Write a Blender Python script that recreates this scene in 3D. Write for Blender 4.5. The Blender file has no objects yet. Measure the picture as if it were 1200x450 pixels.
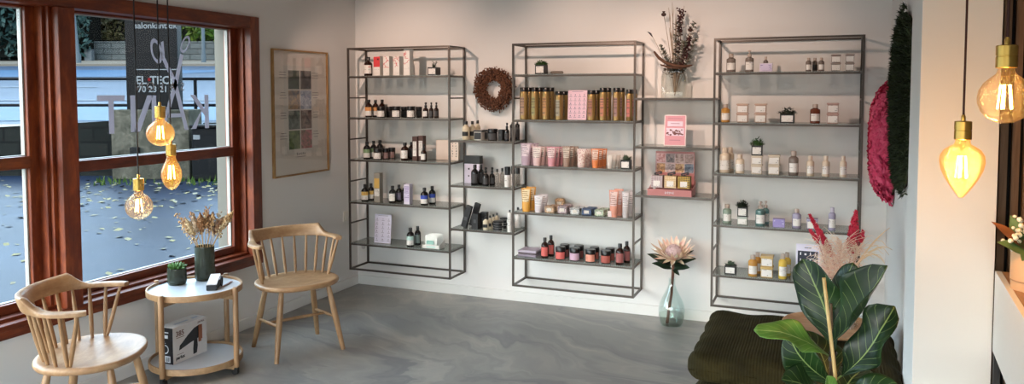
import bpy, bmesh, math, random
from mathutils import Vector, Matrix, Euler
random.seed(7)
C = bpy.context.scene.collection
SC = bpy.context.scene
PI = math.pi
def R(a): return math.radians(a)

# ------------------------------------------------------------------ materials
def lin(c):
    out = []
    for v in c[:3]:
        v = v / 255.0
        out.append(v / 12.92 if v <= .04045 else ((v + .055) / 1.055) ** 2.4)
    return (out[0], out[1], out[2], 1.0)
MATS = {}
SPEC = .5
class NT:
    def __init__(s, name):
        s.m = bpy.data.materials.new(name); s.m.use_nodes = True
        s.t = s.m.node_tree; s.t.nodes.clear()
        s.out = s.n('ShaderNodeOutputMaterial')
    def n(s, typ, **kw):
        x = s.t.nodes.new(typ)
        for k, v in kw.items():
            if hasattr(x, k) and k not in ('Color',): setattr(x, k, v)
        return x
    def l(s, a, b): s.t.links.new(a, b)
    def coord(s, kind='Object', scale=(1, 1, 1), rot=(0, 0, 0)):
        c = s.n('ShaderNodeTexCoord'); mp = s.n('ShaderNodeMapping')
        mp.inputs['Scale'].default_value = scale; mp.inputs['Rotation'].default_value = rot
        s.l(c.outputs[kind], mp.inputs['Vector']); return mp.outputs['Vector']
    def noise(s, vec, scale=5, detail=4, rough=.5, dist=0):
        x = s.n('ShaderNodeTexNoise'); x.inputs['Scale'].default_value = scale; x.inputs['Detail'].default_value = detail
        x.inputs['Roughness'].default_value = rough; x.inputs['Distortion'].default_value = dist
        s.l(vec, x.inputs['Vector']); return x.outputs['Fac']
    def wave(s, vec, scale=5, dist=0, detail=2, dirn='X', dscale=1):
        x = s.n('ShaderNodeTexWave'); x.bands_direction = dirn; x.inputs['Scale'].default_value = scale
        x.inputs['Distortion'].default_value = dist; x.inputs['Detail'].default_value = detail; x.inputs['Detail Scale'].default_value = dscale
        s.l(vec, x.inputs['Vector']); return x.outputs['Fac']
    def ramp(s, fac, stops, interp='LINEAR'):
        x = s.n('ShaderNodeValToRGB'); cr = x.color_ramp; cr.interpolation = interp
        while len(cr.elements) < len(stops): cr.elements.new(.5)
        for e, (p, c) in zip(cr.elements, stops): e.position = p; e.color = lin(c)
        s.l(fac, x.inputs['Fac']); return x.outputs['Color']
    def mixc(s, fac, a, b, mode='MIX'):
        x = s.n('ShaderNodeMix'); x.data_type = 'RGBA'; x.blend_type = mode
        for i, v in ((6, a), (7, b)):
            if isinstance(v, tuple): x.inputs[i].default_value = v
            else: s.l(v, x.inputs[i])
        if isinstance(fac, (int, float)): x.inputs[0].default_value = fac
        else: s.l(fac, x.inputs[0])
        return x.outputs[2]
    def math(s, op, a, b=0.0):
        x = s.n('ShaderNodeMath'); x.operation = op
        for i, v in ((0, a), (1, b)):
            if isinstance(v, (int, float)): x.inputs[i].default_value = v
            else: s.l(v, x.inputs[i])
        return x.outputs[0]
    def bsdf(s, color=None, rough=.5, metal=0, **kw):
        b = s.n('ShaderNodeBsdfPrincipled')
        if color is not None:
            if isinstance(color, tuple): b.inputs['Base Color'].default_value = color
            else: s.l(color, b.inputs['Base Color'])
        if isinstance(rough, (int, float)): b.inputs['Roughness'].default_value = rough
        else: s.l(rough, b.inputs['Roughness'])
        b.inputs['Metallic'].default_value = metal
        b.inputs['Specular IOR Level'].default_value = SPEC
        for k, v in kw.items(): b.inputs[k].default_value = v
        s.l(b.outputs[0], s.out.inputs['Surface']); s.b = b; return b
    def bump(s, fac, strength=.3, dist=.002):
        x = s.n('ShaderNodeBump'); x.inputs['Strength'].default_value = strength; x.inputs['Distance'].default_value = dist
        s.l(fac, x.inputs['Height']); s.l(x.outputs[0], s.b.inputs['Normal'])

def plain(name, rgb, rough=.5, metal=0, var=.06, vscale=30, **kw):
    if name in MATS: return MATS[name]
    t = NT(name); v = t.coord('Object')
    n = t.noise(v, vscale, 3)
    c = t.mixc(n, tuple(x * (1 - var) for x in lin(rgb)[:3]) + (1,), tuple(min(1, x * (1 + var)) for x in lin(rgb)[:3]) + (1,))
    t.bsdf(c, rough, metal, **kw)
    MATS[name] = t.m; return t.m
def wood(name, dark, mid, light, rough=.42, scale=(3, 3, 40), rot=(0, 0, 0), ns=2.2):
    if name in MATS: return MATS[name]
    t = NT(name); v = t.coord('Object', scale, rot)
    n = t.noise(v, ns, 6, .6, .6); n2 = t.noise(v, ns * 6, 3, .5)
    f = t.math('ADD', t.math('MULTIPLY', n, .8), t.math('MULTIPLY', n2, .2))
    c = t.ramp(f, [(.3, dark), (.52, mid), (.7, light)])
    t.bsdf(c, rough); t.bump(n2, .08, .001); MATS[name] = t.m; return t.m
def schlick(t, ior):
    # reflectance of one glass surface, the same from both of its sides
    lw = t.n('ShaderNodeLayerWeight'); lw.inputs['Blend'].default_value = .5; f0 = ((ior - 1) / (ior + 1)) ** 2
    return lw, t.math('ADD', t.math('MULTIPLY', t.math('POWER', lw.outputs['Facing'], 5), 1 - f0), f0)
def clear(name, tint, rough=.03, gloss=1.0, ior=1.45, bumpscale=0, stripe=None):
    """thin clear glass or plastic: light passes straight through, tinted, with a fresnel reflection"""
    if name in MATS: return MATS[name]
    t = NT(name)
    tr = t.n('ShaderNodeBsdfTransparent'); gl = t.n('ShaderNodeBsdfGlossy'); mx = t.n('ShaderNodeMixShader')
    tr.inputs['Color'].default_value = (*tint, 1); gl.inputs['Roughness'].default_value = rough; fr, fo = schlick(t, ior)
    gl.inputs['Color'].default_value = (gloss, gloss, gloss, 1)
    if stripe:
        v = t.coord('Object'); w = t.wave(v, stripe[0], 0, 0, 'X')
        c = t.mixc(w, (*stripe[1], 1), (*tint, 1)); t.l(c, tr.inputs['Color'])
    if bumpscale:
        v = t.coord('Object'); vo = t.n('ShaderNodeTexVoronoi'); vo.inputs['Scale'].default_value = bumpscale; t.l(v, vo.inputs['Vector'])
        bp = t.n('ShaderNodeBump'); bp.inputs['Strength'].default_value = .6; bp.inputs['Distance'].default_value = .003
        t.l(vo.outputs['Distance'], bp.inputs['Height']); t.l(bp.outputs[0], gl.inputs['Normal']); t.l(bp.outputs[0], fr.inputs['Normal'])
    t.l(fo, mx.inputs[0]); t.l(tr.outputs[0], mx.inputs[1]); t.l(gl.outputs[0], mx.inputs[2]); t.l(mx.outputs[0], t.out.inputs['Surface'])
    MATS[name] = t.m; return t.m
def murky(name, rgb, alpha=.5, rough=.12):
    """tinted translucent plastic filled with liquid: part body colour, part see-through"""
    if name in MATS: return MATS[name]
    t = NT(name); b = t.bsdf(lin(rgb), rough); tr = t.n('ShaderNodeBsdfTransparent'); mx = t.n('ShaderNodeMixShader')
    l = lin(rgb); tr.inputs['Color'].default_value = (l[0] ** .5, l[1] ** .5, l[2] ** .5, 1)
    mx.inputs[0].default_value = alpha; t.l(tr.outputs[0], mx.inputs[1]); t.l(b.outputs[0], mx.inputs[2]); t.l(mx.outputs[0], t.out.inputs['Surface'])
    MATS[name] = t.m; return t.m
def ribglass(name, rgb, see, period):
    # reeded greenish-grey glass: part clear, part scattering, with fine ribs
    t = NT(name); tr = t.n('ShaderNodeBsdfTransparent'); df = t.n('ShaderNodeBsdfDiffuse'); tl = t.n('ShaderNodeBsdfTranslucent'); gl = t.n('ShaderNodeBsdfGlossy'); gl.inputs['Roughness'].default_value = .12
    fr, fo = schlick(t, 1.5); w = t.wave(t.coord('Object'), .314 / period, 0, 0, 'X')
    tr.inputs['Color'].default_value = (.86, .9, .88, 1); df.inputs['Color'].default_value = lin(rgb); tl.inputs['Color'].default_value = lin(rgb)
    a = t.n('ShaderNodeMixShader'); a.inputs[0].default_value = .4; t.l(df.outputs[0], a.inputs[1]); t.l(tl.outputs[0], a.inputs[2])
    b = t.n('ShaderNodeMixShader'); t.l(t.math('ADD', t.math('MULTIPLY', w, see[1] - see[0]), see[0]), b.inputs[0]); t.l(a.outputs[0], b.inputs[1]); t.l(tr.outputs[0], b.inputs[2])
    c = t.n('ShaderNodeMixShader'); t.l(fo, c.inputs[0]); t.l(b.outputs[0], c.inputs[1]); t.l(gl.outputs[0], c.inputs[2]); t.l(c.outputs[0], t.out.inputs['Surface']); return t.m
def glow(name, rgb, strength):
    if name in MATS: return MATS[name]
    t = NT(name); e = t.n('ShaderNodeEmission'); e.inputs['Color'].default_value = lin(rgb); e.inputs['Strength'].default_value = strength
    t.l(e.outputs[0], t.out.inputs['Surface']); MATS[name] = t.m; return t.m
def printed(name, rgb, ink=(120, 115, 112), period=.011, cover=.42):
    """paper label with fine lines of small print"""
    if name in MATS: return MATS[name]
    t = NT(name); v = t.coord('Object')
    w = t.wave(v, 1 / period * PI / 10 / PI * 3.14, 0, 0, 'Z'); line = t.math('GREATER_THAN', w, .72)
    n = t.noise(t.coord('Object', (260, 260, 40)), 1, 1); word = t.math('GREATER_THAN', n, 1 - cover - .05)
    n2 = t.noise(t.coord('Object', (14, 14, 30)), 1.3, 1); word = t.math('MULTIPLY', word, t.math('GREATER_THAN', n2, .47))
    f = t.math('MULTIPLY', line, word); c = t.mixc(f, lin(rgb), lin(ink)); t.bsdf(c, .55); MATS[name] = t.m; return t.m

PAL = dict(amber=(46, 20, 12), black=(20, 20, 22), black2=(26, 26, 28), white=(228, 224, 218), red2=(205, 60, 62), orange=(214, 150, 88), grey=(150, 146, 140), dgrey=(62, 60, 60),
    green=(122, 148, 108), rosegrey=(140, 112, 108), brown=(78, 48, 40), cream=(222, 208, 182), yellow=(214, 176, 92), greybox=(150, 143, 132), lilacgrey=(112, 104, 122),
    palelilac=(212, 204, 220), blue=(52, 78, 176), mint=(186, 216, 208), mintgrey=(128, 142, 138), lavender=(222, 218, 236), coral=(216, 104, 96), rose=(160, 92, 88), lilacpink=(204, 168, 186),
    peach=(226, 150, 128), brick=(170, 86, 74), lilac=(158, 146, 200), pink=(232, 196, 208), posterpink=(214, 152, 162), palepink=(226, 210, 208), gold=(150, 126, 84),
    roseband=(176, 142, 130), greenband=(150, 160, 104), orangeband=(212, 150, 92), greyband=(170, 178, 170), redband=(172, 104, 96), pinkband=(214, 128, 112), plumband=(150, 112, 130), redpinkband=(208, 96, 106),
    whitetub=(214, 208, 200), greytub=(148, 140, 132))
def pal(n, rough=.4): return plain('paint_' + n, PAL[n], rough)

# ------------------------------------------------------------------ mesh builder
class MB:
    def __init__(s): s.bm = bmesh.new()
    def box(s, c, d, rot=None, taper=None):
        m = Matrix.LocRotScale(Vector(c), rot.to_quaternion() if rot else None, Vector(d))
        r = bmesh.ops.create_cube(s.bm, size=1, matrix=m); return r['verts']
    def poly(s, pts): 
        vs = [s.bm.verts.new(p) for p in pts]
        try: return s.bm.faces.new(vs)
        except ValueError: return None
    def prism(s, pts, off):
        off = Vector(off); a = [s.bm.verts.new(p) for p in pts]; b = [s.bm.verts.new(Vector(p) + off) for p in pts]
        n = len(a); s.bm.faces.new(a[::-1]); s.bm.faces.new(b)
        for i in range(n): s.bm.faces.new((a[i], a[(i + 1) % n], b[(i + 1) % n], b[i]))
    def lathe(s, prof, c=(0, 0, 0), seg=20, a0=0, a1=2 * PI, sx=1, sy=1):
        full = abs(a1 - a0) > 2 * PI - .01; n = seg if full else seg + 1; rings = []
        for r, z in prof:
            if r < 1e-6 and full: rings.append([s.bm.verts.new((c[0], c[1], c[2] + z))] * n); continue
            rings.append([s.bm.verts.new((c[0] + sx * r * math.cos(a0 + (a1 - a0) * i / seg), c[1] + sy * r * math.sin(a0 + (a1 - a0) * i / seg), c[2] + z)) for i in range(n)])
        for A, B in zip(rings, rings[1:]):
            for i in range(n if full else n - 1):
                j = (i + 1) % n; q = [A[i], A[j], B[j], B[i]]; u = []
                for v in q:
                    if v not in u: u.append(v)
                if len(u) >= 3:
                    try: s.bm.faces.new(u)
                    except ValueError: pass
    def sweep(s, pts, ring, closed=False, cap=True):
        """pts: list of (position, right, up, w, h); ring: list of unit (a,b) section points"""
        rings = []
        for p, r, u, w, h in pts:
            rings.append([s.bm.verts.new(Vector(p) + Vector(r) * a * w + Vector(u) * b * h) for a, b in ring])
        k = len(ring); m = len(rings)
        for i in range(m if closed else m - 1):
            A, B = rings[i], rings[(i + 1) % m]
            for j in range(k): s.bm.faces.new((A[j], A[(j + 1) % k], B[(j + 1) % k], B[j]))
        if cap and not closed: s.bm.faces.new(rings[0][::-1]); s.bm.faces.new(rings[-1])
    def tube(s, pts, rad, seg=8, cap=True):
        pts = [Vector(p) for p in pts]; n = len(pts)
        if not isinstance(rad, (list, tuple)): rad = [rad] * n
        out = []; prev = None
        for i, p in enumerate(pts):
            d = (pts[min(i + 1, n - 1)] - pts[max(i - 1, 0)]).normalized()
            a = prev if prev is not None else (Vector((0, 0, 1)) if abs(d.z) < .9 else Vector((1, 0, 0)))
            r = d.cross(a)
            if r.length < 1e-5: r = d.cross(Vector((0, 1, 0)))
            r.normalize(); u = r.cross(d).normalized(); prev = u
            out.append((p, r, u, rad[i], rad[i]))
        ring = [(math.cos(2 * PI * k / seg), math.sin(2 * PI * k / seg)) for k in range(seg)]
        s.sweep(out, ring, False, cap)
    def ball(s, c, r, u=10, v=7, sx=1, sy=1, sz=1, rot=None):
        m = Matrix.LocRotScale(Vector(c), rot.to_quaternion() if rot else None, Vector((r * sx, r * sy, r * sz)))
        bmesh.ops.create_uvsphere(s.bm, u_segments=u, v_segments=v, radius=1, matrix=m)
    def build(s, name, mat, parent=None, smooth=False, bevel=0, bseg=2, loc=None, rot=None, sub=0, fixn=True):
        if fixn: bmesh.ops.recalc_face_normals(s.bm, faces=s.bm.faces[:])
        me = bpy.data.meshes.new(name); s.bm.to_mesh(me); s.bm.free()
        me.materials.append(mat)
        if smooth:
            me.polygons.foreach_set('use_smooth', [True] * len(me.polygons))
            try: me.set_sharp_from_angle(angle=R(42))
            except Exception: pass
        o = bpy.data.objects.new(name, me); C.objects.link(o)
        if parent: o.parent = parent
        if loc: o.location = loc
        if rot: o.rotation_euler = rot
        if bevel:
            b = o.modifiers.new('bevel', 'BEVEL'); b.width = bevel; b.segments = bseg; b.limit_method = 'ANGLE'; b.angle_limit = R(40)
        if sub:
            b = o.modifiers.new('sub', 'SUBSURF'); b.levels = sub; b.render_levels = sub
        return o
def tag(o, label, cat, group=None):
    o['label'] = label; o['category'] = cat
    if group: o['group'] = group
    return o
def thing(name, label, cat, loc=(0, 0, 0), rz=0, group=None):
    o = bpy.data.objects.new(name, None); C.objects.link(o); o.location = loc; o.rotation_euler = (0, 0, rz)
    o.empty_display_size = .05
    return tag(o, label, cat, group)
def struct(o): o['kind'] = 'structure'; return o
def sroot(name, loc=(0, 0, 0)):
    o = bpy.data.objects.new(name, None); C.objects.link(o); o.location = loc; o['kind'] = 'structure'; return o
def copy_tree(o, parent=None):
    c = o.copy(); C.objects.link(c)
    if parent: c.parent = parent
    for ch in list(o.children): copy_tree(ch, c)
    return c
def text_bm(txt, size, thick=.0008, align='CENTER', space=1.0, bold=0.0):
    """lettering as a mesh in the xy plane, centred"""
    cu = bpy.data.curves.new('lettering', 'FONT'); cu.body = txt; cu.size = size; cu.extrude = thick; cu.align_x = align; cu.align_y = 'CENTER'; cu.space_character = space; cu.offset = bold; cu.resolution_u = 3
    o = bpy.data.objects.new('lettering', cu); C.objects.link(o)
    dg = bpy.context.evaluated_depsgraph_get(); me = bpy.data.meshes.new_from_object(o.evaluated_get(dg))
    bpy.data.objects.remove(o); bpy.data.curves.remove(cu)
    m = MB(); m.bm.from_mesh(me); bpy.data.meshes.remove(me); return m
def xform(m, mat): bmesh.ops.transform(m.bm, matrix=mat, verts=m.bm.verts[:]); return m
def smoothstep(a, b, x):
    t = max(0, min(1, (x - a) / (b - a))); return t * t * (3 - 2 * t)
# light levels
SKY, CLOUD, OUT, FRX = 17, (.67, .90, 1.10), .085, 2.35
SPOTCOL = (1, .71, .57); SPZ = 1.5; SPA = 78
SPOTS = [(-3.15, -3.05, 112), (-1.65, -1.6, 105), (-1.0, -.6, 95)]
FILL = [(-2.3, 2.0, 34, (1, .80, .60)), (.45, 1.75, 8, (1, .99, .96))]  # added fill lamps, unseen, brightening the window wall and the pillar
EXPO = -.68

# ------------------------------------------------------------------ room shell
XL, YB, XR, ZC = -3.664, 5.5, .38, 2.405
def wallmat(name, rgb):
    t = NT(name); v = t.coord('Object'); n = t.noise(v, 1.2, 3); n2 = t.noise(v, 160, 3)
    l = lin(rgb); c = t.mixc(n, tuple(x * .97 for x in l[:3]) + (1,), l); t.bsdf(c, .75); t.bump(n2, .05, .001); return t.m
M_wall = wallmat('white_plaster', (228, 225, 221))
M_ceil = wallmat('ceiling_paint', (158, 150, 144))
M_taupe = wallmat('taupe_paint', (132, 124, 116))
M_pillar = wallmat('pillar_paint', (228, 226, 220))
def floormat():
    t = NT('grey_poured_resin'); v = t.coord('Object', (1, 1, 1), (0, 0, R(24)))
    warp = t.noise(t.coord('Object', (.7, .7, 1), (0, 0, R(24))), 1.1, 4, .55, 1.2)
    vv = t.n('ShaderNodeVectorMath'); vv.operation = 'ADD'; t.l(v, vv.inputs[0]); cmb = t.n('ShaderNodeCombineXYZ'); t.l(t.math('MULTIPLY', warp, 1.6), cmb.inputs[1]); t.l(cmb.outputs[0], vv.inputs[1])
    mp = t.n('ShaderNodeMapping'); mp.inputs['Scale'].default_value = (.55, 3.4, 1); t.l(vv.outputs[0], mp.inputs[0])
    a = t.noise(mp.outputs[0], 1.3, 4, .5, .3); b = t.noise(mp.outputs[0], 3.2, 3, .5, .3)
    c = t.ramp(a, [(.32, (118, 116, 115)), (.44, (136, 133, 128)), (.54, (146, 142, 135)), (.64, (160, 154, 145)), (.74, (186, 178, 164))])
    f = t.math('MULTIPLY', t.math('MAXIMUM', t.math('SUBTRACT', b, .52), 0), 2.2)
    c = t.mixc(f, c, lin((186, 179, 169)))
    t.bsdf(c, t.math('ADD', t.math('MULTIPLY', b, .18), .26)); return t.m
M_floor = floormat()
m = MB(); m.box((-.2, 1.6, -.05), (7.3, 8.2, .1)); struct(m.build('floor', M_floor))
m = MB(); m.box((-.2, 1.6, ZC + .05), (7.3, 8.2, .1)); struct(m.build('ceiling', M_ceil))
m = MB(); m.box((-1.5, YB + .1, 1.2), (4.9, .2, 2.42)); struct(m.build('wall_back', M_wall))
# window opening: y from WY0 to WY1, z from WZ0 to WZ1
WY0, WY1, WZ0, WZ1 = .9, 4.235, .475, 2.085
m = MB()
xo = -3.89
def lw(y0, y1, z0, z1): m.box(((XL + xo) / 2, (y0 + y1) / 2, (z0 + z1) / 2), (XL - xo, y1 - y0, z1 - z0))
lw(-2.5, -2.1, 0, 2.42); lw(.55, WY0, 0, 2.42); lw(-2.1, .55, 0, .1); lw(-2.1, .55, 2.1, 2.42); lw(WY1, 5.7, 0, 2.42); lw(WY0, WY1, 0, WZ0); lw(WY0, WY1, WZ1, 2.42)
struct(m.build('wall_left', M_wall))
m = MB(); m.box((XR + .11, 4.55, 1.2), (.22, 1.9, 2.42)); struct(m.build('wall_right', M_wall))
m = MB(); m.box((.461, 3.46, 1.2), (.262, .36, 2.42)); o = m.build('wall_right_pillar', M_pillar, bevel=.003); struct(o)
# far side of the room and the shop-front wall behind the viewpoint
m = MB(); m.box((3.3, 1.6, 1.2), (.2, 8.2, 2.42)); struct(m.build('wall_far_right', M_taupe))
m = MB()
m.box((-.2, -2.4, .05), (7.3, .2, .1)); m.box((-.2, -2.4, 2.2), (7.3, .2, .44)); m.box((-3.65, -2.4, 1.2), (.3, .2, 2.42)); m.box((FRX, -2.4, 1.2), ((3.3 - FRX) * 2, .2, 2.42))
struct(m.build('wall_front', M_taupe))
m = MB(); m.box((1.95, 5.6, 1.2), (2.9, .2, 2.42)); struct(m.build('wall_back_annex', M_wall))
# baseboards
M_base = plain('baseboard_paint', (226, 223, 218), .45, var=.02)
m = MB(); m.box((-1.65, YB - .008, .038), (4.05, .016, .076)); struct(m.build('baseboard_back', M_base, bevel=.003))
m = MB(); m.box((XL + .008, 1.6, .038), (.016, 7.8, .076)); struct(m.build('baseboard_left', M_base, bevel=.003))
m = MB(); m.box((XR - .008, 4.57, .038), (.016, 1.84, .076)); struct(m.build('baseboard_right', M_base, bevel=.003))
# slatted wall behind the counter
root = sroot('wall_slatted')
m = MB(); m.box((1.89, 3.62, 1.2), (2.6, .03, 2.42)); m.build('backing', plain('slat_felt', (14, 12, 12), .9), root)
m = MB(); x = .61
while x < 3.15:
    m.box((x + .0135, 3.594, 1.2), (.027, .022, 2.4)); x += .041
m.build('oak_slats', wood('slat_oak', (112, 84, 58), (140, 108, 78), (160, 126, 94), .5, (20, 20, 1.2)), root)

# ------------------------------------------------------------------ window
M_mah = wood('mahogany', (68, 20, 4), (108, 43, 13), (142, 68, 27), .45, (5, 5, 1.2), ns=4)
M_mahy = wood('mahogany_rail', (64, 19, 4), (102, 40, 12), (134, 63, 25), .45, (5, 1.2, 5), ns=4)
M_gask = plain('white_seal', (150, 148, 142), .5)
M_pane = clear('window_glass', (.95, .97, .97), .0, .5, 1.2)
t = NT('frosted_vinyl'); a_ = t.n('ShaderNodeBsdfDiffuse'); b_ = t.n('ShaderNodeBsdfTranslucent'); x_ = t.n('ShaderNodeMixShader'); a_.inputs['Color'].default_value = lin((178, 174, 180)); b_.inputs['Color'].default_value = lin((178, 174, 180)); x_.inputs[0].default_value = .5
t.l(a_.outputs[0], x_.inputs[1]); t.l(b_.outputs[0], x_.inputs[2]); t.l(x_.outputs[0], t.out.inputs['Surface']); M_vinyl = t.m
w1 = sroot('window_1')
def vbox(y0, y1, z0, z1, x0, x1, mm): mm.box(((x0 + x1) / 2, (y0 + y1) / 2, (z0 + z1) / 2), (abs(x1 - x0), y1 - y0, z1 - z0))
m = MB(); vbox(4.205, 4.292, .428, 2.142, -3.80, -3.640, m); m.build('side_casing', M_mah, w1, bevel=.004)
m = MB(); vbox(.8, .95, .428, 2.142, -3.80, -3.640, m); m.build('side_casing', M_mah, w1, bevel=.004)
m = MB(); vbox(.95, 4.205, 2.062, 2.142, -3.80, -3.641, m); m.build('head_casing', M_mahy, w1, bevel=.004)
m = MB(); vbox(.95, 4.205, .428, .498, -3.80, -3.641, m); vbox(.95, 4.205, .470, .500, -3.72, -3.634, m); m.build('sill_casing', M_mahy, w1, bevel=.004)
m = MB(); vbox(.95, 4.205, .498, .518, -3.80, -3.69, m); m.build('sill_bead', M_mahy, w1, bevel=.004)
m = MB(); vbox(2.772, 2.868, .498, 2.062, -3.82, -3.628, m); m.build('mullion_post', M_mah, w1, bevel=.004)
m = MB(); vbox(2.752, 2.772, .518, 2.062, -3.80, -3.675, m); vbox(4.192, 4.205, .518, 2.062, -3.80, -3.70, m); vbox(2.735, 2.752, .518, 2.062, -3.80, -3.70, m); m.build('stop_bead', M_mah, w1, bevel=.002)
for (y0, y1, tz) in ((.95, 2.742, 1.238), (2.868, 4.192, 1.191)):
    # one sash: stiles, rails, transom, seal, two panes
    m = MB(); vbox(y1 - .058, y1, .518, 2.061, -3.815, -3.752, m); m.build('sash_stile', M_mah, w1, bevel=.004)
    m = MB(); vbox(y0, y0 + .058, .518, 2.062, -3.815, -3.752, m); m.build('sash_stile', M_mah, w1, bevel=.004)
    m = MB(); vbox(y0 + .058, y1 - .058, .518, .566, -3.815, -3.752, m); m.build('sash_rail', M_mahy, w1, bevel=.004)
    m = MB(); vbox(y0 + .058, y1 - .058, 2.05, 2.062, -3.815, -3.752, m); m.build('sash_rail', M_mahy, w1, bevel=.004)
    m = MB(); vbox(y0 + .058, y1 - .058, tz, tz + .062, -3.815, -3.738, m); m.build('transom', M_mahy, w1, bevel=.004)
    for (z0, z1) in ((.566, tz), (tz + .062, 2.05)):
        m = MB()
        ya, yb = y0 + .058, y1 - .058
        vbox(yb - .008, yb, z0, z1, -3.80, -3.775, m); vbox(ya, ya + .008, z0, z1, -3.80, -3.775, m); vbox(ya + .008, yb - .008, z0, z0 + .004, -3.80, -3.778, m); vbox(ya + .008, yb - .008, z1 - .004, z1, -3.80, -3.778, m)
        m.build('white_seal', M_gask, w1)
        m = MB(); vbox(ya + .008, yb - .008, z0 + .004, z1 - .004, -3.790, -3.786, m); o = m.build('glass', M_pane, w1)
# lettering stuck to the outside of the right upper pane; read from the street, so mirrored in here
xg = -3.7845
def strokes(name, quads):
    m = MB()
    for q in quads: m.prism([(xg, y, z) for y, z in q], (.0006, 0, 0))
    m.build(name, M_vinyl, w1)
def bar(y0, z0, y1, z1, w):
    d = Vector((y1 - y0, z1 - z0)).normalized(); n = Vector((-d.y, d.x)) * w / 2
    return [(y0 + n.x, z0 + n.y), (y0 - n.x, z0 - n.y), (y1 - n.x, z1 - n.y), (y1 + n.x, z1 + n.y)]
strokes('letter_t', [[(3.112, 1.575), (3.296, 1.575), (3.296, 1.607), (3.112, 1.607)], [(3.186, 1.387), (3.221, 1.387), (3.221, 1.575), (3.186, 1.575)]])
strokes('letter_n', [[(3.336, 1.390), (3.370, 1.390), (3.370, 1.606), (3.336, 1.606)], [(3.490, 1.390), (3.524, 1.390), (3.524, 1.606), (3.490, 1.606)], [(3.36, 1.39), (3.40, 1.39), (3.50, 1.606), (3.46, 1.606)]])
strokes('letter_k', [[(3.918, 1.388), (3.953, 1.388), (3.953, 1.608), (3.918, 1.608)], [(3.918, 1.47), (3.918, 1.515), (3.838, 1.608), (3.796, 1.608)], [(3.90, 1.515), (3.872, 1.484), (3.80, 1.388), (3.842, 1.388)]])
# the A is a pair of open scissors
strokes('scissors_blade', [[(3.555, 1.40), (3.585, 1.40), (3.70, 1.69), (3.672, 1.705)], [(3.672, 1.70), (3.70, 1.69), (3.748, 1.86), (3.722, 1.868)]])
strokes('scissors_blade', [[(3.775, 1.385), (3.745, 1.385), (3.655, 1.69), (3.684, 1.705)], [(3.684, 1.70), (3.656, 1.69), (3.575, 1.83), (3.60, 1.838)], [(3.60, 1.838), (3.575, 1.83), (3.57, 1.93), (3.59, 1.94)]])
strokes('scissors_crossbar', [[(3.605, 1.468), (3.725, 1.468), (3.716, 1.492), (3.612, 1.492)]])
def loop(cy, cz, a, b, w, tilt):
    q = []; n = 22
    pt = lambda k, f: (cy + f * a * math.cos(2 * PI * k / n) * math.cos(tilt) - f * b * math.sin(2 * PI * k / n) * math.sin(tilt), cz + f * a * math.cos(2 * PI * k / n) * math.sin(tilt) + f * b * math.sin(2 * PI * k / n) * math.cos(tilt))
    for k in range(n): q.append([pt(k, 1), pt(k + 1, 1), pt(k + 1, 1 - w), pt(k, 1 - w)])
    return q
strokes('scissors_handle', loop(3.535, 1.875, .04, .078, .32, R(16)))
strokes('scissors_handle', loop(3.765, 1.93, .03, .062, .3, R(-30)))
for i, ch in enumerate('SALON'):
    t = text_bm(ch, .072, .0003)
    xform(t, Matrix(((0, 0, 1, xg), (-1, 0, 0, 3.735 - i * .083), (0, 1, 0, 1.658), (0, 0, 0, 1)))); t.build('small_letter', plain('small_vinyl', (150, 150, 158), .6), w1)
# pale masonry reveal outside on the right
M_stone = plain('pale_masonry', (84, 82, 75), .85, var=.08, vscale=18)
m = MB(); vbox(4.145, 4.235, .40, 2.2, -3.905, -3.818, m); struct(m.build('trim_1', M_stone, bevel=.003))
m = MB(); vbox(.8, 4.3, .38, .47, -3.95, -3.818, m); struct(m.build('trim_2', M_stone, bevel=.003))

_lin = lin; SPEC = .05
def lin(c):
    l = _lin(c); return (l[0] * OUT, l[1] * OUT, l[2] * OUT, 1.0)
# ------------------------------------------------------------------ outside: a street that runs across the view
YAW = R(22.2)
RX, FX = Vector((math.cos(YAW), math.sin(YAW), 0)), Vector((-math.sin(YAW), math.cos(YAW), 0))
def E(X, Z, z=0): return RX * X + FX * Z + Vector((0, 0, z))
EROT = Matrix.Rotation(YAW, 4, 'Z')
def ebox(m, x0, x1, z0, z1, h0, h1): m.prism([E(x0, z0, h0), E(x1, z0, h0), E(x1, z1, h0), E(x0, z1, h0)], (0, 0, h1 - h0))
def asphalt(name, a, b, c, rough, cyan=None):
    t = NT(name); v = t.coord('Object'); n = t.noise(v, .8, 5, .6, .4); n2 = t.noise(v, 60, 2)
    f = t.math('ADD', t.math('MULTIPLY', n, .8), t.math('MULTIPLY', n2, .2)); col = t.ramp(f, [(.3, a), (.5, b), (.7, c)])
    b = t.bsdf(col, rough); b.inputs['Specular IOR Level'].default_value = .10; t.bump(n2, .3, .01); return t.m
M_court = asphalt('sky_tinted_damp_asphalt', (30, 46, 76), (44, 64, 100), (64, 90, 130), .42)  # blue of the reflected sky is painted into the wet asphalt colours
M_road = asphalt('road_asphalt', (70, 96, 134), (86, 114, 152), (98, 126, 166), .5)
m = MB(); m.prism([E(-26, -2, -.2), E(8, 8, -.2), E(8, 16.6, -.2), E(-26, 16.6, -.2)], (0, 0, .1)); o = m.build('ground_courtyard', M_court); struct(o)
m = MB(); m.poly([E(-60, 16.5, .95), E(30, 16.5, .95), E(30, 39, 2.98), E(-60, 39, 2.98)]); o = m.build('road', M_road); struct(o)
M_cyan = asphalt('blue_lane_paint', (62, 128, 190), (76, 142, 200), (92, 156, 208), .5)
rs = (2.98 - .95) / 22.5
def rz(Z): return .95 + (Z - 16.5) * rs + .012
root = sroot('road_markings')
m = MB(); m.poly([E(-60, 31, rz(31)), E(-16, 31, rz(31)), E(-12, 35.5, rz(35.5)), E(-60, 35.5, rz(35.5))]); m.build('blue_lane', M_cyan, root)
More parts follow.
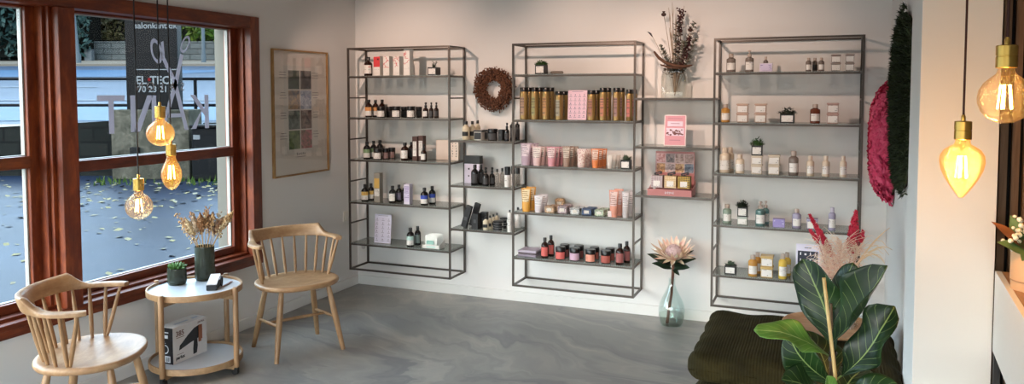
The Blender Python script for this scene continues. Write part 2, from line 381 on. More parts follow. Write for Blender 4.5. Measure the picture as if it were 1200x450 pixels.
m = MB(); m.poly([E(-60, 17, rz(17)), E(30, 17, rz(17)), E(30, 20.5, rz(20.5)), E(-60, 20.0, rz(20.0))]); m.build('blue_lane', M_cyan, root)
M_line = plain('road_line_paint', (214, 222, 228), .7)
m = MB()
for z0, xa, xb in ((28.5, -17, -11), (25.5, -60, -14), (21.2, -60, 20)): m.poly([E(xa, z0, rz(z0) + .01), E(xb, z0 + .4, rz(z0 + .4) + .01), E(xb, z0 + .55, rz(z0 + .55) + .01), E(xa, z0 + .15, rz(z0 + .15) + .01)])
m.build('white_line', M_line, root)
M_pave = plain('pavement_slabs', (216, 200, 182), .95, var=.12, vscale=2)
m = MB(); m.prism([E(-60, 39, 2.9), E(30, 39, 2.9), E(30, 44.2, 3.3), E(-60, 44.2, 3.3)], (0, 0, .2)); struct(m.build('pavement', M_pave))
def blockmat(name, a, b, mort, sc, bw=.5, bh=.25):
    t = NT(name); v = t.coord('Object', (1, 1, 1), (R(90), 0, 0)); br = t.n('ShaderNodeTexBrick'); br.inputs['Scale'].default_value = sc
    br.inputs['Color1'].default_value = lin(a); br.inputs['Color2'].default_value = lin(b); br.inputs['Mortar'].default_value = lin(mort); br.inputs['Mortar Size'].default_value = .025
    br.inputs['Brick Width'].default_value = bw; br.inputs['Row Height'].default_value = bh
    t.l(v, br.inputs['Vector']); n = t.noise(t.coord('Object'), 6, 4); c = t.mixc(t.math('MULTIPLY', n, .5), br.outputs['Color'], lin((60, 60, 56)))
    t.bsdf(c, .85); return t.m
M_ret = blockmat('grey_block_wall', (200, 204, 200), (172, 176, 172), (110, 112, 110), 1.0, .9, .32)
def elocal(name, mat, x0, x1, z0, z1, h0, h1, parent=None, bevel=0):
    """a box in the street's own frame, so that its pattern runs along it"""
    m = MB(); m.box(((x0 + x1) / 2, (z0 + z1) / 2, (h0 + h1) / 2), (x1 - x0, z1 - z0, h1 - h0)); o = m.build(name, mat, parent, bevel=bevel)
    if not parent: o.rotation_euler = (0, 0, YAW)
    return o
o = elocal('garden_retaining_wall', M_ret, -60, 30, 44.2, 44.8, 3.2, 4.58); struct(o)
m = MB(); m.poly([E(-60, 44.8, 4.7), E(30, 44.8, 4.7), E(30, 60, 6), E(-60, 60, 6)]); struct(m.build('ground_garden', plain('garden_soil', (60, 56, 40), .95)))
# low block wall and concrete plinth in the courtyard
M_low = blockmat('mossy_block_wall', (72, 76, 70), (52, 58, 54), (34, 38, 38), 1.0, .62, .3)
m = MB(); m.prism([(-16, 15.9, -.1), (-7.95, 15.9, -.1), (-7.95, 15.9, 1.06), (-16, 15.9, .62)], (0, .3, 0)); o = m.build('low_wall_courtyard', M_low); o.rotation_euler = (0, 0, YAW); struct(o)
m = MB(); m.prism([(-6.4, 15.9, -.1), (6, 15.9, -.1), (6, 15.9, 1.0), (-6.4, 15.9, 1.0)], (0, .3, 0)); o = m.build('low_wall_courtyard', M_low); o.rotation_euler = (0, 0, YAW); struct(o)
t = NT('weathered_concrete'); n = t.noise(t.coord('Object'), 3, 6, .7, .5); n2 = t.noise(t.coord('Object'), 16, 3)
t.bsdf(t.ramp(t.math('ADD', t.math('MULTIPLY', n, .7), t.math('MULTIPLY', n2, .3)), [(.34, (84, 86, 74)), (.5, (150, 144, 126)), (.66, (204, 194, 172))]), .9); M_conc = t.m
o = elocal('concrete_plinth', M_conc, -7.95, -6.4, 15.2, 15.85, -.1, 1.29, bevel=.02); tag(o, 'weathered concrete plinth under the tall black sign outside', 'plinth')
# the sign
sg = thing('sign_pylon', 'tall black street sign with white lettering standing on the concrete plinth', 'sign', E(-7.22, 15.55, 1.29), YAW)
m = MB(); m.box((0, 0, 1.5), (1.04, .22, 3.0)); m.build('panel', plain('sign_black', (24, 26, 32), .45), sg, bevel=.01)
M_wlet = plain('sign_white', (232, 234, 236), .6); M_rdot = plain('sign_red', (205, 40, 44), .6)
def signtext(txt, x, z, size, mat, bold=0, name='lettering'):
    t = text_bm(txt, size, .003, 'CENTER', 1.0, bold); xform(t, Matrix(((1, 0, 0, x), (0, 0, -1, -.113), (0, 1, 0, z), (0, 0, 0, 1)))); t.build(name, mat, sg)
signtext('salonkant.dk', .10, 1.67, .17, M_wlet, .002, 'web_address')
m = MB(); m.box((.1, -.112, .80), (.86, .004, .018)); m.build('dividing_line', M_wlet, sg)
signtext('EL', -.22, .58, .22, M_wlet, .006, 'company_lettering'); signtext('TECH', .24, .58, .22, M_wlet, .006, 'company_lettering')
m = MB(); m.ball((-.055, -.112, .60), .035, 10, 6, 1, .1, 1); m.build('red_dot', M_rdot, sg)
signtext('70 23 21 33', .12, .40, .17, M_wlet, .004, 'phone_number')
# railing along the low wall
rl = thing('railing', 'dark horizontal two-bar railing along the low block wall outside', 'railing', E(0, 16.4, 0), YAW)
M_rail = plain('railing_black', (24, 26, 34), .5)
for z, x0, x1 in ((1.92, -16, -3), (1.36, -16, -3)):
    m = MB(); m.tube([(x0, 0, z), (x1, 0, z)], .035, 6); m.build('bar', M_rail, rl)
for x in (-15, -12.2, -9.9, -6.75, -3.4):
    m = MB(); m.tube([(x, 0, .7), (x, 0, 1.95)], .035, 6); m.build('post', M_rail, rl)
bn = thing('waste_bin', 'dark boxy bin with small white notice beside the concrete plinth outside', 'bin', E(-5.95, 15.2, -.1), YAW)
m = MB(); m.box((0, 0, .52), (.62, .5, 1.04)); m.build('body', plain('bin_dark', (30, 34, 40), .6), bn, bevel=.03)
m = MB(); m.box((0, -.02, 1.07), (.66, .56, .06)); m.build('lid', plain('bin_lid', (22, 26, 30), .5), bn, bevel=.02)
m = MB(); m.box((-.2, -.253, .86), (.13, .006, .09)); m.build('notice', plain('notice_white', (220, 224, 228), .6), bn)
o = MB(); o.box((0, 0, .15), (.16, .1, .3)); o = o.build('meter_box', plain('meter_grey', (52, 56, 58), .5), None, bevel=.01); o.location = E(-7.45, 15.13, .25); o.rotation_euler = (0, 0, YAW); tag(o, 'small dark grey electrical box fixed to the front of the concrete plinth', 'electrical box')
def lamppost(X, Z, z0, lean, label):
    o = thing('lamp_post', label, 'post', E(X, Z, z0), YAW, 'posts along the far pavement')
    m = MB(); m.tube([(0, 0, 0), (lean, 0, 7)], [.10, .07], 8); m.build('pole', plain('galvanised', (168, 182, 192), .5), o, smooth=True)
    m = MB(); m.tube([(lean, 0, 7), (lean, -.5, 7.2)], .06, 6); m.box((lean, -.7, 7.2), (.2, .5, .08)); m.build('lamp_head', plain('lamp_grey', (120, 126, 130), .5), o)
    m = MB(); m.tube([(0, 0, 0), (0, 0, .5)], .13, 8); m.build('base', plain('galvanised', (168, 182, 192), .5), o)
lamppost(-22.6, 40.2, 3.15, -.5, 'leaning pale post at the kerb beside the grey utility cabinet')
lamppost(-16.4, 41, 3.2, 0, 'upright pale post in front of the bright green hedge')
o = thing('utility_cabinet', 'pale grey utility cabinet against the far retaining wall', 'cabinet', E(-23.9, 43.6, 3.42), YAW)
m = MB(); m.box((0, 0, .32), (.42, .3, .64)); m.build('body', plain('cabinet_grey', (176, 182, 186), .6), o, bevel=.02)
m = MB(); m.box((0, 0, .66), (.46, .34, .04)); m.build('roof', plain('cabinet_roof', (140, 146, 150), .6), o)
# hedges: clumps of leaves
def leafmat(name, a, b, rough=.5):
    if lin is not _lin: a, b = tuple(min(255, x * 1.7) for x in a), tuple(min(255, x * 1.5) for x in b)
    t = NT(name); n = t.noise(t.coord('Object'), 1.5, 3); n2 = t.n('ShaderNodeObjectInfo'); g = t.n('ShaderNodeNewGeometry')
    c = t.ramp(g.outputs['Random Per Island'], [(0, a), (1, b)]); c = t.mixc(n, c, lin(a)); t.bsdf(c, rough); return t.m
def leafcloud(m, rng, n, fn, size, up=.3):
    for _ in range(n):
        p, nrm = fn(); s = size * rng.uniform(.6, 1.3)
        d = Vector((rng.gauss(0, 1), rng.gauss(0, 1), rng.gauss(0, 1))).normalized(); d = (d + nrm * .8).normalized()
        a = d.orthogonal().normalized(); a.rotate(Matrix.Rotation(rng.uniform(0, 2 * PI), 3, d)); b = d.cross(a)
        m.poly([p - a * s, p + b * s * .45, p + a * s, p - b * s * .45])
def hedge(name, label, x0, x1, z, h0, h1, depth, n, size, mat, core, bulge=.5, cat='hedge', seed=1):
    rng = random.Random(seed); o = thing(name, label, cat, E((x0 + x1) / 2, z, h0), YAW, 'greenery above the retaining wall')
    w, h = (x1 - x0) / 2, h1 - h0
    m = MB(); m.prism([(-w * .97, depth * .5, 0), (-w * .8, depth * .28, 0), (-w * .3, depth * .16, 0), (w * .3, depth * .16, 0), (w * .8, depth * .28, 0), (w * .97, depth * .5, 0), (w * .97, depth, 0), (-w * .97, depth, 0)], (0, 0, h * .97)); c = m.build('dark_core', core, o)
    m = MB()
    def fn():
        x = rng.uniform(-1, 1); zz = rng.uniform(0, 1) ** .9
        y = depth * (.55 - .55 * math.sqrt(max(0, 1 - .55 * x * x)) * (.75 + .25 * math.sin(zz * 3))) + rng.gauss(0, .12) + bulge * .25 * math.sin(x * 7 + zz * 5) + bulge * .2 * math.sin(zz * 11 + x * 3)
        return Vector((x * w, y, zz * h)), Vector((0, -1, .5))
    leafcloud(m, rng, n, fn, size); m.build('foliage', mat, o, fixn=False)
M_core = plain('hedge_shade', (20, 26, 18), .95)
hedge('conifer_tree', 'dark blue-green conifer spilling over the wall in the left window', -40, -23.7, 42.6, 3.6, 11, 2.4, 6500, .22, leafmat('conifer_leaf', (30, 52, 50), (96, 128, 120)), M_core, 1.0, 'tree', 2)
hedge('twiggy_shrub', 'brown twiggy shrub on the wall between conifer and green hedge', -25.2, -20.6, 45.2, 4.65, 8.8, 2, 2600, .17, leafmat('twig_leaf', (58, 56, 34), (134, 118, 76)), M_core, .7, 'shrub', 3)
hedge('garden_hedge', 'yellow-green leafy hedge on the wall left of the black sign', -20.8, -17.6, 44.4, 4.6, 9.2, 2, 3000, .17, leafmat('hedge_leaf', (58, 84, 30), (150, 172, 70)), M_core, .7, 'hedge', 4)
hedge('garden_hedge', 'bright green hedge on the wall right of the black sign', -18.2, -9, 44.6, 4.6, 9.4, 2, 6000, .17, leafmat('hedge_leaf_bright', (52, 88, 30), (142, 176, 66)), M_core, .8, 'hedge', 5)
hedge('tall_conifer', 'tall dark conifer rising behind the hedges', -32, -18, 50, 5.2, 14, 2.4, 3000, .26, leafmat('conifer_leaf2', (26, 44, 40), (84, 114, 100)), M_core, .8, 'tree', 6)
# fallen leaves
rng = random.Random(11); m = MB()
for _ in range(560):
    Z = 3 + 12 * rng.random() ** .75; X = rng.uniform(-.85, -.2) * Z - .5
    if rng.random() < .35: Z = rng.uniform(11.5, 15); X = rng.uniform(-8.6, -5.0)
    p = E(X, Z, -.092)
    if p.x > -4.1: continue
    s = rng.uniform(.022, .05) * (1 + Z * .03); a = rng.uniform(0, 6.28); u = Vector((math.cos(a), math.sin(a), rng.uniform(-.1, .3))) * s; v = Vector((-math.sin(a), math.cos(a), rng.uniform(-.1, .3))) * s * .7
    m.poly([p - u, p - v + Vector((0, 0, .004)), p + u, p + v + Vector((0, 0, .004))])
o = m.build('fallen_leaves', leafmat('autumn_leaf', (150, 140, 100), (228, 220, 186), .7), None, fixn=False); o['kind'] = 'stuff'; tag(o, 'yellow autumn leaves scattered over the wet courtyard asphalt', 'leaves')
m = MB()
for _ in range(170):
    p = E(rng.uniform(-8.2, -4.6), rng.uniform(14.2, 15.1), -.1); s = rng.uniform(.03, .07); a = rng.uniform(0, 6.28)
    m.poly([p + Vector((math.cos(a) * .02, math.sin(a) * .02, 0)), p - Vector((math.cos(a) * .02, math.sin(a) * .02, 0)), p + Vector((rng.gauss(0, .02), rng.gauss(0, .02), s * 2))])
o = m.build('weeds', leafmat('weed_leaf', (60, 84, 34), (120, 140, 60), .7), None, fixn=False); o['kind'] = 'stuff'; tag(o, 'patch of yellow-green weeds at the foot of the concrete plinth', 'weeds')

lin = _lin; SPEC = .5

# ------------------------------------------------------------------ shelf racks
M_steel = plain('dark_steel', (80, 72, 66), .36, .5, .05)
M_rib = ribglass('ribbed_glass', (172, 178, 174), (.48, .66), .014)
YF, YR = 5.22, 5.492
ZT, ZB = 1.980, .187
LEV = [1.757, 1.426, 1.089, .746, .409]
T = .0135
def rack(x0, x1, label):
    o = thing('shelf_rack', label, 'shelf', (0, 0, 0), 0, 'tall steel and ribbed glass wall racks')
    for x in (x0, x1):
        for y in (YF, YR - T / 2):
            m = MB(); m.box((x, y + (T / 2 if y == YF else 0), (ZT + ZB) / 2), (T, T, ZT - ZB)); m.build('upright', M_steel, o)
    for z in (ZT - T / 2, ZB + T / 2):
        for y in (YF + T / 2, YR - T / 2):
            m = MB(); m.box(((x0 + x1) / 2, y, z), (x1 - x0 - T, T, T)); m.build('long_rail', M_steel, o)
        for x in (x0, x1):
            m = MB(); m.box((x, (YF + YR) / 2, z), (T, YR - YF - 2 * T, T)); m.build('side_rail', M_steel, o)
    half = [(a + b) / 2 for a, b in zip(LEV, LEV[1:])]
    for x in (x0, x1):
        for z in LEV + half:
            m = MB(); m.box((x, (YF + YR) / 2, z - .011), (T * .8, YR - YF - 2 * T, T * .8)); m.build('rung', M_steel, o)
    for z in LEV:
        m = MB(); m.box(((x0 + x1) / 2, (YF + YR) / 2, z - .003), (x1 - x0 - T - .002, YR - YF - .004, .006)); g = m.build('glass_shelf', M_rib, o)
        m = MB(); m.box(((x0 + x1) / 2, YF + .004, z - .012), (x1 - x0 - T, .008, .012)); m.build('front_lip', M_steel, g)
    return o
RX0 = [(-3.552, -2.648), (-2.124, -1.220), (-.684, .212)]
rack(*RX0[0], 'dark steel wall rack with glass shelves nearest the room corner and poster')
rack(*RX0[1], 'dark steel wall rack with glass shelves holding gold spray cans and tubes')
rack(*RX0[2], 'dark steel wall rack with glass shelves nearest the moss pictures')
def bridge(x0, x1, z, label):
    o = thing('connecting_shelf', label, 'shelf', ((x0 + x1) / 2, (YF + YR) / 2, z), 0, 'short shelves between the racks'); w = x1 - x0 - T - .004
    m = MB(); m.box((0, 0, -.003), (w, .262, .006)); m.build('glass_shelf', M_rib, o)
    m = MB(); m.box((0, -.132, -.010), (w, .008, .014)); m.build('front_lip', M_steel, o)
    m = MB(); m.box((0, .120, -.010), (w, .008, .010)); m.build('rear_rail', M_steel, o)
LA = [1.264, .92, .587]; LB = [1.587, 1.254, .917]
for z, a, b in zip(LA, ('holding black tubs and cream bottles', 'holding black bottles and white cans', 'holding leaning black boxes and travel bottles'), ('uppermost', 'middle', 'lowest')):
    bridge(RX0[0][1], RX0[1][0], z, f'{b} short glass shelf below the wreath, {a}')
for z, a in zip(LB, ('carrying the dried bouquet in its glass vase', 'carrying the small pink poster', 'carrying the dusty pink display stand')):
    bridge(RX0[1][1], RX0[2][0], z, f'short glass shelf between middle and right racks, {a}')

# ------------------------------------------------------------------ products
FACE = R(-90 + 6)
def arcband(m, r, z0, z1, half=R(72), seg=14, c=(0, 0, 0), off=.0006, turn=0):
    m.lathe([(r + off, z0), (r + off, z1)], c, seg, FACE + turn - half, FACE + turn + half)
def band(parent, r, z0, z1, mat, half=R(72), name='label', c=(0, 0, 0), turn=0):
    m = MB(); arcband(m, r, z0, z1, half, c=c, turn=turn); return m.build(name, mat, parent, smooth=True, fixn=False)
def lab_mat(n):
    return printed('label_' + n, PAL[n]) if n in ('white', 'cream', 'palelilac', 'lavender') else plain('labelp_' + n, PAL[n], .55)
BODY = dict(amber=plain('amber_glass', (40, 17, 10), .12), black=plain('black_glass', (18, 17, 19), .15), cream=plain('cream_bottle', (214, 200, 172), .3), white=plain('white_bottle', (226, 224, 220), .35),
    greycl=murky('smoky_plastic', (138, 126, 118), .72), honey=murky('honey_plastic', (204, 150, 74), .82), redbrown=murky('redbrown_plastic', (112, 58, 40), .85), ivory=murky('ivory_plastic', (226, 208, 184), .9), palegreen=murky('palegreen_plastic', (160, 180, 162), .72),
    teal=murky('teal_plastic', (96, 132, 128), .78), lilacb=murky('lilac_plastic', (170, 164, 190), .85), yellowb=murky('yellow_plastic', (226, 190, 84), .85), clear=murky('clear_bottle', (176, 174, 168), .35), gold=plain('gold_can', (164, 136, 86), .34, .65))
CAPS = dict(clearcap=murky('frosted_cap', (206, 190, 178), .6, .3), ivorycap=murky('ivory_cap', (226, 210, 190), .85, .3), lilaccap=murky('lilac_cap', (196, 190, 208), .85, .3))
M_blackcap = plain('black_cap', (16, 15, 16), .3)
TUB = dict(clear=murky('clear_tub', (186, 174, 166), .5), peachy=murky('peach_tub', (222, 192, 172), .7), rosy=murky('rosy_tub', (210, 178, 168), .7), ivorytub=murky('ivory_tub', (230, 214, 192), .85), palegreentub=murky('palegreen_tub', (196, 204, 194), .8),
    lilactub=murky('lilac_tub', (184, 180, 206), .8), yellowtub=murky('yellowish_tub', (224, 190, 128), .85), whitetub=plain('white_tub', (214, 208, 200), .4), greytub=plain('grey_tub', (148, 140, 132), .4))
def mk_bottle(o, w, h, st):
    b, a1, a2 = st; r = w / 2; prem = b in CAPS or b in ('greycl', 'honey', 'redbrown', 'ivory', 'palegreen', 'teal', 'lilacb', 'yellowb')
    slim = prem and h > 2.6 * w
    if prem: pr = [(0, 0), (r * .92, 0), (r, .02 * h), (r, .66 * h), (r * .93, .72 * h), (r * .62, .765 * h), (r * .5, .78 * h), (r * .5, .80 * h), (0, .80 * h)]
    else: pr = [(0, 0), (r * .93, 0), (r, .02 * h), (r, .60 * h), (r * .94, .66 * h), (r * .74, .725 * h), (r * .45, .775 * h), (r * .38, .80 * h), (r * .38, .83 * h), (0, .83 * h)]
    m = MB(); m.lathe(pr, seg=18); m.build('body', BODY[b], o, smooth=True)
    m = MB()
    if prem: m.lathe([(0, .80 * h), (r * .56, .80 * h), (r * .56, .985 * h), (r * .5, h), (0, h)], seg=14); m.build('cap', CAPS['lilaccap' if a1 == 'lilaccap' else 'ivorycap' if b == 'ivory' else 'clearcap'], o, smooth=True)
    else: m.lathe([(0, .825 * h), (r * .47, .825 * h), (r * .47, .985 * h), (r * .42, h), (0, h)], seg=14); m.build('cap', M_blackcap, o, smooth=True)
    if prem:
        if a2 in PAL: band(o, r, .12 * h, .5 * h, lab_mat(a2), R(58))
    elif b == 'cream': band(o, r, .2 * h, .44 * h, lab_mat(a1), R(50))
    elif a2 != 'clear':
        if a1 == 'red2':
            band(o, r, .12 * h, .46 * h, lab_mat(a2)); band(o, r, .46 * h, .57 * h, printed('label_redink', PAL['white'], (196, 40, 44), .016, .7), name='label_top')
        elif a1 == a2 or a1 in ('black2',): band(o, r, .12 * h, .56 * h, lab_mat(a2), R(60))
        else: band(o, r, .09 * h, .36 * h, lab_mat(a2)); band(o, r, .36 * h, .57 * h, lab_mat(a1), name='label_top')
def mk_jar(o, w, h, st):
    b, a1, a2 = st; r = w / 2
    m = MB(); m.lathe([(0, 0), (r * .94, 0), (r, .04 * h), (r, .64 * h), (r * .9, .68 * h), (0, .68 * h)], seg=20); m.build('body', BODY[b], o, smooth=True)
    m = MB(); m.lathe([(0, .68 * h), (r * 1.03, .68 * h), (r * 1.03, .97 * h), (r * .98, h), (0, h)], seg=20); m.build('lid', M_blackcap, o, smooth=True)
    band(o, r, .06 * h, .62 * h, lab_mat(a2), R(66))
def mk_spray(o, w, h, st):
    b, a1, a2 = st; r = w / 2; tall = h > 3.6 * w
    if tall: pr = [(0, 0), (r, 0), (r, .84 * h), (r * .8, .88 * h), (r * .45, .9 * h), (0, .9 * h)]
    else: pr = [(0, 0), (r * .94, 0), (r, .03 * h), (r, .52 * h), (r * .8, .60 * h), (r * .42, .65 * h), (r * .4, .68 * h), (0, .68 * h)]
    m = MB(); m.lathe(pr, seg=18); m.build('body', BODY[b], o, smooth=True)
    z = .9 * h if tall else .68 * h
    m = MB(); m.lathe([(0, z), (r * .46, z), (r * .46, z + .4 * (h - z)), (r * .24, z + .45 * (h - z)), (r * .24, z + .6 * (h - z)), (r * .36, z + .64 * (h - z)), (r * .36, h), (0, h)], seg=12); m.box((r * .3, -r * .3, z + .82 * (h - z)), (r * .5, r * .4, (h - z) * .2), Euler((0, 0, R(-40)))); m.build('spray_head', M_blackcap, o, smooth=True)
    band(o, r, (.1 if not tall else .15) * h, (.44 if not tall else .7) * h, lab_mat(a2), R(50))
def mk_pump(o, w, h, st):
    b, a1, a2 = st; r = w / 2
    m = MB(); m.lathe([(0, 0), (r * .94, 0), (r, .03 * h), (r, .56 * h), (r * .93, .63 * h), (r * .45, .68 * h), (r * .42, .7 * h), (0, .7 * h)], seg=18); m.build('body', BODY[b], o, smooth=True)
    m = MB(); m.lathe([(0, .7 * h), (r * .5, .7 * h), (r * .5, .82 * h), (r * .18, .83 * h), (r * .18, .92 * h), (r * .34, .93 * h), (r * .34, h), (0, h)], seg=12); m.box((r * .25, -r * .45, .96 * h), (r * .3, r * .9, .05 * h)); m.build('pump', CAPS['clearcap'], o, smooth=True)
    band(o, r, .1 * h, .46 * h, lab_mat(a2), R(58))
def mk_can(o, w, h, st):
    b, a1, a2 = st; r = w / 2; big = a1 == 'blackcap'; zc = .60 * h if big else .868 * h
    m = MB(); m.lathe([(0, 0), (r * .9, 0), (r, .012 * h), (r, zc - .045 * h), (r * .96, zc - .02 * h), (r * .88, zc), (0, zc)], seg=22); m.build('body', BODY[b], o, smooth=True)
    m = MB(); m.lathe([(0, zc), (r * .92, zc), (r * .92, .99 * h), (r * .86, h), (0, h)], seg=22); m.build('cap', M_blackcap, o, smooth=True)
    if b == 'gold': band(o, r, .13 * h, .70 * h, printed('label_' + a2, PAL[a2], (90, 74, 66), .02, .6), R(30), 'stripe_label', turn=R(-14))
    elif b == 'white': band(o, r, .08 * h, .5 * h, lab_mat('white'), R(50))
def loft(m, w, h, z0, z1, a0, a1, off=0, n=8, seg=24, closed=True):
    rows = []
    for i in range(n + 1):
        t = z0 + (z1 - z0) * i / n; s = t ** 1.4; a = (w * .40 + (w * .5 - w * .40) * s) + off; b = (w * .36 * (1 - s) + .0025) + off
        k = seg if closed else seg + 1
        rows.append([m.bm.verts.new((a * math.cos(a0 + (a1 - a0) * j / seg), b * math.sin(a0 + (a1 - a0) * j / seg), t * h)) for j in range(k)])
    for A, B in zip(rows, rows[1:]):
        for j in range(len(A) if closed else len(A) - 1): q = (j + 1) % len(A); m.bm.faces.new((A[j], A[q], B[q], B[j]))
    if closed: m.bm.faces.new(rows[0][::-1]); m.bm.faces.new(rows[-1])
TUBE = dict(lilactube=((176, 150, 168), (222, 206, 214)), palepinktube=((222, 186, 184), (232, 222, 212)), pinktube=((214, 140, 152), (230, 206, 204)), browntube=((150, 118, 100), (206, 190, 172)), floraltube=((210, 184, 178), None), orangetube=((228, 118, 48), (232, 206, 190)), greytube=((206, 200, 192), None),
    yellowtube=((226, 154, 40), (238, 216, 170)), whitetube=((216, 206, 210), (236, 232, 232)), coraltube=((224, 142, 116), (226, 196, 190)), greywtube=((186, 180, 180), (222, 216, 218)))
def mk_tube(o, w, h, st):
    c, l = TUBE[st[0]]; d = .86 * w * .5; cz = .10 * h
    m = MB(); m.lathe([(0, 0), (w * .36, 0), (w * .36, cz), (0, cz)], seg=18, sy=.9); m.build('cap', plain('tubecap_' + st[0], tuple(min(255, x * 1.05) for x in c), .35), o, smooth=True)
    mat = plain('tube_' + st[0], c, .4)
    if st[0] in ('floraltube',):
        if 'floral' not in MATS:
            t = NT('floral'); vo = t.n('ShaderNodeTexVoronoi'); vo.inputs['Scale'].default_value = 120; t.l(t.coord('Object'), vo.inputs['Vector'])
            t.bsdf(t.ramp(vo.outputs['Distance'], [(.25, (176, 96, 92)), (.45, (226, 208, 198))]), .4); MATS['floral'] = t.m
        mat = MATS['floral']
    m = MB(); loft(m, w, h - cz, 0, 1, 0, 2 * PI); xform(m, Matrix.Translation((0, 0, cz))); m.build('tube_body', mat, o, smooth=True)
    m = MB(); k = 9
    m.prism([(-w / 2, -.003, 0), (w / 2, -.003, 0)] + [(w / 2 - w * (j + .5 * (j % 1)) / k, -.003, .006 + (.004 if j % 2 else 0)) for j in range(k + 1)], (0, .006, 0)); xform(m, Matrix.Translation((0, 0, h - .008))); m.build('crimped_end', mat, o)
    if l:
        m = MB(); loft(m, w, h - cz, .36, .94, R(-90 - 50), R(-90 + 50), .0008, 6, 10, False); xform(m, Matrix.Translation((0, 0, cz))); m.build('label', printed('tubelabel_' + st[0], l, tuple(x * .7 for x in c), .014, .6), o, smooth=True, fixn=False)
SOAP = dict(tansoap=(206, 172, 138), dotsoap=(176, 156, 158), palesoap=(206, 208, 204), navysoap=(74, 92, 124), greensoap=(178, 190, 166), tansoap2=(198, 162, 122))
def mk_soap(o, w, d, h, st):
    c = SOAP[st[0]]; key = 'wrap_' + st[0]
    if key not in MATS:
        t = NT(key); vo = t.n('ShaderNodeTexVoronoi'); vo.inputs['Scale'].default_value = 95; t.l(t.coord('Object'), vo.inputs['Vector'])
        t.bsdf(t.ramp(vo.outputs['Distance'], [(.2, tuple(min(255, x * 1.2 + 10) for x in c)), (.42, c), (.7, tuple(x * .72 for x in c))]), .5); MATS[key] = t.m
    m = MB(); m.box((0, 0, h / 2), (w, d, h)); m.build('wrapper', MATS[key], o, bevel=min(w, h) * .16, bseg=3)
    m = MB(); m.box((0, -d / 2 + .001, h * .5), (w * .5, .004, h * .45)); m.build('label', printed('soaplabel', (216, 208, 196)), o)
def front_quad(m, w, d, h, x0, x1, z0, z1, off=.0007): m.box(((x0 + x1) / 2 * w, -d / 2 - off / 2, (z0 + z1) / 2 * h), ((x1 - x0) * w, off, (z1 - z0) * h))
def mk_carton(o, w, d, h, st):
    b, p = st; col = PAL[b] if b in PAL else PAL['white']
    m = MB(); m.box((0, 0, h / 2), (w, d, h)); m.build('box', plain('carton_' + b, col, .5, var=.03), o, bevel=.001)
    m = MB(); rng = random.Random(int(w * 1e5 + h * 1e4))
    red = plain('red_ink', (206, 58, 62), .6)
    if p == 'redpanel': front_quad(m, w, d, h, -.5, .5, .45, .98); m.build('red_panel', red, o); m = MB(); front_quad(m, w, d, h, -.38, .38, .14, .36); m.build('label', lab_mat('white'), o); m = MB(); m.ball((w * .22, -d / 2 - .001, h * .84), w * .12, 10, 6, 1, .08, 1); m.build('dark_dot', M_blackcap, o)
    elif p == 'redprint':
        for k in range(9):
            x, z = rng.uniform(-.36, .36) * w, rng.uniform(.42, .94) * h; pts = []
            a = rng.uniform(0, 6.28)
            for q in range(6): pts.append((max(-.47 * w, min(.47 * w, x)), -d / 2 - .0006, max(.38 * h, min(.97 * h, z)))); a += rng.uniform(-1.2, 1.2); x += math.cos(a) * w * .13; z += math.sin(a) * w * .13
            m.tube(pts, .0016, 4)
        m.build('red_print', red, o); m = MB(); front_quad(m, w, d, h, -.38, .38, .1, .3); m.build('label', lab_mat('white'), o)
    elif p in ('whitepanel', 'yellowpanel', 'lilacpanel', 'whiteprint'):
        if p == 'whitepanel': front_quad(m, w, d, h, -.36, .36, .18, .8); m.build('panel', lab_mat('white'), o)
        elif p == 'yellowpanel':
            front_quad(m, w, d, h, -.44, .44, .48, .82); m.build('yellow_panel', pal('yellow', .6), o); m = MB(); front_quad(m, w, d, h, -.44, .44, .2, .46); m.build('panel', lab_mat('white'), o)
        else: front_quad(m, w, d, h, -.42, .42, .12 if p == 'lilacpanel' else .3, .9); m.build('panel', printed('lilac_print', (206, 196, 222), (120, 104, 160), .012, .7) if p == 'lilacpanel' else printed('lilac_print2', (150, 138, 196), (230, 226, 240), .016, .7), o)
    elif p == 'blacktop':
        m.box((0, 0, h * .86), (w * 1.01, d * 1.01, h * .285)); m.build('black_band', pal('black'), o); m = MB(); front_quad(m, w, d, h, -.25, -.15, .5, .56); front_quad(m, w, d, h, -.25, -.17, .24, .3); m.build('print', pal('black'), o)
    else: front_quad(m, w, d, h, -.2, .2, .4, .62); m.build('emblem', plain('grey_emblem', (70, 70, 72), .6), o)
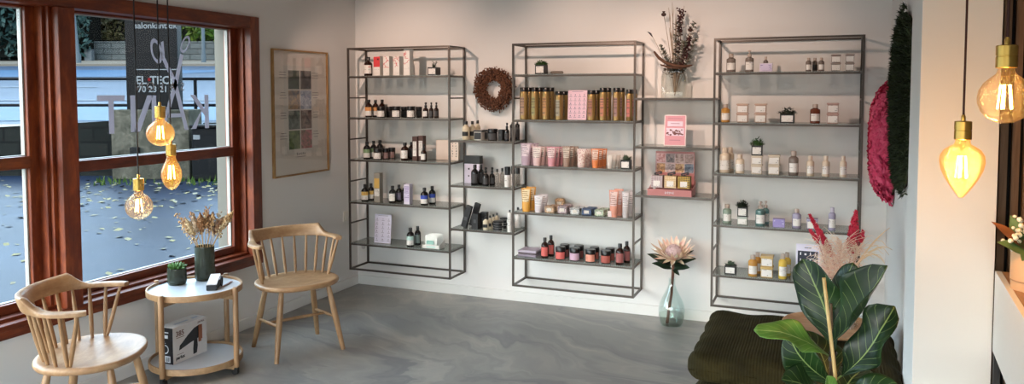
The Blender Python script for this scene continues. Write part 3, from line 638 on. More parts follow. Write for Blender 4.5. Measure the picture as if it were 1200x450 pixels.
def mk_planter(o, w, h, st):
    kind, fh = st[0], float(st[1]); t = .004
    m = MB(); m.box((0, 0, h / 2 - .001), (w - .002, w - .002, h - .006))
    for s in (-1, 1): m.box((s * (w / 2 - t / 2), 0, h / 2), (t, w, h)); m.box((0, s * (w / 2 - t / 2), h / 2), (w - 2 * t, t, h))
    m.build('pot', plain('planter_black', (24, 22, 22), .45), o)
    m = MB(); front_quad(m, w, w, h, -.4, .4, .14, .84); m.build('label', lab_mat('white'), o)
    rng = random.Random(int(w * 7919 + h * 104729 + len(kind))); m = MB()
    cols = dict(plant_spindly=((26, 38, 20), (56, 74, 40)), plant_bushy=((40, 74, 30), (88, 128, 60)), plant_dark=((18, 28, 16), (44, 58, 34)), plant_spiky=((78, 96, 76), (120, 136, 110)))[kind]
    def leaf(p, d, l, wd):
        d = d.normalized(); s = d.cross(Vector((0, 0, 1)));  s = s.normalized() if s.length > .01 else Vector((1, 0, 0)); u = s.cross(d).normalized()
        m.poly([p, p + d * l * .5 + s * wd + u * l * .04, p + d * l, p + d * l * .5 - s * wd + u * l * .04])
    if kind == 'plant_spindly':
        for k in range(7):
            a = rng.uniform(0, 6.28); ln = rng.uniform(.5, 1) * fh; tip = Vector((math.cos(a) * .6 * ln, math.sin(a) * .45 * ln, ln)); b = Vector((0, 0, h - .004)); m.tube([b, b + tip * .5, b + tip], .0012, 4)
            for q in range(5): aa = rng.uniform(0, 6.28); leaf(b + tip * rng.uniform(.55, 1), Vector((math.cos(aa), math.sin(aa), rng.uniform(-.2, .5))), rng.uniform(.012, .02), .006)
        for q in range(26): aa = rng.uniform(0, 6.28); leaf(Vector((0, 0, h)), Vector((math.cos(aa), math.sin(aa), rng.uniform(.2, 1.5))), rng.uniform(.02, .034), .007)
    elif kind == 'plant_spiky':
        for k in range(60): el = rng.uniform(.15, 1.4); a = k * 2.4; leaf(Vector((math.cos(a), math.sin(a), 0)) * w * .16 * math.cos(el) + Vector((0, 0, h - .004)), Vector((math.cos(a) * math.cos(el), math.sin(a) * math.cos(el), math.sin(el))), fh * rng.uniform(.7, 1), .006)
    else:
        for k in range(150):
            a = rng.uniform(0, 6.28); rr = (rng.random() ** .5) * w * .62; z = h + fh * (1 - (rr / (w * .66)) ** 2) * rng.uniform(.15, .85); p = Vector((rr * math.cos(a), rr * math.sin(a), z - .006))
            leaf(p, Vector((math.cos(a), math.sin(a), rng.uniform(.2, 1.6))), rng.uniform(.012, .022), .006)
        m.ball((0, 0, h), w * .42, 10, 6, 1, 1, fh / w)
    m.build('foliage', leafmat('leaf_' + kind, *cols, .45), o, fixn=False)
def glyph(m, x, z, s, y, kind):
    if kind == 0: m.box((x, y, z), (s * .34, .0006, s)); m.box((x, y, z + s * .62), (s * .16, .0006, s * .24))
    elif kind == 1: m.box((x, y, z - s * .2), (s * .7, .0006, s * .5)); m.box((x, y, z + s * .16), (s * .76, .0006, s * .14))
    elif kind == 2: m.box((x, y, z), (s * .42, .0006, s * .9)); m.box((x + s * .12, y, z + s * .55), (s * .3, .0006, s * .1))
    else: m.box((x, y, z), (s * .26, .0006, s * 1.05))
def mk_sign(o, w, h, st):
    b, p = st; tilt = Matrix.Rotation(R(-5), 4, 'X'); d = .004
    def put(m, name, mat): xform(m, Matrix.Translation((0, -.004, .002)) @ tilt); return m.build(name, mat, o)
    m = MB(); m.box((0, 0, h / 2), (w, d, h)); put(m, 'card', plain('card_' + b, PAL[b], .45, var=.02))
    if p == 'plain': return
    m = MB(); m.box((0, .012, .0015), (w * .9, .03, .003)); m.build('clear_foot', CAPS['clearcap'], o)
    y = -d / 2 - .0004; rng = random.Random(int(w * 1e4))
    if p == 'productgrid':
        m = MB(); c = 4 if b == 'pink' else 3; rws = 6
        for i in range(c):
            for j in range(rws):
                x = (-.36 + .72 * i / (c - 1)) * w; z = (.14 + .70 * j / (rws - 1)) * h; glyph(m, x, z, h * .05, y, rng.choice((0, 1, 2, 3))); m.box((x, y, z - h * .05), (w * .17, .0006, h * .007)); m.box((x, y, z - h * .064), (w * .13, .0006, h * .006))
        m.box((0, y, h * .955), (w * .6, .0006, h * .012)); put(m, 'print', plain('print_ink', (96, 82, 110), .6))
    elif p == 'navygrid':
        m = MB(); m.box((0, y, h * .46), (w * .86, .0006, h * .70)); put(m, 'navy_panel', plain('navy_panel', (26, 34, 58), .5)); m = MB()
        for i in range(4):
            for j in range(4): glyph(m, (-.31 + .62 * i / 3) * w, (.19 + .54 * j / 3) * h, h * .075, y - .0006, (i * 3 + j * 2) % 4)
        put(m, 'white_bottle_print', plain('print_white', (222, 224, 230), .6)); m = MB(); m.box((0, y, h * .9), (w * .3, .0006, h * .025)); put(m, 'heading', plain('print_grey', (120, 120, 140), .6))
    elif p == 'poster':
        m = MB()
        for s in (-1, 1): m.box((s * (w / 2 - .003), y, h / 2), (.006, .001, h)); m.box((0, y, h / 2 + s * (h / 2 - .003)), (w, .001, .006))
        put(m, 'white_border', plain('poster_border', (236, 226, 224), .4))
        m = MB(); m.box((0, y, h * .71), (w * .7, .0006, h * .16)); m.box((0, y, h * .45), (w * .80, .0006, h * .25)); put(m, 'pale_panel', plain('poster_pale', (226, 208, 222), .5))
        for zz, ww, hh in ((.72, .4, .018), (.88, .66, .014), (.185, .5, .02)): m = MB(); m.box((0, y - .0003, h * zz), (w * ww, .0006, h * hh)); put(m, 'text_line', plain('poster_text', (170, 112, 130), .6))
        m = MB()
        for k in range(34): m.ball((rng.uniform(-.38, .38) * w, y - .0004, (.45 + rng.uniform(-.10, .07)) * h), rng.uniform(.003, .009), 7, 5, rng.uniform(.6, 1.3), .05, rng.uniform(.5, 1.1))
        put(m, 'picture_shapes', plain('poster_dark', (112, 66, 66), .6))
for _k in list(PAL):
    if _k.endswith('band'): PAL[_k] = tuple(.6 * a + .4 * b for a, b in zip(PAL[_k], (146, 122, 84)))
TUBE = {k: tuple(None if c is None else tuple(.84 * a + .16 * b for a, b in zip(c, (186, 172, 162))) for c in v) for k, v in TUBE.items()}
CAT = dict(bottle=('bottle', 'bottle'), jar=('cosmetic_jar', 'jar'), spray=('spray_bottle', 'bottle'), pump=('pump_bottle', 'bottle'), can=('spray_can', 'can'), tube=('cosmetic_tube', 'tube'), soap=('wrapped_soap', 'soap'), carton=('carton', 'box'), tub=('cosmetic_tub', 'tub'), planter=('potted_succulent', 'plant'), sign=('counter_card', 'sign'), lean=('flat_box', 'box'), giftbox=('gift_box', 'box'), stone=('stone_dish', 'dish'), pouchbox=('display_carton', 'box'), cloth=('flat_pouch', 'pouch'))
PLACE = dict(L='the left rack', M='the middle rack', R='the right rack', A='the connecting shelves below the wreath', B='the connecting shelves by the dried bouquet')
PLU = dict(bottle='bottles', jar='jars', spray='spray bottles', pump='pump bottles', can='cans', tube='tubes', soap='wrapped soaps', carton='cartons', tub='tubs', planter='small planters', sign='printed cards', lean='leaning boxes')
def product(s, k, x, y, z, w, d, h, st, lb):
    st = st.split(','); nm, cat = CAT[k]
    if k == 'pouchbox':
        o = thing(nm, lb, cat, (x, y, z)); t = .003; hh = h * .62
        m = MB(); m.box((0, 0, .0015), (w, d, t))
        for q in (-1, 1): m.prism([(q * w / 2, -d / 2, 0), (q * w / 2, d / 2, 0), (q * w / 2, d / 2, hh * 1.15), (q * w / 2, -d / 2, hh * .5)], (-q * t, 0, 0))
        m.box((0, d / 2 - t / 2, hh * .57), (w, t, hh * 1.15)); m.box((0, -d / 2 + t / 2, hh * .25), (w, t, hh * .5)); m.build('box', plain('carton_white', PAL['white'], .5, var=.03), o)
        m = MB(); m.box((0, -d / 2 - .0005, hh * .25), (w * .5, .001, hh * .2)); m.build('label', lab_mat('mint'), o)
        for i in range(3):
            p = thing('mint_pouch', ['front white and mint pouch leaning in the white display carton', 'middle white and mint pouch in the white display carton', 'rear white and mint pouch in the white display carton'][i], 'pouch', (x - .012 + .012 * i, y - .024 + .024 * i, z + .004), 0, 'pouches in the white display carton')
            m = MB(); pw, ph = .105, h + .004 + .004 * i; n = 6
            rows = [[(-pw / 2 + pw * a / n, -.008 * math.sin(PI * a / n) * math.sin(PI * (b / n) ** .7) + b / n * .012, ph * b / n) for a in range(n + 1)] for b in range(n + 1)]
            V = [[m.bm.verts.new(q) for q in r] for r in rows]; W = [[m.bm.verts.new((q[0], 2 * q[2] / ph * .012 - q[1] + .001, q[2])) for q in r] for r in rows]
            for A, f in ((V, 1), (W, -1)):
                for b in range(n):
                    for a in range(n): m.bm.faces.new((A[b][a], A[b][a + 1], A[b + 1][a + 1], A[b + 1][a]))
            m.build('pouch_body', plain('pouch_white', (220, 222, 216), .4), p, smooth=True)
            m = MB(); m.box((0, -.0095, ph * .45), (pw * .6, .002, ph * .3)); m.build('mint_print', printed('mint_print', (150, 196, 184), (96, 150, 140), .012, .6), p)
        return
    if k == 'cloth':
        rng = random.Random(4); zz = z
        for i, (c, l) in enumerate((((150, 136, 152), 'bottom lilac-grey flat pouch of the pile on the lowest shelf'), ((86, 72, 78), 'dark flat pouch in the middle of the pile'), ((190, 176, 192), 'pale lilac flat pouch on top of the pile'))):
            p = thing('flat_pouch', l, 'pouch', (x + rng.uniform(-.006, .006), y, zz), rng.uniform(-.06, .06), 'flat pouches piled on the middle rack')
            m = MB(); m.box((0, 0, .007), (w * .92, d, .014)); m.build('pouch_body', plain('pouchc%d' % i, c, .45), p, bevel=.005, bseg=3)
            m = MB(); m.box((0, -d / 2 + .012, .0145), (w * .9, .012, .001)); m.build('seal_strip', plain('pouch_seal', (206, 198, 208), .4), p); zz += .0155
        return
    o = thing(nm, lb, cat, (x, y, z), 0, (PLU[k] + ' on ' + PLACE[s[0]]) if k in PLU else None)
    if k == 'bottle': mk_bottle(o, w, h, st)
    elif k == 'jar': mk_jar(o, w, h, st)
    elif k == 'spray': mk_spray(o, w, h, st)
    elif k == 'pump': mk_pump(o, w, h, st)
    elif k == 'can': mk_can(o, w, h, st)
    elif k == 'tube': mk_tube(o, w, h, st)
    elif k == 'soap': mk_soap(o, w, d, h, st)
    elif k == 'carton': mk_carton(o, w, d, h, st)
    elif k == 'planter': mk_planter(o, w, h, st)
    elif k == 'sign': mk_sign(o, w, h, st)
    elif k == 'tub':
        b, a1, a2 = st; m = MB(); m.box((0, 0, h * .41), (w * .9, d * .9, h * .82)); m.build('body', TUB[b], o, bevel=.004)
        m = MB(); m.box((0, 0, h * .91), (w, d, h * .18)); m.build('lid', M_blackcap if a1 == 'black' else TUB[b], o, bevel=.003)
        m = MB(); m.box((0, -d * .45 - .0005, h * .42), (w * .80, .001, h * .66)); m.build('label', lab_mat(a2), o)
    elif k == 'lean':
        a = R(17); W, H = .045, h / math.cos(a) - .01; m = MB(); m.box((0, 0, H / 2), (W, d, H)); rot = Matrix.Rotation(a, 4, 'Y'); xform(m, Matrix.Translation((-.02, 0, W / 2 * math.sin(a))) @ rot); m.build('box', plain('carton_black', PAL['black'], .4), o, bevel=.001)
        m = MB(); m.box((0, -d / 2 - .0005, H * .4), (W * .5, .001, H * .16)); xform(m, Matrix.Translation((-.02, 0, W / 2 * math.sin(a))) @ rot); m.build('emblem', plain('grey_emblem', (70, 70, 72), .6), o)
    elif k == 'giftbox':
        m = MB(); m.box((0, 0, h / 2), (w, d, h)); m.build('box', plain('gift_cream', (224, 206, 192), .5, var=.03), o, bevel=.0015); rng = random.Random(3)
        for cx in (.08, .24, .40):
            m = MB()
            for j in range(6): m.box((cx * w + rng.uniform(-.004, .004), -d / 2 - .0004, (.2 + .13 * j) * h), (rng.uniform(.004, .009), .0008, rng.uniform(.004, .011)), Euler((0, rng.uniform(-.6, .6), 0)))
            m.build('print_column', plain('mark_ink', (60, 52, 52), .6), o)
    elif k == 'stone':
        m = MB(); m.lathe([(0, 0), (w * .40, 0), (w * .5, h * .35), (w * .47, h * .8), (w * .40, h), (w * .30, h * .9), (0, h * .8)], seg=20, sy=d / w); m.build('dish', plain('grey_stone', (128, 116, 106), .7, var=.15), o, smooth=True)
ITEMS = [
('L1', 'bottle', -3.413, 5.303, 1.7575, 0.067, 0.067, 0.151, 'amber,red2,white', "amber bottle with a red and white label, first item on the left rack's top shelf"),
('L1', 'carton', -3.313, 5.3, 1.7575, 0.058, 0.06, 0.154, 'white,redpanel', 'white carton with a solid red upper panel, beside the amber bottle'),
('L1', 'carton', -3.226, 5.3, 1.7575, 0.055, 0.06, 0.153, 'white,redprint', 'short white carton with red scribble print, second carton from the amber bottle'),
('L1', 'carton', -3.134, 5.3, 1.7575, 0.056, 0.06, 0.151, 'white,redprint', 'short white carton with red scribble print, next to the tall carton'),
('L1', 'carton', -3.04, 5.3, 1.7575, 0.053, 0.06, 0.206, 'white,redprint', "tall white carton with red scribble print on the left rack's top shelf"),
('L1', 'planter', -2.819, 5.307, 1.7575, 0.074, 0.074, 0.062, 'plant_spindly,.06', "square black planter with a spindly leafy sprig on the left rack's top shelf"),
('L2', 'bottle', -3.398, 5.28, 1.4265, 0.059, 0.059, 0.141, 'amber,orange,white', "amber bottle with orange and white label, front left of the left rack's second shelf"),
('L2', 'bottle', -3.376, 5.346, 1.4265, 0.052, 0.052, 0.139, 'amber,orange,white', 'amber bottle with orange label, tucked behind the front orange-labelled bottle'),
('L2', 'bottle', -3.358, 5.418, 1.4265, 0.056, 0.056, 0.14, 'amber,grey,white', 'amber bottle without orange, standing behind the first black-lidded jar'),
('L2', 'jar', -3.284, 5.285, 1.4265, 0.069, 0.069, 0.085, 'amber,black,white', 'black-lidded jar with white label, first of the jar row on the left rack'),
('L2', 'jar', -3.272, 5.388, 1.4265, 0.055, 0.055, 0.084, 'amber,black,dgrey', 'dark jar set back between the first and second white-labelled jars'),
('L2', 'jar', -3.144, 5.284, 1.4265, 0.068, 0.068, 0.089, 'amber,black,white', 'black-lidded jar with white label, second of the jar row on the left rack'),
('L2', 'jar', -3.133, 5.387, 1.4265, 0.053, 0.053, 0.085, 'amber,black,dgrey', 'dark jar set back between the second and third white-labelled jars'),
('L2', 'jar', -3.01, 5.283, 1.4265, 0.066, 0.066, 0.09, 'amber,black,white', 'black-lidded jar with white label, third of the jar row on the left rack'),
('L2', 'jar', -2.998, 5.385, 1.4265, 0.05, 0.05, 0.085, 'amber,black,dgrey', 'dark jar set back just left of the three spray bottles'),
('L2', 'spray', -2.876, 5.273, 1.4265, 0.045, 0.045, 0.121, 'amber,black,white', 'small amber spray bottle with white label, first of three in a row'),
('L2', 'spray', -2.835, 5.288, 1.4265, 0.036, 0.036, 0.121, 'amber,black,dgrey', 'small amber spray bottle with dark label, middle of three in a row'),
('L2', 'spray', -2.802, 5.309, 1.4265, 0.038, 0.038, 0.121, 'amber,black,dgrey', 'small amber spray bottle with dark label, last of three in a row'),
('L3', 'bottle', -3.418, 5.28, 1.0895, 0.06, 0.06, 0.139, 'black,green,white', 'dark bottle with green and white label, front of the trio on the left rack'),
('L3', 'bottle', -3.398, 5.346, 1.0895, 0.052, 0.052, 0.143, 'black,green,white', 'dark bottle with green label, middle of the trio on the left rack'),
('L3', 'bottle', -3.382, 5.418, 1.0895, 0.056, 0.056, 0.146, 'black,dgrey,white', 'dark bottle, rearmost of the trio behind a white-labelled jar'),
('L3', 'jar', -3.317, 5.28, 1.0895, 0.07, 0.07, 0.087, 'black,black,white', 'black jar with white label standing in front of the green-labelled bottles'),
('L3', 'jar', -3.283, 5.345, 1.0895, 0.05, 0.05, 0.084, 'amber,black,rosegrey', 'small dark jar with greyish label, left of a pair on the third shelf'),
('L3', 'jar', -3.263, 5.407, 1.0895, 0.055, 0.055, 0.087, 'amber,black,rosegrey', 'small dark jar with greyish label, right of a pair on the third shelf'),
('L3', 'bottle', -3.069, 5.282, 1.0895, 0.064, 0.064, 0.141, 'amber,white,white', 'dark bottle with a large white label, left of the two tall cartons'),
('L3', 'bottle', -3.059, 5.366, 1.0895, 0.052, 0.052, 0.14, 'amber,dgrey,dgrey', 'dark bottle hiding behind the large white-labelled bottle'),
('L3', 'carton', -2.986, 5.315, 1.0895, 0.043, 0.05, 0.189, 'brown,whitepanel', 'tall brown carton with white panel, left one of two'),
('L3', 'carton', -2.945, 5.335, 1.0895, 0.046, 0.05, 0.194, 'brown,whitepanel', 'tall brown carton with white panel, right one of two'),
('L3', 'spray', -2.885, 5.255, 1.0895, 0.047, 0.047, 0.134, 'amber,black,white', 'small dark dropper bottle with white label in front of the brown cartons'),
('L3', 'giftbox', -2.769, 5.442, 1.0895, 0.197, 0.035, 0.157, 'cream,dots', 'wide cream box printed with columns of dark marks on the left rack'),
('L4', 'bottle', -3.44, 5.281, 0.7465, 0.062, 0.062, 0.136, 'black,yellow,white', 'dark bottle with yellow and white label, front one of two'),
('L4', 'bottle', -3.425, 5.346, 0.7465, 0.052, 0.052, 0.137, 'black,yellow,white', 'dark bottle with yellow label, rear one of two beside the grey carton'),
('L4', 'carton', -3.317, 5.285, 0.7465, 0.053, 0.05, 0.233, 'greybox,yellowpanel', "tall grey carton with yellow panel on the left rack's fourth shelf"),
('L4', 'bottle', -3.183, 5.279, 0.7465, 0.058, 0.058, 0.135, 'black,white,white', 'dark bottle with white label, first of three left of the lilac carton'),
('L4', 'bottle', -3.163, 5.346, 0.7465, 0.052, 0.052, 0.138, 'black,lilacgrey,lilacgrey', 'dark bottle with lilac-grey label, second of three left of the lilac carton'),
('L4', 'bottle', -3.148, 5.416, 0.7465, 0.052, 0.052, 0.141, 'black,lilacgrey,lilacgrey', 'dark bottle almost hidden behind the lilac carton'),
('L4', 'carton', -3.035, 5.27, 0.7465, 0.052, 0.05, 0.158, 'palelilac,lilacpanel', 'pale lilac and white carton standing before a dark bottle'),
('L4', 'bottle', -2.89, 5.27, 0.7465, 0.061, 0.061, 0.135, 'black,blue,white', 'dark bottle with bright blue and white label, front one of two'),
('L4', 'bottle', -2.863, 5.348, 0.7465, 0.056, 0.056, 0.141, 'black,blue,white', 'dark bottle with bright blue and white label, rear one of two'),
('L5', 'sign', -3.286, 5.29, 0.4095, 0.153, 0.02, 0.231, 'lavender,productgrid', "white product chart card standing on the left rack's lowest shelf"),
('L5', 'bottle', -3.018, 5.271, 0.4095, 0.061, 0.061, 0.147, 'black,mint,white', 'dark bottle with pale mint label, front one of two on the lowest shelf'),
('L5', 'bottle', -2.995, 5.346, 0.4095, 0.052, 0.052, 0.15, 'black,mintgrey,mintgrey', 'dark bottle with dull label, rear one of two on the lowest shelf'),
('L5', 'pouchbox', -2.821, 5.285, 0.4095, 0.154, 0.09, 0.092, 'white,mint', 'open white display carton holding white and mint pouches'),
('A1', 'bottle', -2.538, 5.289, 1.2645, 0.059, 0.059, 0.141, 'cream,black2,cream', 'cream bottle with black cap and black label, front of three on the upper connecting shelf'),
('A1', 'bottle', -2.514, 5.353, 1.2645, 0.047, 0.047, 0.14, 'cream,black2,cream', 'cream bottle with black cap, middle of three on the upper connecting shelf'),
('A1', 'bottle', -2.501, 5.422, 1.2645, 0.044, 0.044, 0.144, 'cream,black2,cream', 'cream bottle with black cap, rearmost of three on the upper connecting shelf'),
('A1', 'tub', -2.423, 5.284, 1.2645, 0.069, 0.069, 0.077, 'whitetub,black,black2', 'square white tub with black lid and black label on the upper connecting shelf'),
('A1', 'tub', -2.388, 5.334, 1.2645, 0.048, 0.048, 0.078, 'greytub,black,black2', 'grey tub with black lid, left of the round black tub'),
('A1', 'jar', -2.314, 5.287, 1.2645, 0.073, 0.073, 0.087, 'black,black,dgrey', 'round black tub with pale emblem on the upper connecting shelf'),
('A1', 'carton', -2.252, 5.3, 1.2645, 0.035, 0.04, 0.082, 'black,none', 'small plain black carton, right of the round black tub'),
('A1', 'carton', -2.243, 5.36, 1.2645, 0.028, 0.04, 0.079, 'black,none', 'small plain black carton, set back behind the first black spray bottle'),
('A1', 'spray', -2.187, 5.259, 1.2645, 0.038, 0.038, 0.135, 'black,black,dgrey', 'black spray bottle with grey emblem, first of three on the upper connecting shelf'),
('A1', 'spray', -2.185, 5.358, 1.2645, 0.035, 0.035, 0.134, 'black,black,dgrey', "black spray bottle, second of three, behind the middle rack's upright"),
('A1', 'spray', -2.175, 5.438, 1.2645, 0.036, 0.036, 0.135, 'black,black,dgrey', "black spray bottle, last of three, just past the middle rack's upright"),
('A2', 'carton', -2.527, 5.4, 0.9205, 0.131, 0.06, 0.212, 'palelilac,blacktop', 'big pale carton with black top band at the back of the middle connecting shelf'),
('A2', 'bottle', -2.455, 5.27, 0.9205, 0.059, 0.059, 0.157, 'black,black2,dgrey', 'round-shouldered black bottle, frontmost before the big pale carton'),
('A2', 'bottle', -2.429, 5.327, 0.9205, 0.043, 0.043, 0.153, 'black,black2,dgrey', 'black bottle just behind the frontmost one on the middle connecting shelf'),
('A2', 'spray', -2.362, 5.264, 0.9205, 0.049, 0.049, 0.141, 'black,black,dgrey', 'black pump bottle with silvery emblem on the middle connecting shelf'),
('A2', 'spray', -2.33, 5.311, 0.9205, 0.043, 0.043, 0.138, 'black,black,dgrey', 'black pump bottle right of the silver-emblem one on the middle connecting shelf'),
('A2', 'bottle', -2.269, 5.268, 0.9205, 0.035, 0.035, 0.132, 'clear,black2,clear', 'small clear bottle with black cap, left one of a pair'),
('A2', 'bottle', -2.245, 5.306, 0.9205, 0.032, 0.032, 0.135, 'clear,black2,clear', 'small clear bottle with black cap, right one of a pair'),
('A2', 'can', -2.184, 5.264, 0.9205, 0.048, 0.048, 0.151, 'white,blackcap,white', "white can with big black cap before the middle rack's upright"),
('A2', 'can', -2.177, 5.357, 0.9205, 0.034, 0.034, 0.149, 'white,blackcap,white', 'slim white can with black cap, behind the upright'),
('A2', 'can', -2.171, 5.439, 0.9205, 0.037, 0.037, 0.133, 'clear,blackcap,clear', 'clear bottle with big black cap at the right end of the middle connecting shelf'),
('A3', 'lean', -2.535, 5.285, 0.5875, 0.065, 0.03, 0.173, 'black', 'long flat black box leaning left, front one of two'),
('A3', 'lean', -2.506, 5.365, 0.5875, 0.062, 0.03, 0.183, 'black', 'long flat black box leaning left, rear one of two'),
('A3', 'carton', -2.446, 5.27, 0.5875, 0.053, 0.05, 0.119, 'black,none', 'small black carton with pale emblem in front of the leaning boxes'),
('A3', 'carton', -2.411, 5.345, 0.5875, 0.05, 0.05, 0.12, 'black,none', 'small black carton set back behind the cream travel bottles'),
('A3', 'bottle', -2.359, 5.257, 0.5875, 0.044, 0.044, 0.1, 'cream,black2,cream', 'cream travel bottle with black cap, front one of four'),
('A3', 'bottle', -2.344, 5.301, 0.5875, 0.033, 0.033, 0.104, 'cream,black2,cream', 'cream travel bottle with black cap, second of four'),
('A3', 'bottle', -2.337, 5.351, 0.5875, 0.032, 0.032, 0.107, 'cream,black2,cream', 'cream travel bottle with black cap, third of four'),
('A3', 'bottle', -2.33, 5.4, 0.5875, 0.031, 0.031, 0.11, 'cream,black2,cream', 'cream travel bottle with black cap, rearmost of four'),
('A3', 'jar', -2.264, 5.273, 0.5875, 0.076, 0.076, 0.035, 'white,black,black2', 'lower black-lidded white jar of the front stack on the lower connecting shelf'),
('A3', 'jar', -2.264, 5.273, 0.623, 0.076, 0.076, 0.035, 'white,black,black2', 'upper black-lidded white jar of the front stack on the lower connecting shelf'),
('A3', 'jar', -2.255, 5.358, 0.5875, 0.056, 0.056, 0.042, 'white,black,black2', 'lower black-lidded white jar of the rear stack on the lower connecting shelf'),
('A3', 'jar', -2.255, 5.358, 0.63, 0.056, 0.056, 0.042, 'white,black,black2', 'upper black-lidded white jar of the rear stack on the lower connecting shelf'),
('A3', 'spray', -2.161, 5.25, 0.5875, 0.035, 0.035, 0.164, 'white,black,white', 'slim white spray can with dark nozzle on the lower connecting shelf'),
('A3', 'spray', -2.168, 5.433, 0.5875, 0.046, 0.046, 0.158, 'white,black,white', "larger white spray can half behind the middle rack's upright"),
('M1', 'planter', -1.936, 5.316, 1.7575, 0.073, 0.073, 0.068, 'plant_bushy,.045', "square planter with bushy green succulent on the middle rack's top shelf"),
('M1', 'stone', -1.839, 5.385, 1.7575, 0.099, 0.09, 0.024, 'stone', 'low flat grey stone dish beside the top planter'),
('M2', 'can', -2.058, 5.276, 1.4265, 0.062, 0.062, 0.235, 'gold,cap,roseband', 'gold spray can with black cap and pale rose stripe, front of its row'),
('M2', 'can', -2.054, 5.365, 1.4265, 0.06, 0.06, 0.235, 'gold,cap,roseband', 'gold spray can with black cap behind the front can with the pale rose stripe'),
('M2', 'can', -1.972, 5.274, 1.4265, 0.059, 0.059, 0.235, 'gold,cap,greenband', 'gold spray can with black cap and green stripe, front of its row'),
('M2', 'can', -1.966, 5.363, 1.4265, 0.056, 0.056, 0.235, 'gold,cap,greenband', 'gold spray can with black cap behind the front can with the green stripe'),
('M2', 'can', -1.886, 5.274, 1.4265, 0.058, 0.058, 0.234, 'gold,cap,orangeband', 'gold spray can with black cap and orange stripe, front of its row'),
('M2', 'can', -1.879, 5.363, 1.4265, 0.055, 0.055, 0.235, 'gold,cap,orangeband', 'gold spray can with black cap behind the front can with the orange stripe'),
('M2', 'can', -1.784, 5.276, 1.4265, 0.061, 0.061, 0.206, 'gold,cap,greyband', 'gold spray can with black cap and grey stripe, front of its row'),
('M2', 'can', -1.776, 5.364, 1.4265, 0.059, 0.059, 0.206, 'gold,cap,greyband', 'gold spray can with black cap behind the front can with the grey stripe'),
('M2', 'can', -1.542, 5.276, 1.4265, 0.061, 0.061, 0.213, 'gold,cap,redband', 'gold spray can with black cap and dull red stripe, front of its row'),
('M2', 'can', -1.531, 5.364, 1.4265, 0.059, 0.059, 0.214, 'gold,cap,redband', 'gold spray can with black cap behind the front can with the dull red stripe'),
('M2', 'can', -1.456, 5.272, 1.4265, 0.053, 0.053, 0.23, 'gold,cap,pinkband', 'gold spray can with black cap and salmon stripe, front of its row'),
('M2', 'can', -1.445, 5.361, 1.4265, 0.051, 0.051, 0.231, 'gold,cap,pinkband', 'gold spray can with black cap behind the front can with the salmon stripe'),
('M2', 'can', -1.358, 5.27, 1.4265, 0.051, 0.051, 0.23, 'gold,cap,plumband', 'gold spray can with black cap and mauve stripe, front of its row'),
('M2', 'can', -1.345, 5.359, 1.4265, 0.049, 0.049, 0.23, 'gold,cap,plumband', 'gold spray can with black cap behind the front can with the mauve stripe'),
('M2', 'can', -1.267, 5.267, 1.4265, 0.045, 0.045, 0.218, 'gold,cap,redpinkband', 'gold spray can with black cap and bright pink stripe, front of its row'),
('M2', 'can', -1.253, 5.356, 1.4265, 0.042, 0.042, 0.218, 'gold,cap,redpinkband', 'gold spray can with black cap behind the front can with the bright pink stripe'),
('M2', 'sign', -1.65, 5.28, 1.4265, 0.14, 0.02, 0.212, 'pink,productgrid', 'pink product chart card between the gold spray cans'),
('M3', 'tube', -2.036, 5.26, 1.0895, 0.084, 0.04, 0.161, 'lilactube', 'lilac hair tube standing on its cap, front of its row'),
('M3', 'tube', -2.028, 5.325, 1.0895, 0.08, 0.04, 0.157, 'lilactube', 'lilac hair tube, second in its row of three'),
('M3', 'tube', -2.022, 5.39, 1.0895, 0.077, 0.04, 0.154, 'lilactube', 'lilac hair tube, rearmost of its row'),
('M3', 'tube', -1.948, 5.26, 1.0895, 0.073, 0.04, 0.14, 'palepinktube', 'pale pink hair tube standing on its cap, front of its row'),
('M3', 'tube', -1.939, 5.325, 1.0895, 0.069, 0.04, 0.136, 'palepinktube', 'pale pink hair tube, second in its row of three'),
('M3', 'tube', -1.932, 5.39, 1.0895, 0.066, 0.04, 0.132, 'palepinktube', 'pale pink hair tube, rearmost of its row'),
('M3', 'tube', -1.835, 5.26, 1.0895, 0.072, 0.04, 0.141, 'pinktube', 'rose pink hair tube standing on its cap, front of its row'),
('M3', 'tube', -1.826, 5.325, 1.0895, 0.068, 0.04, 0.137, 'pinktube', 'rose pink hair tube, second in its row of three'),
('M3', 'tube', -1.818, 5.39, 1.0895, 0.065, 0.04, 0.133, 'pinktube', 'rose pink hair tube, rearmost of its row'),
('M3', 'tube', -1.722, 5.26, 1.0895, 0.064, 0.04, 0.147, 'browntube', 'brown hair tube standing on its cap, front of its row'),
('M3', 'tube', -1.711, 5.325, 1.0895, 0.061, 0.04, 0.143, 'browntube', 'brown hair tube, second in its row of three'),
('M3', 'tube', -1.702, 5.39, 1.0895, 0.057, 0.04, 0.139, 'browntube', 'brown hair tube, rearmost of its row'),
('M3', 'tube', -1.609, 5.26, 1.0895, 0.07, 0.04, 0.132, 'floraltube', 'speckled floral hair tube standing on its cap, front of its row'),
('M3', 'tube', -1.598, 5.325, 1.0895, 0.066, 0.04, 0.128, 'floraltube', 'speckled floral hair tube, second in its row of three'),
('M3', 'tube', -1.588, 5.39, 1.0895, 0.063, 0.04, 0.124, 'floraltube', 'speckled floral hair tube, rearmost of its row'),
('M3', 'tube', -1.507, 5.26, 1.0895, 0.059, 0.04, 0.135, 'orangetube', 'bright orange hair tube standing on its cap, front of its row'),
('M3', 'tube', -1.495, 5.325, 1.0895, 0.056, 0.04, 0.131, 'orangetube', 'bright orange hair tube, second in its row of three'),
('M3', 'tube', -1.484, 5.39, 1.0895, 0.053, 0.04, 0.127, 'orangetube', 'bright orange hair tube, rearmost of its row'),
('M3', 'tube', -1.401, 5.26, 1.0895, 0.046, 0.04, 0.094, 'greytube', 'short pale grey hair tube standing on its cap, front of its row'),
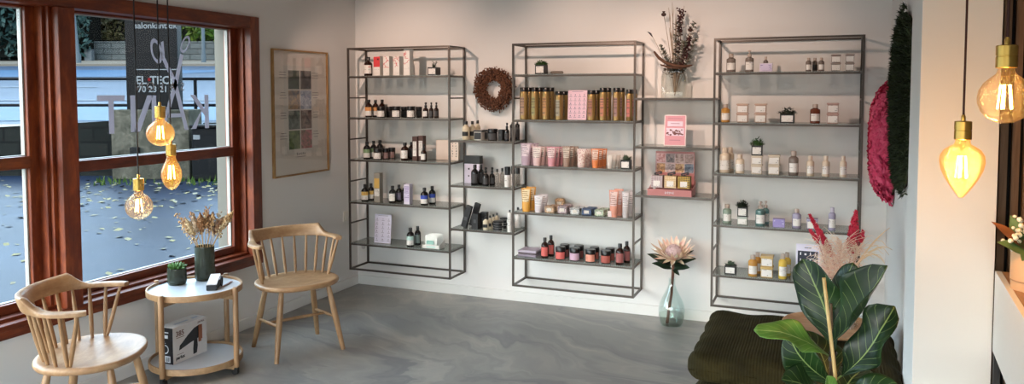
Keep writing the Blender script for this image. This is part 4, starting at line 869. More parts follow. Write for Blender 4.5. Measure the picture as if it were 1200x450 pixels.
('M3', 'tube', -1.388, 5.325, 1.0895, 0.043, 0.04, 0.09, 'greytube', 'short pale grey hair tube, second in its row of three'),
('M3', 'tube', -1.376, 5.39, 1.0895, 0.039, 0.04, 0.085, 'greytube', 'short pale grey hair tube, rearmost of its row'),
('M3', 'planter', -1.289, 5.283, 1.0895, 0.067, 0.067, 0.061, 'plant_spiky,.05', 'black planter with white label and spiky succulent, right end of the tubes'),
('M4', 'tube', -2.033, 5.26, 0.7465, 0.077, 0.04, 0.173, 'yellowtube', "amber yellow tube standing at the front of the middle rack's fourth shelf"),
('M4', 'tube', -2.024, 5.34, 0.7465, 0.075, 0.04, 0.174, 'yellowtube', 'amber yellow tube standing behind a matching one on the fourth shelf'),
('M4', 'tube', -1.935, 5.26, 0.7465, 0.07, 0.04, 0.124, 'whitetube', "white and mauve tube standing at the front of the middle rack's fourth shelf"),
('M4', 'tube', -1.926, 5.34, 0.7465, 0.068, 0.04, 0.124, 'whitetube', 'white and mauve tube standing behind a matching one on the fourth shelf'),
('M4', 'tube', -1.37, 5.26, 0.7465, 0.068, 0.04, 0.189, 'coraltube', "coral tube standing at the front of the middle rack's fourth shelf"),
('M4', 'tube', -1.354, 5.34, 0.7465, 0.066, 0.04, 0.189, 'coraltube', 'coral tube standing behind a matching one on the fourth shelf'),
('M4', 'tube', -1.284, 5.26, 0.7465, 0.055, 0.04, 0.184, 'greywtube', "grey and white tube standing at the front of the middle rack's fourth shelf"),
('M4', 'tube', -1.268, 5.34, 0.7465, 0.053, 0.04, 0.184, 'greywtube', 'grey and white tube standing behind a matching one on the fourth shelf'),
('M4', 'soap', -1.847, 5.27, 0.7465, 0.072, 0.06, 0.05, 'tansoap', 'tan wrapped soap, front of its pair on the fourth shelf'),
('M4', 'soap', -1.838, 5.345, 0.7465, 0.07, 0.06, 0.047, 'tansoap', 'tan wrapped soap, behind the front one of its pair'),
('M4', 'soap', -1.749, 5.27, 0.7465, 0.071, 0.06, 0.058, 'dotsoap', 'mauve dotted wrapped soap, front of its pair on the fourth shelf'),
('M4', 'soap', -1.74, 5.345, 0.7465, 0.069, 0.06, 0.056, 'dotsoap', 'mauve dotted wrapped soap, behind the front one of its pair'),
('M4', 'soap', -1.654, 5.27, 0.7465, 0.067, 0.06, 0.048, 'palesoap', 'pale blue-white wrapped soap, front of its pair on the fourth shelf'),
('M4', 'soap', -1.644, 5.345, 0.7465, 0.065, 0.06, 0.046, 'palesoap', 'pale blue-white wrapped soap, behind the front one of its pair'),
('M4', 'soap', -1.565, 5.27, 0.7465, 0.073, 0.06, 0.05, 'navysoap', 'navy blue wrapped soap, front of its pair on the fourth shelf'),
('M4', 'soap', -1.554, 5.345, 0.7465, 0.07, 0.06, 0.048, 'navysoap', 'navy blue wrapped soap, behind the front one of its pair'),
('M4', 'soap', -1.472, 5.27, 0.7465, 0.069, 0.06, 0.046, 'greensoap', 'pale green wrapped soap, front of its pair on the fourth shelf'),
('M4', 'soap', -1.46, 5.345, 0.7465, 0.066, 0.06, 0.044, 'greensoap', 'pale green wrapped soap, behind the front one of its pair'),
('M4', 'soap', -1.828, 5.435, 0.7465, 0.07, 0.05, 0.085, 'tansoap2', 'larger tan wrapped bar standing upright behind the soaps'),
('M4', 'sign', -1.394, 5.24, 0.7465, 0.027, 0.01, 0.043, 'palepink,plain', 'tiny pale pink card lying against the coral tubes'),
('M5', 'cloth', -2.019, 5.325, 0.4095, 0.159, 0.15, 0.067, 'lilaccloth', 'flat lilac and dark pouches piled at the left end of the lowest shelf'),
('M5', 'bottle', -1.889, 5.268, 0.4095, 0.055, 0.055, 0.15, 'amber,coral,coral', 'brown bottle with coral label, front left before its twin'),
('M5', 'bottle', -1.869, 5.346, 0.4095, 0.052, 0.052, 0.155, 'amber,coral,coral', 'brown bottle with coral label, rear left behind its twin'),
('M5', 'jar', -1.77, 5.276, 0.4095, 0.073, 0.073, 0.091, 'amber,black,coral', 'black-lidded jar with bright coral label in the front row of the lowest shelf'),
('M5', 'jar', -1.767, 5.364, 0.4095, 0.069, 0.069, 0.093, 'amber,black,rose', 'black-lidded jar in the back row behind the bright coral front jar'),
('M5', 'jar', -1.661, 5.277, 0.4095, 0.075, 0.075, 0.092, 'amber,black,lilacpink', 'black-lidded jar with lilac-pink label in the front row of the lowest shelf'),
('M5', 'jar', -1.657, 5.365, 0.4095, 0.071, 0.071, 0.093, 'amber,black,rose', 'black-lidded jar in the back row behind the lilac-pink front jar'),
('M5', 'jar', -1.543, 5.275, 0.4095, 0.07, 0.07, 0.09, 'amber,black,peach', 'black-lidded jar with peach label in the front row of the lowest shelf'),
('M5', 'jar', -1.538, 5.363, 0.4095, 0.067, 0.067, 0.091, 'amber,black,brick', 'black-lidded jar in the back row behind the peach front jar'),
('M5', 'jar', -1.429, 5.276, 0.4095, 0.071, 0.071, 0.09, 'amber,black,brick', 'black-lidded jar with brick red label in the front row of the lowest shelf'),
('M5', 'jar', -1.422, 5.364, 0.4095, 0.067, 0.067, 0.091, 'amber,black,brick', 'black-lidded jar in the back row behind the brick red front jar'),
('M5', 'bottle', -1.324, 5.265, 0.4095, 0.061, 0.061, 0.149, 'amber,rose,rose', 'dark brown bottle with rosy label, front right beside the brick red jar'),
('M5', 'bottle', -1.294, 5.341, 0.4095, 0.052, 0.052, 0.153, 'amber,rose,rose', 'dark brown bottle, rear right against the upright of the middle rack'),
('B2', 'sign', -0.956, 5.31, 1.2545, 0.151, 0.02, 0.214, 'posterpink,poster', 'small pink framed poster standing on the second bridge shelf'),
('R1', 'bottle', -0.587, 5.29, 1.7575, 0.059, 0.059, 0.123, 'greycl,clearcap,white', "smoky square-shouldered bottle with white label, first on the right rack's top shelf"),
('R1', 'pump', -0.47, 5.287, 1.7575, 0.055, 0.055, 0.143, 'greycl,clearcap,white', "smoky bottle with a pale pump top, second on the right rack's top shelf"),
('R1', 'carton', -0.364, 5.27, 1.7575, 0.079, 0.04, 0.056, 'palelilac,lilacpanel', "low lilac printed carton on the right rack's top shelf"),
('R1', 'bottle', -0.371, 5.335, 1.7575, 0.03, 0.03, 0.102, 'greycl,clearcap,greycl', 'small smoky bottle peeking up behind the low lilac carton'),
('R1', 'bottle', -0.106, 5.268, 1.7575, 0.035, 0.035, 0.087, 'greycl,clearcap,white', 'small smoky bottle with white label, left of a tight trio'),
('R1', 'bottle', -0.069, 5.326, 1.7575, 0.032, 0.032, 0.088, 'greycl,clearcap,dgrey', 'small smoky bottle with dark label, middle of a tight trio'),
('R1', 'bottle', -0.031, 5.268, 1.7575, 0.036, 0.036, 0.086, 'greycl,clearcap,white', 'small smoky bottle with white label, right of a tight trio'),
('R1', 'tub', 0.055, 5.28, 1.7575, 0.059, 0.059, 0.052, 'clear,clear,white', "lower clear tub of the left stack on the right rack's top shelf"),
('R1', 'tub', 0.055, 5.28, 1.81, 0.059, 0.059, 0.052, 'clear,clear,white', "upper clear tub of the left stack on the right rack's top shelf"),
('R1', 'tub', 0.135, 5.278, 1.7575, 0.055, 0.055, 0.0525, 'clear,clear,white', "lower clear tub of the right stack on the right rack's top shelf"),
('R1', 'tub', 0.135, 5.278, 1.8105, 0.055, 0.055, 0.0525, 'clear,clear,white', "upper clear tub of the right stack on the right rack's top shelf"),
('R2', 'bottle', -0.618, 5.289, 1.4265, 0.058, 0.058, 0.12, 'honey,clearcap,white', "honey yellow bottle with white label on the right rack's second shelf"),
('R2', 'tub', -0.507, 5.288, 1.4265, 0.076, 0.076, 0.0615, 'peachy,peachy,white', 'lower peach tub of the stack right of the honey yellow bottle'),
('R2', 'tub', -0.507, 5.288, 1.4885, 0.076, 0.076, 0.0615, 'peachy,peachy,white', 'upper peach tub of the stack right of the honey yellow bottle'),
('R2', 'tub', -0.393, 5.288, 1.4265, 0.077, 0.077, 0.062, 'peachy,peachy,white', 'lower peach tub of the stack left of the black planter'),
('R2', 'tub', -0.393, 5.288, 1.489, 0.077, 0.077, 0.062, 'peachy,peachy,white', 'upper peach tub of the stack left of the black planter'),
('R2', 'planter', -0.228, 5.294, 1.4265, 0.088, 0.088, 0.058, 'plant_dark,.055', 'wide black planter with dark succulent between peach tubs and red-brown bottle'),
('R2', 'bottle', -0.061, 5.291, 1.4265, 0.061, 0.061, 0.123, 'redbrown,clearcap,white', "red-brown bottle with white label on the right rack's second shelf"),
('R2', 'tub', 0.043, 5.286, 1.4265, 0.072, 0.072, 0.0655, 'rosy,rosy,white', 'lower pinkish tub of the stack right of the red-brown bottle'),
('R2', 'tub', 0.043, 5.286, 1.4925, 0.072, 0.072, 0.0655, 'rosy,rosy,white', 'upper pinkish tub of the stack right of the red-brown bottle'),
('R3', 'bottle', -0.618, 5.285, 1.0895, 0.07, 0.07, 0.166, 'ivory,ivorycap,white', "large ivory bottle with white label, front left of the right rack's third shelf"),
('R3', 'bottle', -0.591, 5.366, 1.0895, 0.052, 0.052, 0.164, 'ivory,ivorycap,white', 'large ivory bottle half hidden behind the front ivory bottle'),
('R3', 'bottle', -0.519, 5.279, 1.0895, 0.058, 0.058, 0.124, 'ivory,ivorycap,white', 'rounder ivory bottle with white label, left of the tubs under the plant'),
('R3', 'tub', -0.411, 5.286, 1.0895, 0.072, 0.072, 0.06, 'ivorytub,ivorytub,white', 'lower ivory tub of the stack carrying the small planter'),
('R3', 'tub', -0.411, 5.286, 1.15, 0.072, 0.072, 0.06, 'ivorytub,ivorytub,white', 'upper ivory tub of the stack carrying the small planter'),
('R3', 'planter', -0.412, 5.283, 1.2105, 0.067, 0.067, 0.0655, 'plant_bushy,.065', 'small black planter with bright green plant on top of the ivory tubs'),
('R3', 'tub', -0.304, 5.287, 1.0895, 0.074, 0.074, 0.063, 'ivorytub,ivorytub,white', 'lower ivory tub of the stack right of the tub under the plant'),
('R3', 'tub', -0.304, 5.287, 1.153, 0.074, 0.074, 0.063, 'ivorytub,ivorytub,white', 'upper ivory tub of the stack right of the tub under the plant'),
('R3', 'bottle', -0.185, 5.281, 1.0895, 0.061, 0.061, 0.156, 'greycl,clearcap,white', "clear grey bottle with white label on the right rack's third shelf"),
('R3', 'bottle', -0.083, 5.273, 1.0895, 0.046, 0.046, 0.128, 'ivory,ivorycap,white', 'slim ivory bottle, first of three at the right of the third shelf'),
('R3', 'bottle', 0.009, 5.273, 1.0895, 0.047, 0.047, 0.131, 'ivory,ivorycap,white', 'slim ivory bottle, second of three at the right of the third shelf'),
('R3', 'bottle', 0.111, 5.271, 1.0895, 0.041, 0.041, 0.133, 'ivory,ivorycap,white', 'slim ivory bottle, last of three at the right of the third shelf'),
('R4', 'bottle', -0.6, 5.309, 0.7465, 0.057, 0.057, 0.125, 'palegreen,clearcap,white', "pale green bottle with white label on the right rack's fourth shelf"),
('R4', 'tub', -0.496, 5.284, 0.7465, 0.068, 0.068, 0.054, 'palegreentub,palegreentub,white', 'pale square tub beneath the dark-leaved planter'),
('R4', 'planter', -0.497, 5.281, 0.801, 0.062, 0.062, 0.065, 'plant_dark,.05', 'black planter with dark foliage standing on a pale tub'),
('R4', 'pump', -0.384, 5.281, 0.7465, 0.062, 0.062, 0.16, 'teal,clearcap,white', 'teal bottle with pump and white label, front one of two'),
('R4', 'pump', -0.356, 5.363, 0.7465, 0.045, 0.045, 0.154, 'teal,clearcap,white', 'teal bottle with pump, rear one of two'),
('R4', 'carton', -0.267, 5.275, 0.7465, 0.073, 0.05, 0.053, 'lilac,whiteprint', 'low lilac printed carton between teal and lilac bottles'),
('R4', 'bottle', -0.159, 5.278, 0.7465, 0.055, 0.055, 0.123, 'lilacb,clearcap,white', 'lilac bottle with white label, left of the red grass spear'),
('R4', 'tub', -0.064, 5.286, 0.7465, 0.071, 0.071, 0.066, 'lilactub,lilactub,white', 'lilac tub with white label partly behind the red grass spear'),
('R4', 'bottle', 0.053, 5.272, 0.7465, 0.044, 0.044, 0.146, 'lilacb,lilaccap,white', 'taller slim lilac bottle, right of the red grass spear'),
('R5', 'planter', -0.569, 5.286, 0.4095, 0.072, 0.072, 0.055, 'plant_spiky,.04', "black planter with grey-green rosette on the right rack's lowest shelf"),
('R5', 'bottle', -0.425, 5.269, 0.4095, 0.059, 0.059, 0.14, 'honey,clearcap,white', 'amber-orange bottle with white label, front one of two'),
('R5', 'bottle', -0.402, 5.365, 0.4095, 0.05, 0.05, 0.139, 'honey,clearcap,white', 'amber-orange bottle, rear one of two'),
('R5', 'tub', -0.336, 5.281, 0.4095, 0.082, 0.082, 0.071, 'yellowtub,yellowtub,white', 'lower yellowish tub of the stack between orange and yellow bottles'),
('R5', 'tub', -0.336, 5.281, 0.481, 0.082, 0.082, 0.071, 'yellowtub,yellowtub,white', 'upper yellowish tub of the stack between orange and yellow bottles'),
('R5', 'bottle', -0.238, 5.267, 0.4095, 0.053, 0.053, 0.162, 'yellowb,clearcap,white', 'bright yellow bottle with white label, front one of two'),
('R5', 'bottle', -0.216, 5.365, 0.4095, 0.05, 0.05, 0.154, 'yellowb,clearcap,white', 'bright yellow bottle, rear one of two'),
('R5', 'sign', -0.086, 5.26, 0.4095, 0.143, 0.02, 0.233, 'lavender,navygrid', 'white card with navy panel of bottle pictures behind the leaves'),

]
for it in ITEMS: product(*it)

# ------------------------------------------------------------------ poster, wreath, bouquet, display stand
pf = thing('framed_poster', 'tall oak-framed poster with eight small photographs on the window wall', 'poster', (XL, 4.757, 1.472))
PW, PH = .655, .932
M_fr = wood('frame_oak', (126, 92, 52), (158, 120, 72), (182, 146, 96), .5, (10, 10, 3))
m = MB()
for s in (-1, 1): m.box((.011, s * (PW / 2 - .006), 0), (.022, .012, PH)); m.box((.011, 0, s * (PH / 2 - .006)), (.022, PW - .024, .012))
m.build('frame', M_fr, pf)
m = MB(); m.box((.006, 0, 0), (.004, PW - .024, PH - .024)); m.build('paper', plain('poster_paper', (216, 206, 194), .7, var=.02), pf)
m = MB(); m.box((.0172, 0, 0), (.0016, PW - .024, PH - .024)); m.build('glass', clear('poster_glass', (.97, .97, .97), .0, 1.0, 1.5), pf)
m = MB(); m.box((.0084, 0, .02), (.0006, .40, .66)); m.build('printed_sheet', plain('poster_sheet', (206, 200, 190), .7, var=.02), pf)
PH8 = [((24, 34, 30), (82, 96, 78)), ((34, 30, 32), (96, 86, 84)), ((62, 78, 100), (190, 160, 120)), ((70, 92, 128), (206, 210, 218)), ((50, 66, 64), (128, 138, 128)), ((40, 34, 34), (150, 128, 120)), ((44, 72, 42), (130, 150, 96)), ((60, 82, 50), (206, 120, 128))]
for i, (a, b) in enumerate(PH8):
    t = NT('photo_%d' % i); n = t.noise(t.coord('Object', (1, 1, 1)), 16 + i, 5, .65, .8); t.bsdf(t.ramp(n, [(.35, a), (.68, b)]), .5)
    m = MB(); m.box((.0089, -.083 + .142 * (i % 2), .246 - .149 * (i // 2)), (.0006, .130, .139)); m.build('photograph', t.m, pf)
m = MB(); rng = random.Random(5)
for i in range(8):
    for k in range(3): y0 = -.083 + .142 * (i % 2) + (-.125 if i % 2 == 0 else .125); m.box((.0089, y0 * 1 - .01 * (i % 2), .30 - .149 * (i // 2) - .02 * k), (.0006, rng.uniform(.05, .085), .004))
m.build('caption_lines', plain('caption_ink', (120, 116, 112), .6), pf)
m = MB(); rng = random.Random(34)
for k in range(6): m.box((.0089, -.055 + .018 * k, -.307), (.0006, .005, rng.choice((.012, .018)))); m.box((.0089, -.055 + .018 * k, -.307 + rng.choice((-.006, 0, .006))), (.0006, .013, .004))
m.build('small_logo', plain('logo_ink', (60, 58, 58), .6), pf)
m = MB(); m.box((.0089, -.01, -.33), (.0006, .11, .003)); m.build('logo_underline', plain('logo_ink', (60, 58, 58), .6), pf)

# wreath of dried berries
rng = random.Random(21)
wr = thing('berry_wreath', 'round brown wreath of dried berries hanging on the back wall', 'wreath', (-2.373, YB - .055, 1.65))
m = MB(); n = 28; m.sweep([((.116 * math.cos(a), 0, .116 * math.sin(a)), (math.cos(a), 0, math.sin(a)), (0, 1, 0),   .036, .034) for a in [2 * PI * k / n for k in range(n)]], [(math.cos(2 * PI * q / 8), math.sin(2 * PI * q / 8)) for q in range(8)], True); m.build('twig_ring', plain('twig_brown', (58, 32, 18), .9), wr, smooth=True)
m = MB()
for k in range(1700):
    a = rng.uniform(0, 2 * PI); b = rng.uniform(PI * .95, 2.05 * PI) if rng.random() < .8 else rng.uniform(0, 2 * PI); rr = rng.uniform(.034, .056) + (.012 if rng.random() < .06 else 0)
    R0 = .116 + .004 * math.sin(3 * a); x = (R0 + rr * math.cos(b)) * math.cos(a); z = (R0 + rr * math.cos(b)) * math.sin(a); y = .8 * rr * math.sin(b)
    s = rng.uniform(.0035, .0062); p = Vector((x, y, z)); bmesh.ops.create_icosphere(m.bm, subdivisions=1, radius=s, matrix=Matrix.Translation(p) @ Matrix.Diagonal((1, 1, rng.uniform(1, 1.6), 1)))
o = m.build('berries', leafmat('berry_brown', (78, 44, 26), (150, 94, 58), .6), wr, fixn=False); o['kind'] = 'stuff'

# dried bouquet in a square glass vase on the upper short shelf
BV = (-.972, 5.36, 1.5875)
vs = thing('glass_vase', 'squarish clear glass vase holding the dried bouquet', 'vase', BV)
M_vglass = clear('vase_glass', (.95, .955, .94), .02, 1.0, 1.5)
m = MB(); W, H = .176, .182
ring = [(math.copysign(abs(math.cos(a)) ** .35, math.cos(a)), math.copysign(abs(math.sin(a)) ** .35, math.sin(a))) for a in [2 * PI * k / 32 for k in range(32)]]
pr = [(.46, 0), (.5, .004), (.5, .145), (.47, .165), (.40, .175), (.41, H)]
def ringsurf(m, pr, W, D, thick):
    rows = []
    for f, z in pr: rows.append([m.bm.verts.new((x * f * W, y * f * D, z)) for x, y in ring])
    for f, z in pr[::-1]: rows.append([m.bm.verts.new((x * (f * W - thick), y * (f * D - thick), max(z, thick * 1.5))) for x, y in ring])
    for A, B in zip(rows, rows[1:]):
        for j in range(len(ring)): q = (j + 1) % len(ring); m.bm.faces.new((A[j], A[q], B[q], B[j]))
    m.bm.faces.new(rows[0][::-1]); m.bm.faces.new(rows[-1])
ringsurf(m, pr, W, .125, .004); m.build('body', M_vglass, vs, smooth=True)
def bq(x, y, z): return Vector((x - BV[0], y - BV[1], z - BV[2]))
GB = 'dried stems in the square glass vase'
def curve_pts(a, b, c, n=10): return [a * (1 - t) ** 2 + b * 2 * t * (1 - t) + c * t * t for t in [k / n for k in range(n + 1)]]
M_dstem = plain('dry_stem', (126, 106, 84), .8); M_reed = plain('dry_reed', (150, 130, 106), .8)
def stem_leaves(m, pts, rng, n, ln, wd, t0=.35, droop=.2):
    for k in range(n):
        t = t0 + (1 - t0) * k / max(1, n - 1); i = min(len(pts) - 2, int(t * (len(pts) - 1))); p = pts[i].lerp(pts[i + 1], t * (len(pts) - 1) - i); d = (pts[i + 1] - pts[i]).normalized()
        for s in (-1, 1):
            a = rng.uniform(0, 2 * PI); o_ = d.orthogonal().normalized(); o_.rotate(Matrix.Rotation(a, 3, d)); v = (o_ * .9 + d * .5 - Vector((0, 0, droop))).normalized(); w = v.cross(d).normalized(); l = ln * rng.uniform(.7, 1.2)
            q = [p, p + v * l * .3 + w * wd, p + v * l * .7 + w * wd * .8, p + v * l, p + v * l * .7 - w * wd * .8, p + v * l * .3 - w * wd]; m.poly(q)
M_euc = leafmat('eucalyptus_leaf', (104, 108, 94), (156, 158, 142), .7)
b0 = bq(-.97, 5.36, 1.60)
for i, (tx, ty, tz, mx, mz, l) in enumerate([(-.845, 5.38, 2.10, -.90, 1.92, 'tall grey-green eucalyptus sprig at the right of the dried bouquet'), (-1.06, 5.32, 1.94, -1.0, 1.84, 'short grey-green eucalyptus sprig at the left of the dried bouquet'), (-.90, 5.30, 1.97, -.93, 1.85, 'grey-green eucalyptus sprig in the middle of the dried bouquet'), (-.835, 5.33, 1.99, -.88, 1.83, 'short eucalyptus sprig low at the right of the dried bouquet'), (-.955, 5.31, 2.10, -.965, 1.88, 'upright eucalyptus sprig among the thin reeds')]):
    o = thing('eucalyptus_sprig', l, 'dried flower', BV, 0, GB); pts = curve_pts(b0, bq(mx, 5.36, mz), bq(tx, ty, tz)); r_ = random.Random(30 + i)
    m = MB(); m.tube(pts, .002, 5); m.build('stem', M_dstem, o); m = MB(); stem_leaves(m, pts, r_, 34, .034, .0095, .42); m.build('leaves', M_euc, o, fixn=False)
M_bry = leafmat('dark_berry', (44, 16, 18), (92, 36, 38), .5)
for i, (tx, ty, tz, mx, mz, t0, l) in enumerate([(-.928, 5.33, 2.19, -.955, 1.9, .5, 'tall dark red berry branch in the centre of the dried bouquet'), (-.868, 5.32, 2.0, -.925, 1.82, .45, 'shorter dark red berry branch leaning right in the dried bouquet')]):
    o = thing('berry_branch', l, 'dried flower', BV, 0, GB); pts = curve_pts(b0, bq(mx, 5.35, mz), bq(tx, ty, tz)); r_ = random.Random(40 + i)
    m = MB(); m.tube(pts, .0025, 5); m.build('stem', M_dstem, o); m = MB()
    for k in range(170):
        t = t0 + (1 - t0) * r_.random(); f = t * (len(pts) - 1); j = min(len(pts) - 2, int(f)); p = pts[j].lerp(pts[j + 1], f - j); bmesh.ops.create_icosphere(m.bm, subdivisions=1, radius=r_.uniform(.004, .0075), matrix=Matrix.Translation(p + Vector((r_.gauss(0, .011), r_.gauss(0, .011), r_.gauss(0, .006)))))
    oo = m.build('berries', M_bry, o, fixn=False); oo['kind'] = 'stuff'
for i, (tx, ty, tz, mx, mz, l) in enumerate([(-.992, 5.35, 2.245, -.985, 1.9, 'tallest thin reed rising straight out of the dried bouquet'), (-1.018, 5.36, 2.21, -.985, 1.9, 'thin reed leaning left beside the tallest reed'), (-.97, 5.37, 2.17, -.972, 1.9, 'thin dark reed right of the tallest reed'), (-1.008, 5.34, 2.07, -.98, 1.85, 'short pale reed in front of the taller reeds'), (-.915, 5.38, 2.22, -.95, 1.9, 'thin reed behind the tall berry branch')]):
    o = thing('dried_reed', l, 'dried flower', BV, 0, GB); m = MB(); pts = curve_pts(b0, bq(mx, 5.36, mz), bq(tx, ty, tz)); m.tube(pts, [.0028] * 6 + [.0024] * 4 + [.001], 5); m.build('stem', M_reed, o)
    m = MB()
    for k in range(3): p = pts[4 + k * 2]; d = (pts[5 + k * 2] - p).normalized(); m.poly([p, p + d * .05 + Vector((.006, 0, 0)), p + d * .11 + Vector((.012, .004, 0)), p + d * .05 + Vector((.002, .003, 0))])
    m.build('blade', M_reed, o, fixn=False)
for i, (tx, ty, tz, mx, mz, l) in enumerate([(-1.046, 5.33, 2.16, -1.0, 1.9, 'round dark seed head on a long stalk at the left of the bouquet'), (-.868, 5.35, 2.05, -.90, 1.9, 'round brown seed head on a stalk at the right of the bouquet')]):
    o = thing('seed_head_stem', l, 'dried flower', BV, 0, GB); pts = curve_pts(b0, bq(mx, 5.36, mz), bq(tx, ty, tz)); m = MB(); m.tube(pts, .0018, 5); m.build('stalk', M_dstem, o)
    m = MB(); e = pts[-1]; m.ball(e, .017, 10, 7, 1, 1, .8); m.lathe([(.004, .010), (.010, .020), (.012, .022), (0, .019)], e, 8); m.build('seed_head', plain('poppy_brown', (62, 40, 32), .8), o, smooth=True)
o = thing('feather_stem', 'dark feathery grass tip leaning far left out of the bouquet', 'dried flower', BV, 0, GB); pts = curve_pts(b0, bq(-1.03, 5.35, 1.86), bq(-1.135, 5.33, 2.03)); m = MB(); m.tube(pts, .0014, 5); m.build('stalk', M_dstem, o)
m = MB(); m.tube([pts[-2].lerp(pts[-1], .4), pts[-1], pts[-1] + Vector((-.022, 0, .016))], [.003, .0075, .002], 6); m.build('feather', plain('feather_dark', (64, 62, 70), .8), o, smooth=True)
o = thing('bark_strip', 'curved brown strip of bark laid across the vase mouth', 'bark', BV, 0, GB)
m = MB(); pts = [bq(-1.105, 5.30, 1.905), bq(-1.07, 5.295, 1.862), bq(-1.02, 5.29, 1.826), bq(-.96, 5.29, 1.806), bq(-.90, 5.29, 1.800), bq(-.842, 5.30, 1.808)]; m.tube(pts, [.007, .011, .012, .011, .009, .005], 7); m.build('bark_curl', plain('bark', (84, 56, 40), .85, var=.25, vscale=60), o, smooth=True)
m = MB(); m.tube([bq(-1.06, 5.31, 1.815), bq(-1.0, 5.30, 1.795), bq(-.92, 5.30, 1.79), bq(-.86, 5.31, 1.80)], [.005, .008, .008, .004], 6); m.build('bark_splinter', plain('bark', (84, 56, 40), .85), o, smooth=True)
o = thing('dried_hydrangea', 'clump of dark dried hydrangea florets at the vase mouth', 'dried flower', BV, 0, GB); m = MB(); r_ = random.Random(50)
def fn():
    p = Vector((max(-.075, min(.075, r_.gauss(0, .036))), r_.gauss(-.008, .02), .208 + r_.gauss(0, .02))); return p, Vector((0, -.5, .3))
leafcloud(m, r_, 420, fn, .011); x = m.build('florets', leafmat('hydrangea_dry', (66, 58, 52), (120, 112, 98), .8), o, fixn=False); x['kind'] = 'stuff'; m = MB(); m.tube([b0, Vector((0, 0, .19))], .003, 5); m.build('stem', M_dstem, o)

# display stand with three boxes
DS = (-.975, 5.33, .9175)
ds = thing('display_stand', 'dusty pink cardboard display stand with a grid of pictures', 'display', DS)
M_pkc = plain('dusty_pink_card', (186, 122, 120), .55)
m = MB(); m.box((0.005, .075, .150), (.270, .006, .285)); m.build('back_panel', M_pkc, ds)
m = MB(); m.box((0, -.028, .0015), (.30, .15, .003)); m.box((0, -.102, .0225), (.30, .003, .045))
for s in (-1, 1): m.prism([(s * .15, -.103, 0), (s * .15, .07, 0), (s * .15, .07, .1), (s * .15, .03, .07), (s * .15, -.06, .045), (s * .15, -.103, .045)], (-s * .003, 0, 0))
m.box((0, .0, .05), (.294, .12, .003)); m.build('tray', M_pkc, ds)
m = MB(); rng = random.Random(33)
for k in range(7): m.box((-.027 + .009 * k, -.1042, .022 + rng.uniform(-.001, .001)), (.0035, .0006, rng.choice((.010, .010, .016)))); m.box((-.027 + .009 * k, -.1042, .022 + rng.choice((-.0045, 0, .0045))), (.007, .0006, .0028))
m.build('tray_lettering', plain('print_white', (222, 224, 230), .6), ds)
PC = [((170, 84, 84), (226, 186, 180)), ((58, 54, 60), (170, 150, 146)), ((120, 84, 78), (206, 178, 168)), ((110, 78, 74), (190, 160, 152)), ((120, 50, 48), (220, 170, 120)), ((120, 96, 96), (214, 190, 186)), ((130, 70, 44), (224, 188, 140)), ((46, 56, 76), (150, 156, 168))]
for i, (a, b) in enumerate(PC):
    t = NT('stand_photo_%d' % i); n = t.noise(t.coord('Object'), 38 + 3 * i, 4, .6, .6); t.bsdf(t.ramp(n, [(.36, a), (.64, b)]), .5)
    m = MB(); m.box((-.093 + .0655 * (i % 4), .0715, .245 - .068 * (i // 4)), (.060, .001, .062)); m.build('picture', t.m, ds)
    m = MB(); m.box((-.093 + .0655 * (i % 4), .0718, .245 - .068 * (i // 4)), (.064, .001, .066)); m.build('picture_border', plain('picture_border', (222, 200, 198), .6), ds)
for i, (c1, c2, l) in enumerate([((196, 182, 182), (150, 130, 132), 'grey-pink patterned gift box with dark bow, left in the display stand'), ((224, 206, 170), (196, 162, 110), 'cream patterned gift box with dark bow, middle of the display stand'), ((212, 176, 74), (44, 38, 30), 'yellow and black patterned gift box with dark bow, right in the display stand')]):
    o = thing('gift_box', l, 'box', (DS[0] - .092 + .092 * i, DS[1] - .038, DS[2] + .0518), 0, 'gift boxes in the pink display stand'); w, h = .080, .082
    t = NT('gift_pattern_%d' % i); mp = t.coord('Object', (1, 1, 1), (0, R(45), 0)); ck = t.n('ShaderNodeTexChecker'); ck.inputs['Scale'].default_value = 120; t.l(mp, ck.inputs['Vector']); ck.inputs['Color1'].default_value = lin(c1); ck.inputs['Color2'].default_value = lin(c2); t.bsdf(ck.outputs['Color'], .5)
    m = MB(); m.box((0, 0, h / 2), (w, w, h)); m.build('box', t.m, o, bevel=.002)
    m = MB(); m.box((0, -w / 2 - .0006, h * .36), (w * .58, .001, h * .46)); m.build('label', printed('label_white', PAL['white']), o)
    m = MB(); m.box((0, 0, h + .006), (.012, .016, .011)); m.prism([(0, -.007, h + .004), (.026, -.007, h + .026), (.03, -.007, h + .012)], (0, .014, 0)); m.prism([(0, -.007, h + .004), (-.026, -.007, h + .014), (-.022, -.007, h + .0)], (0, .014, 0)); m.prism([(-.02, -.012, h + .010), (.026, -.012, h + .022), (.024, -.012, h + .030), (-.022, -.012, h + .018)], (0, .024, 0)); m.build('bow', plain('bow_black', (28, 22, 24), .5), o)

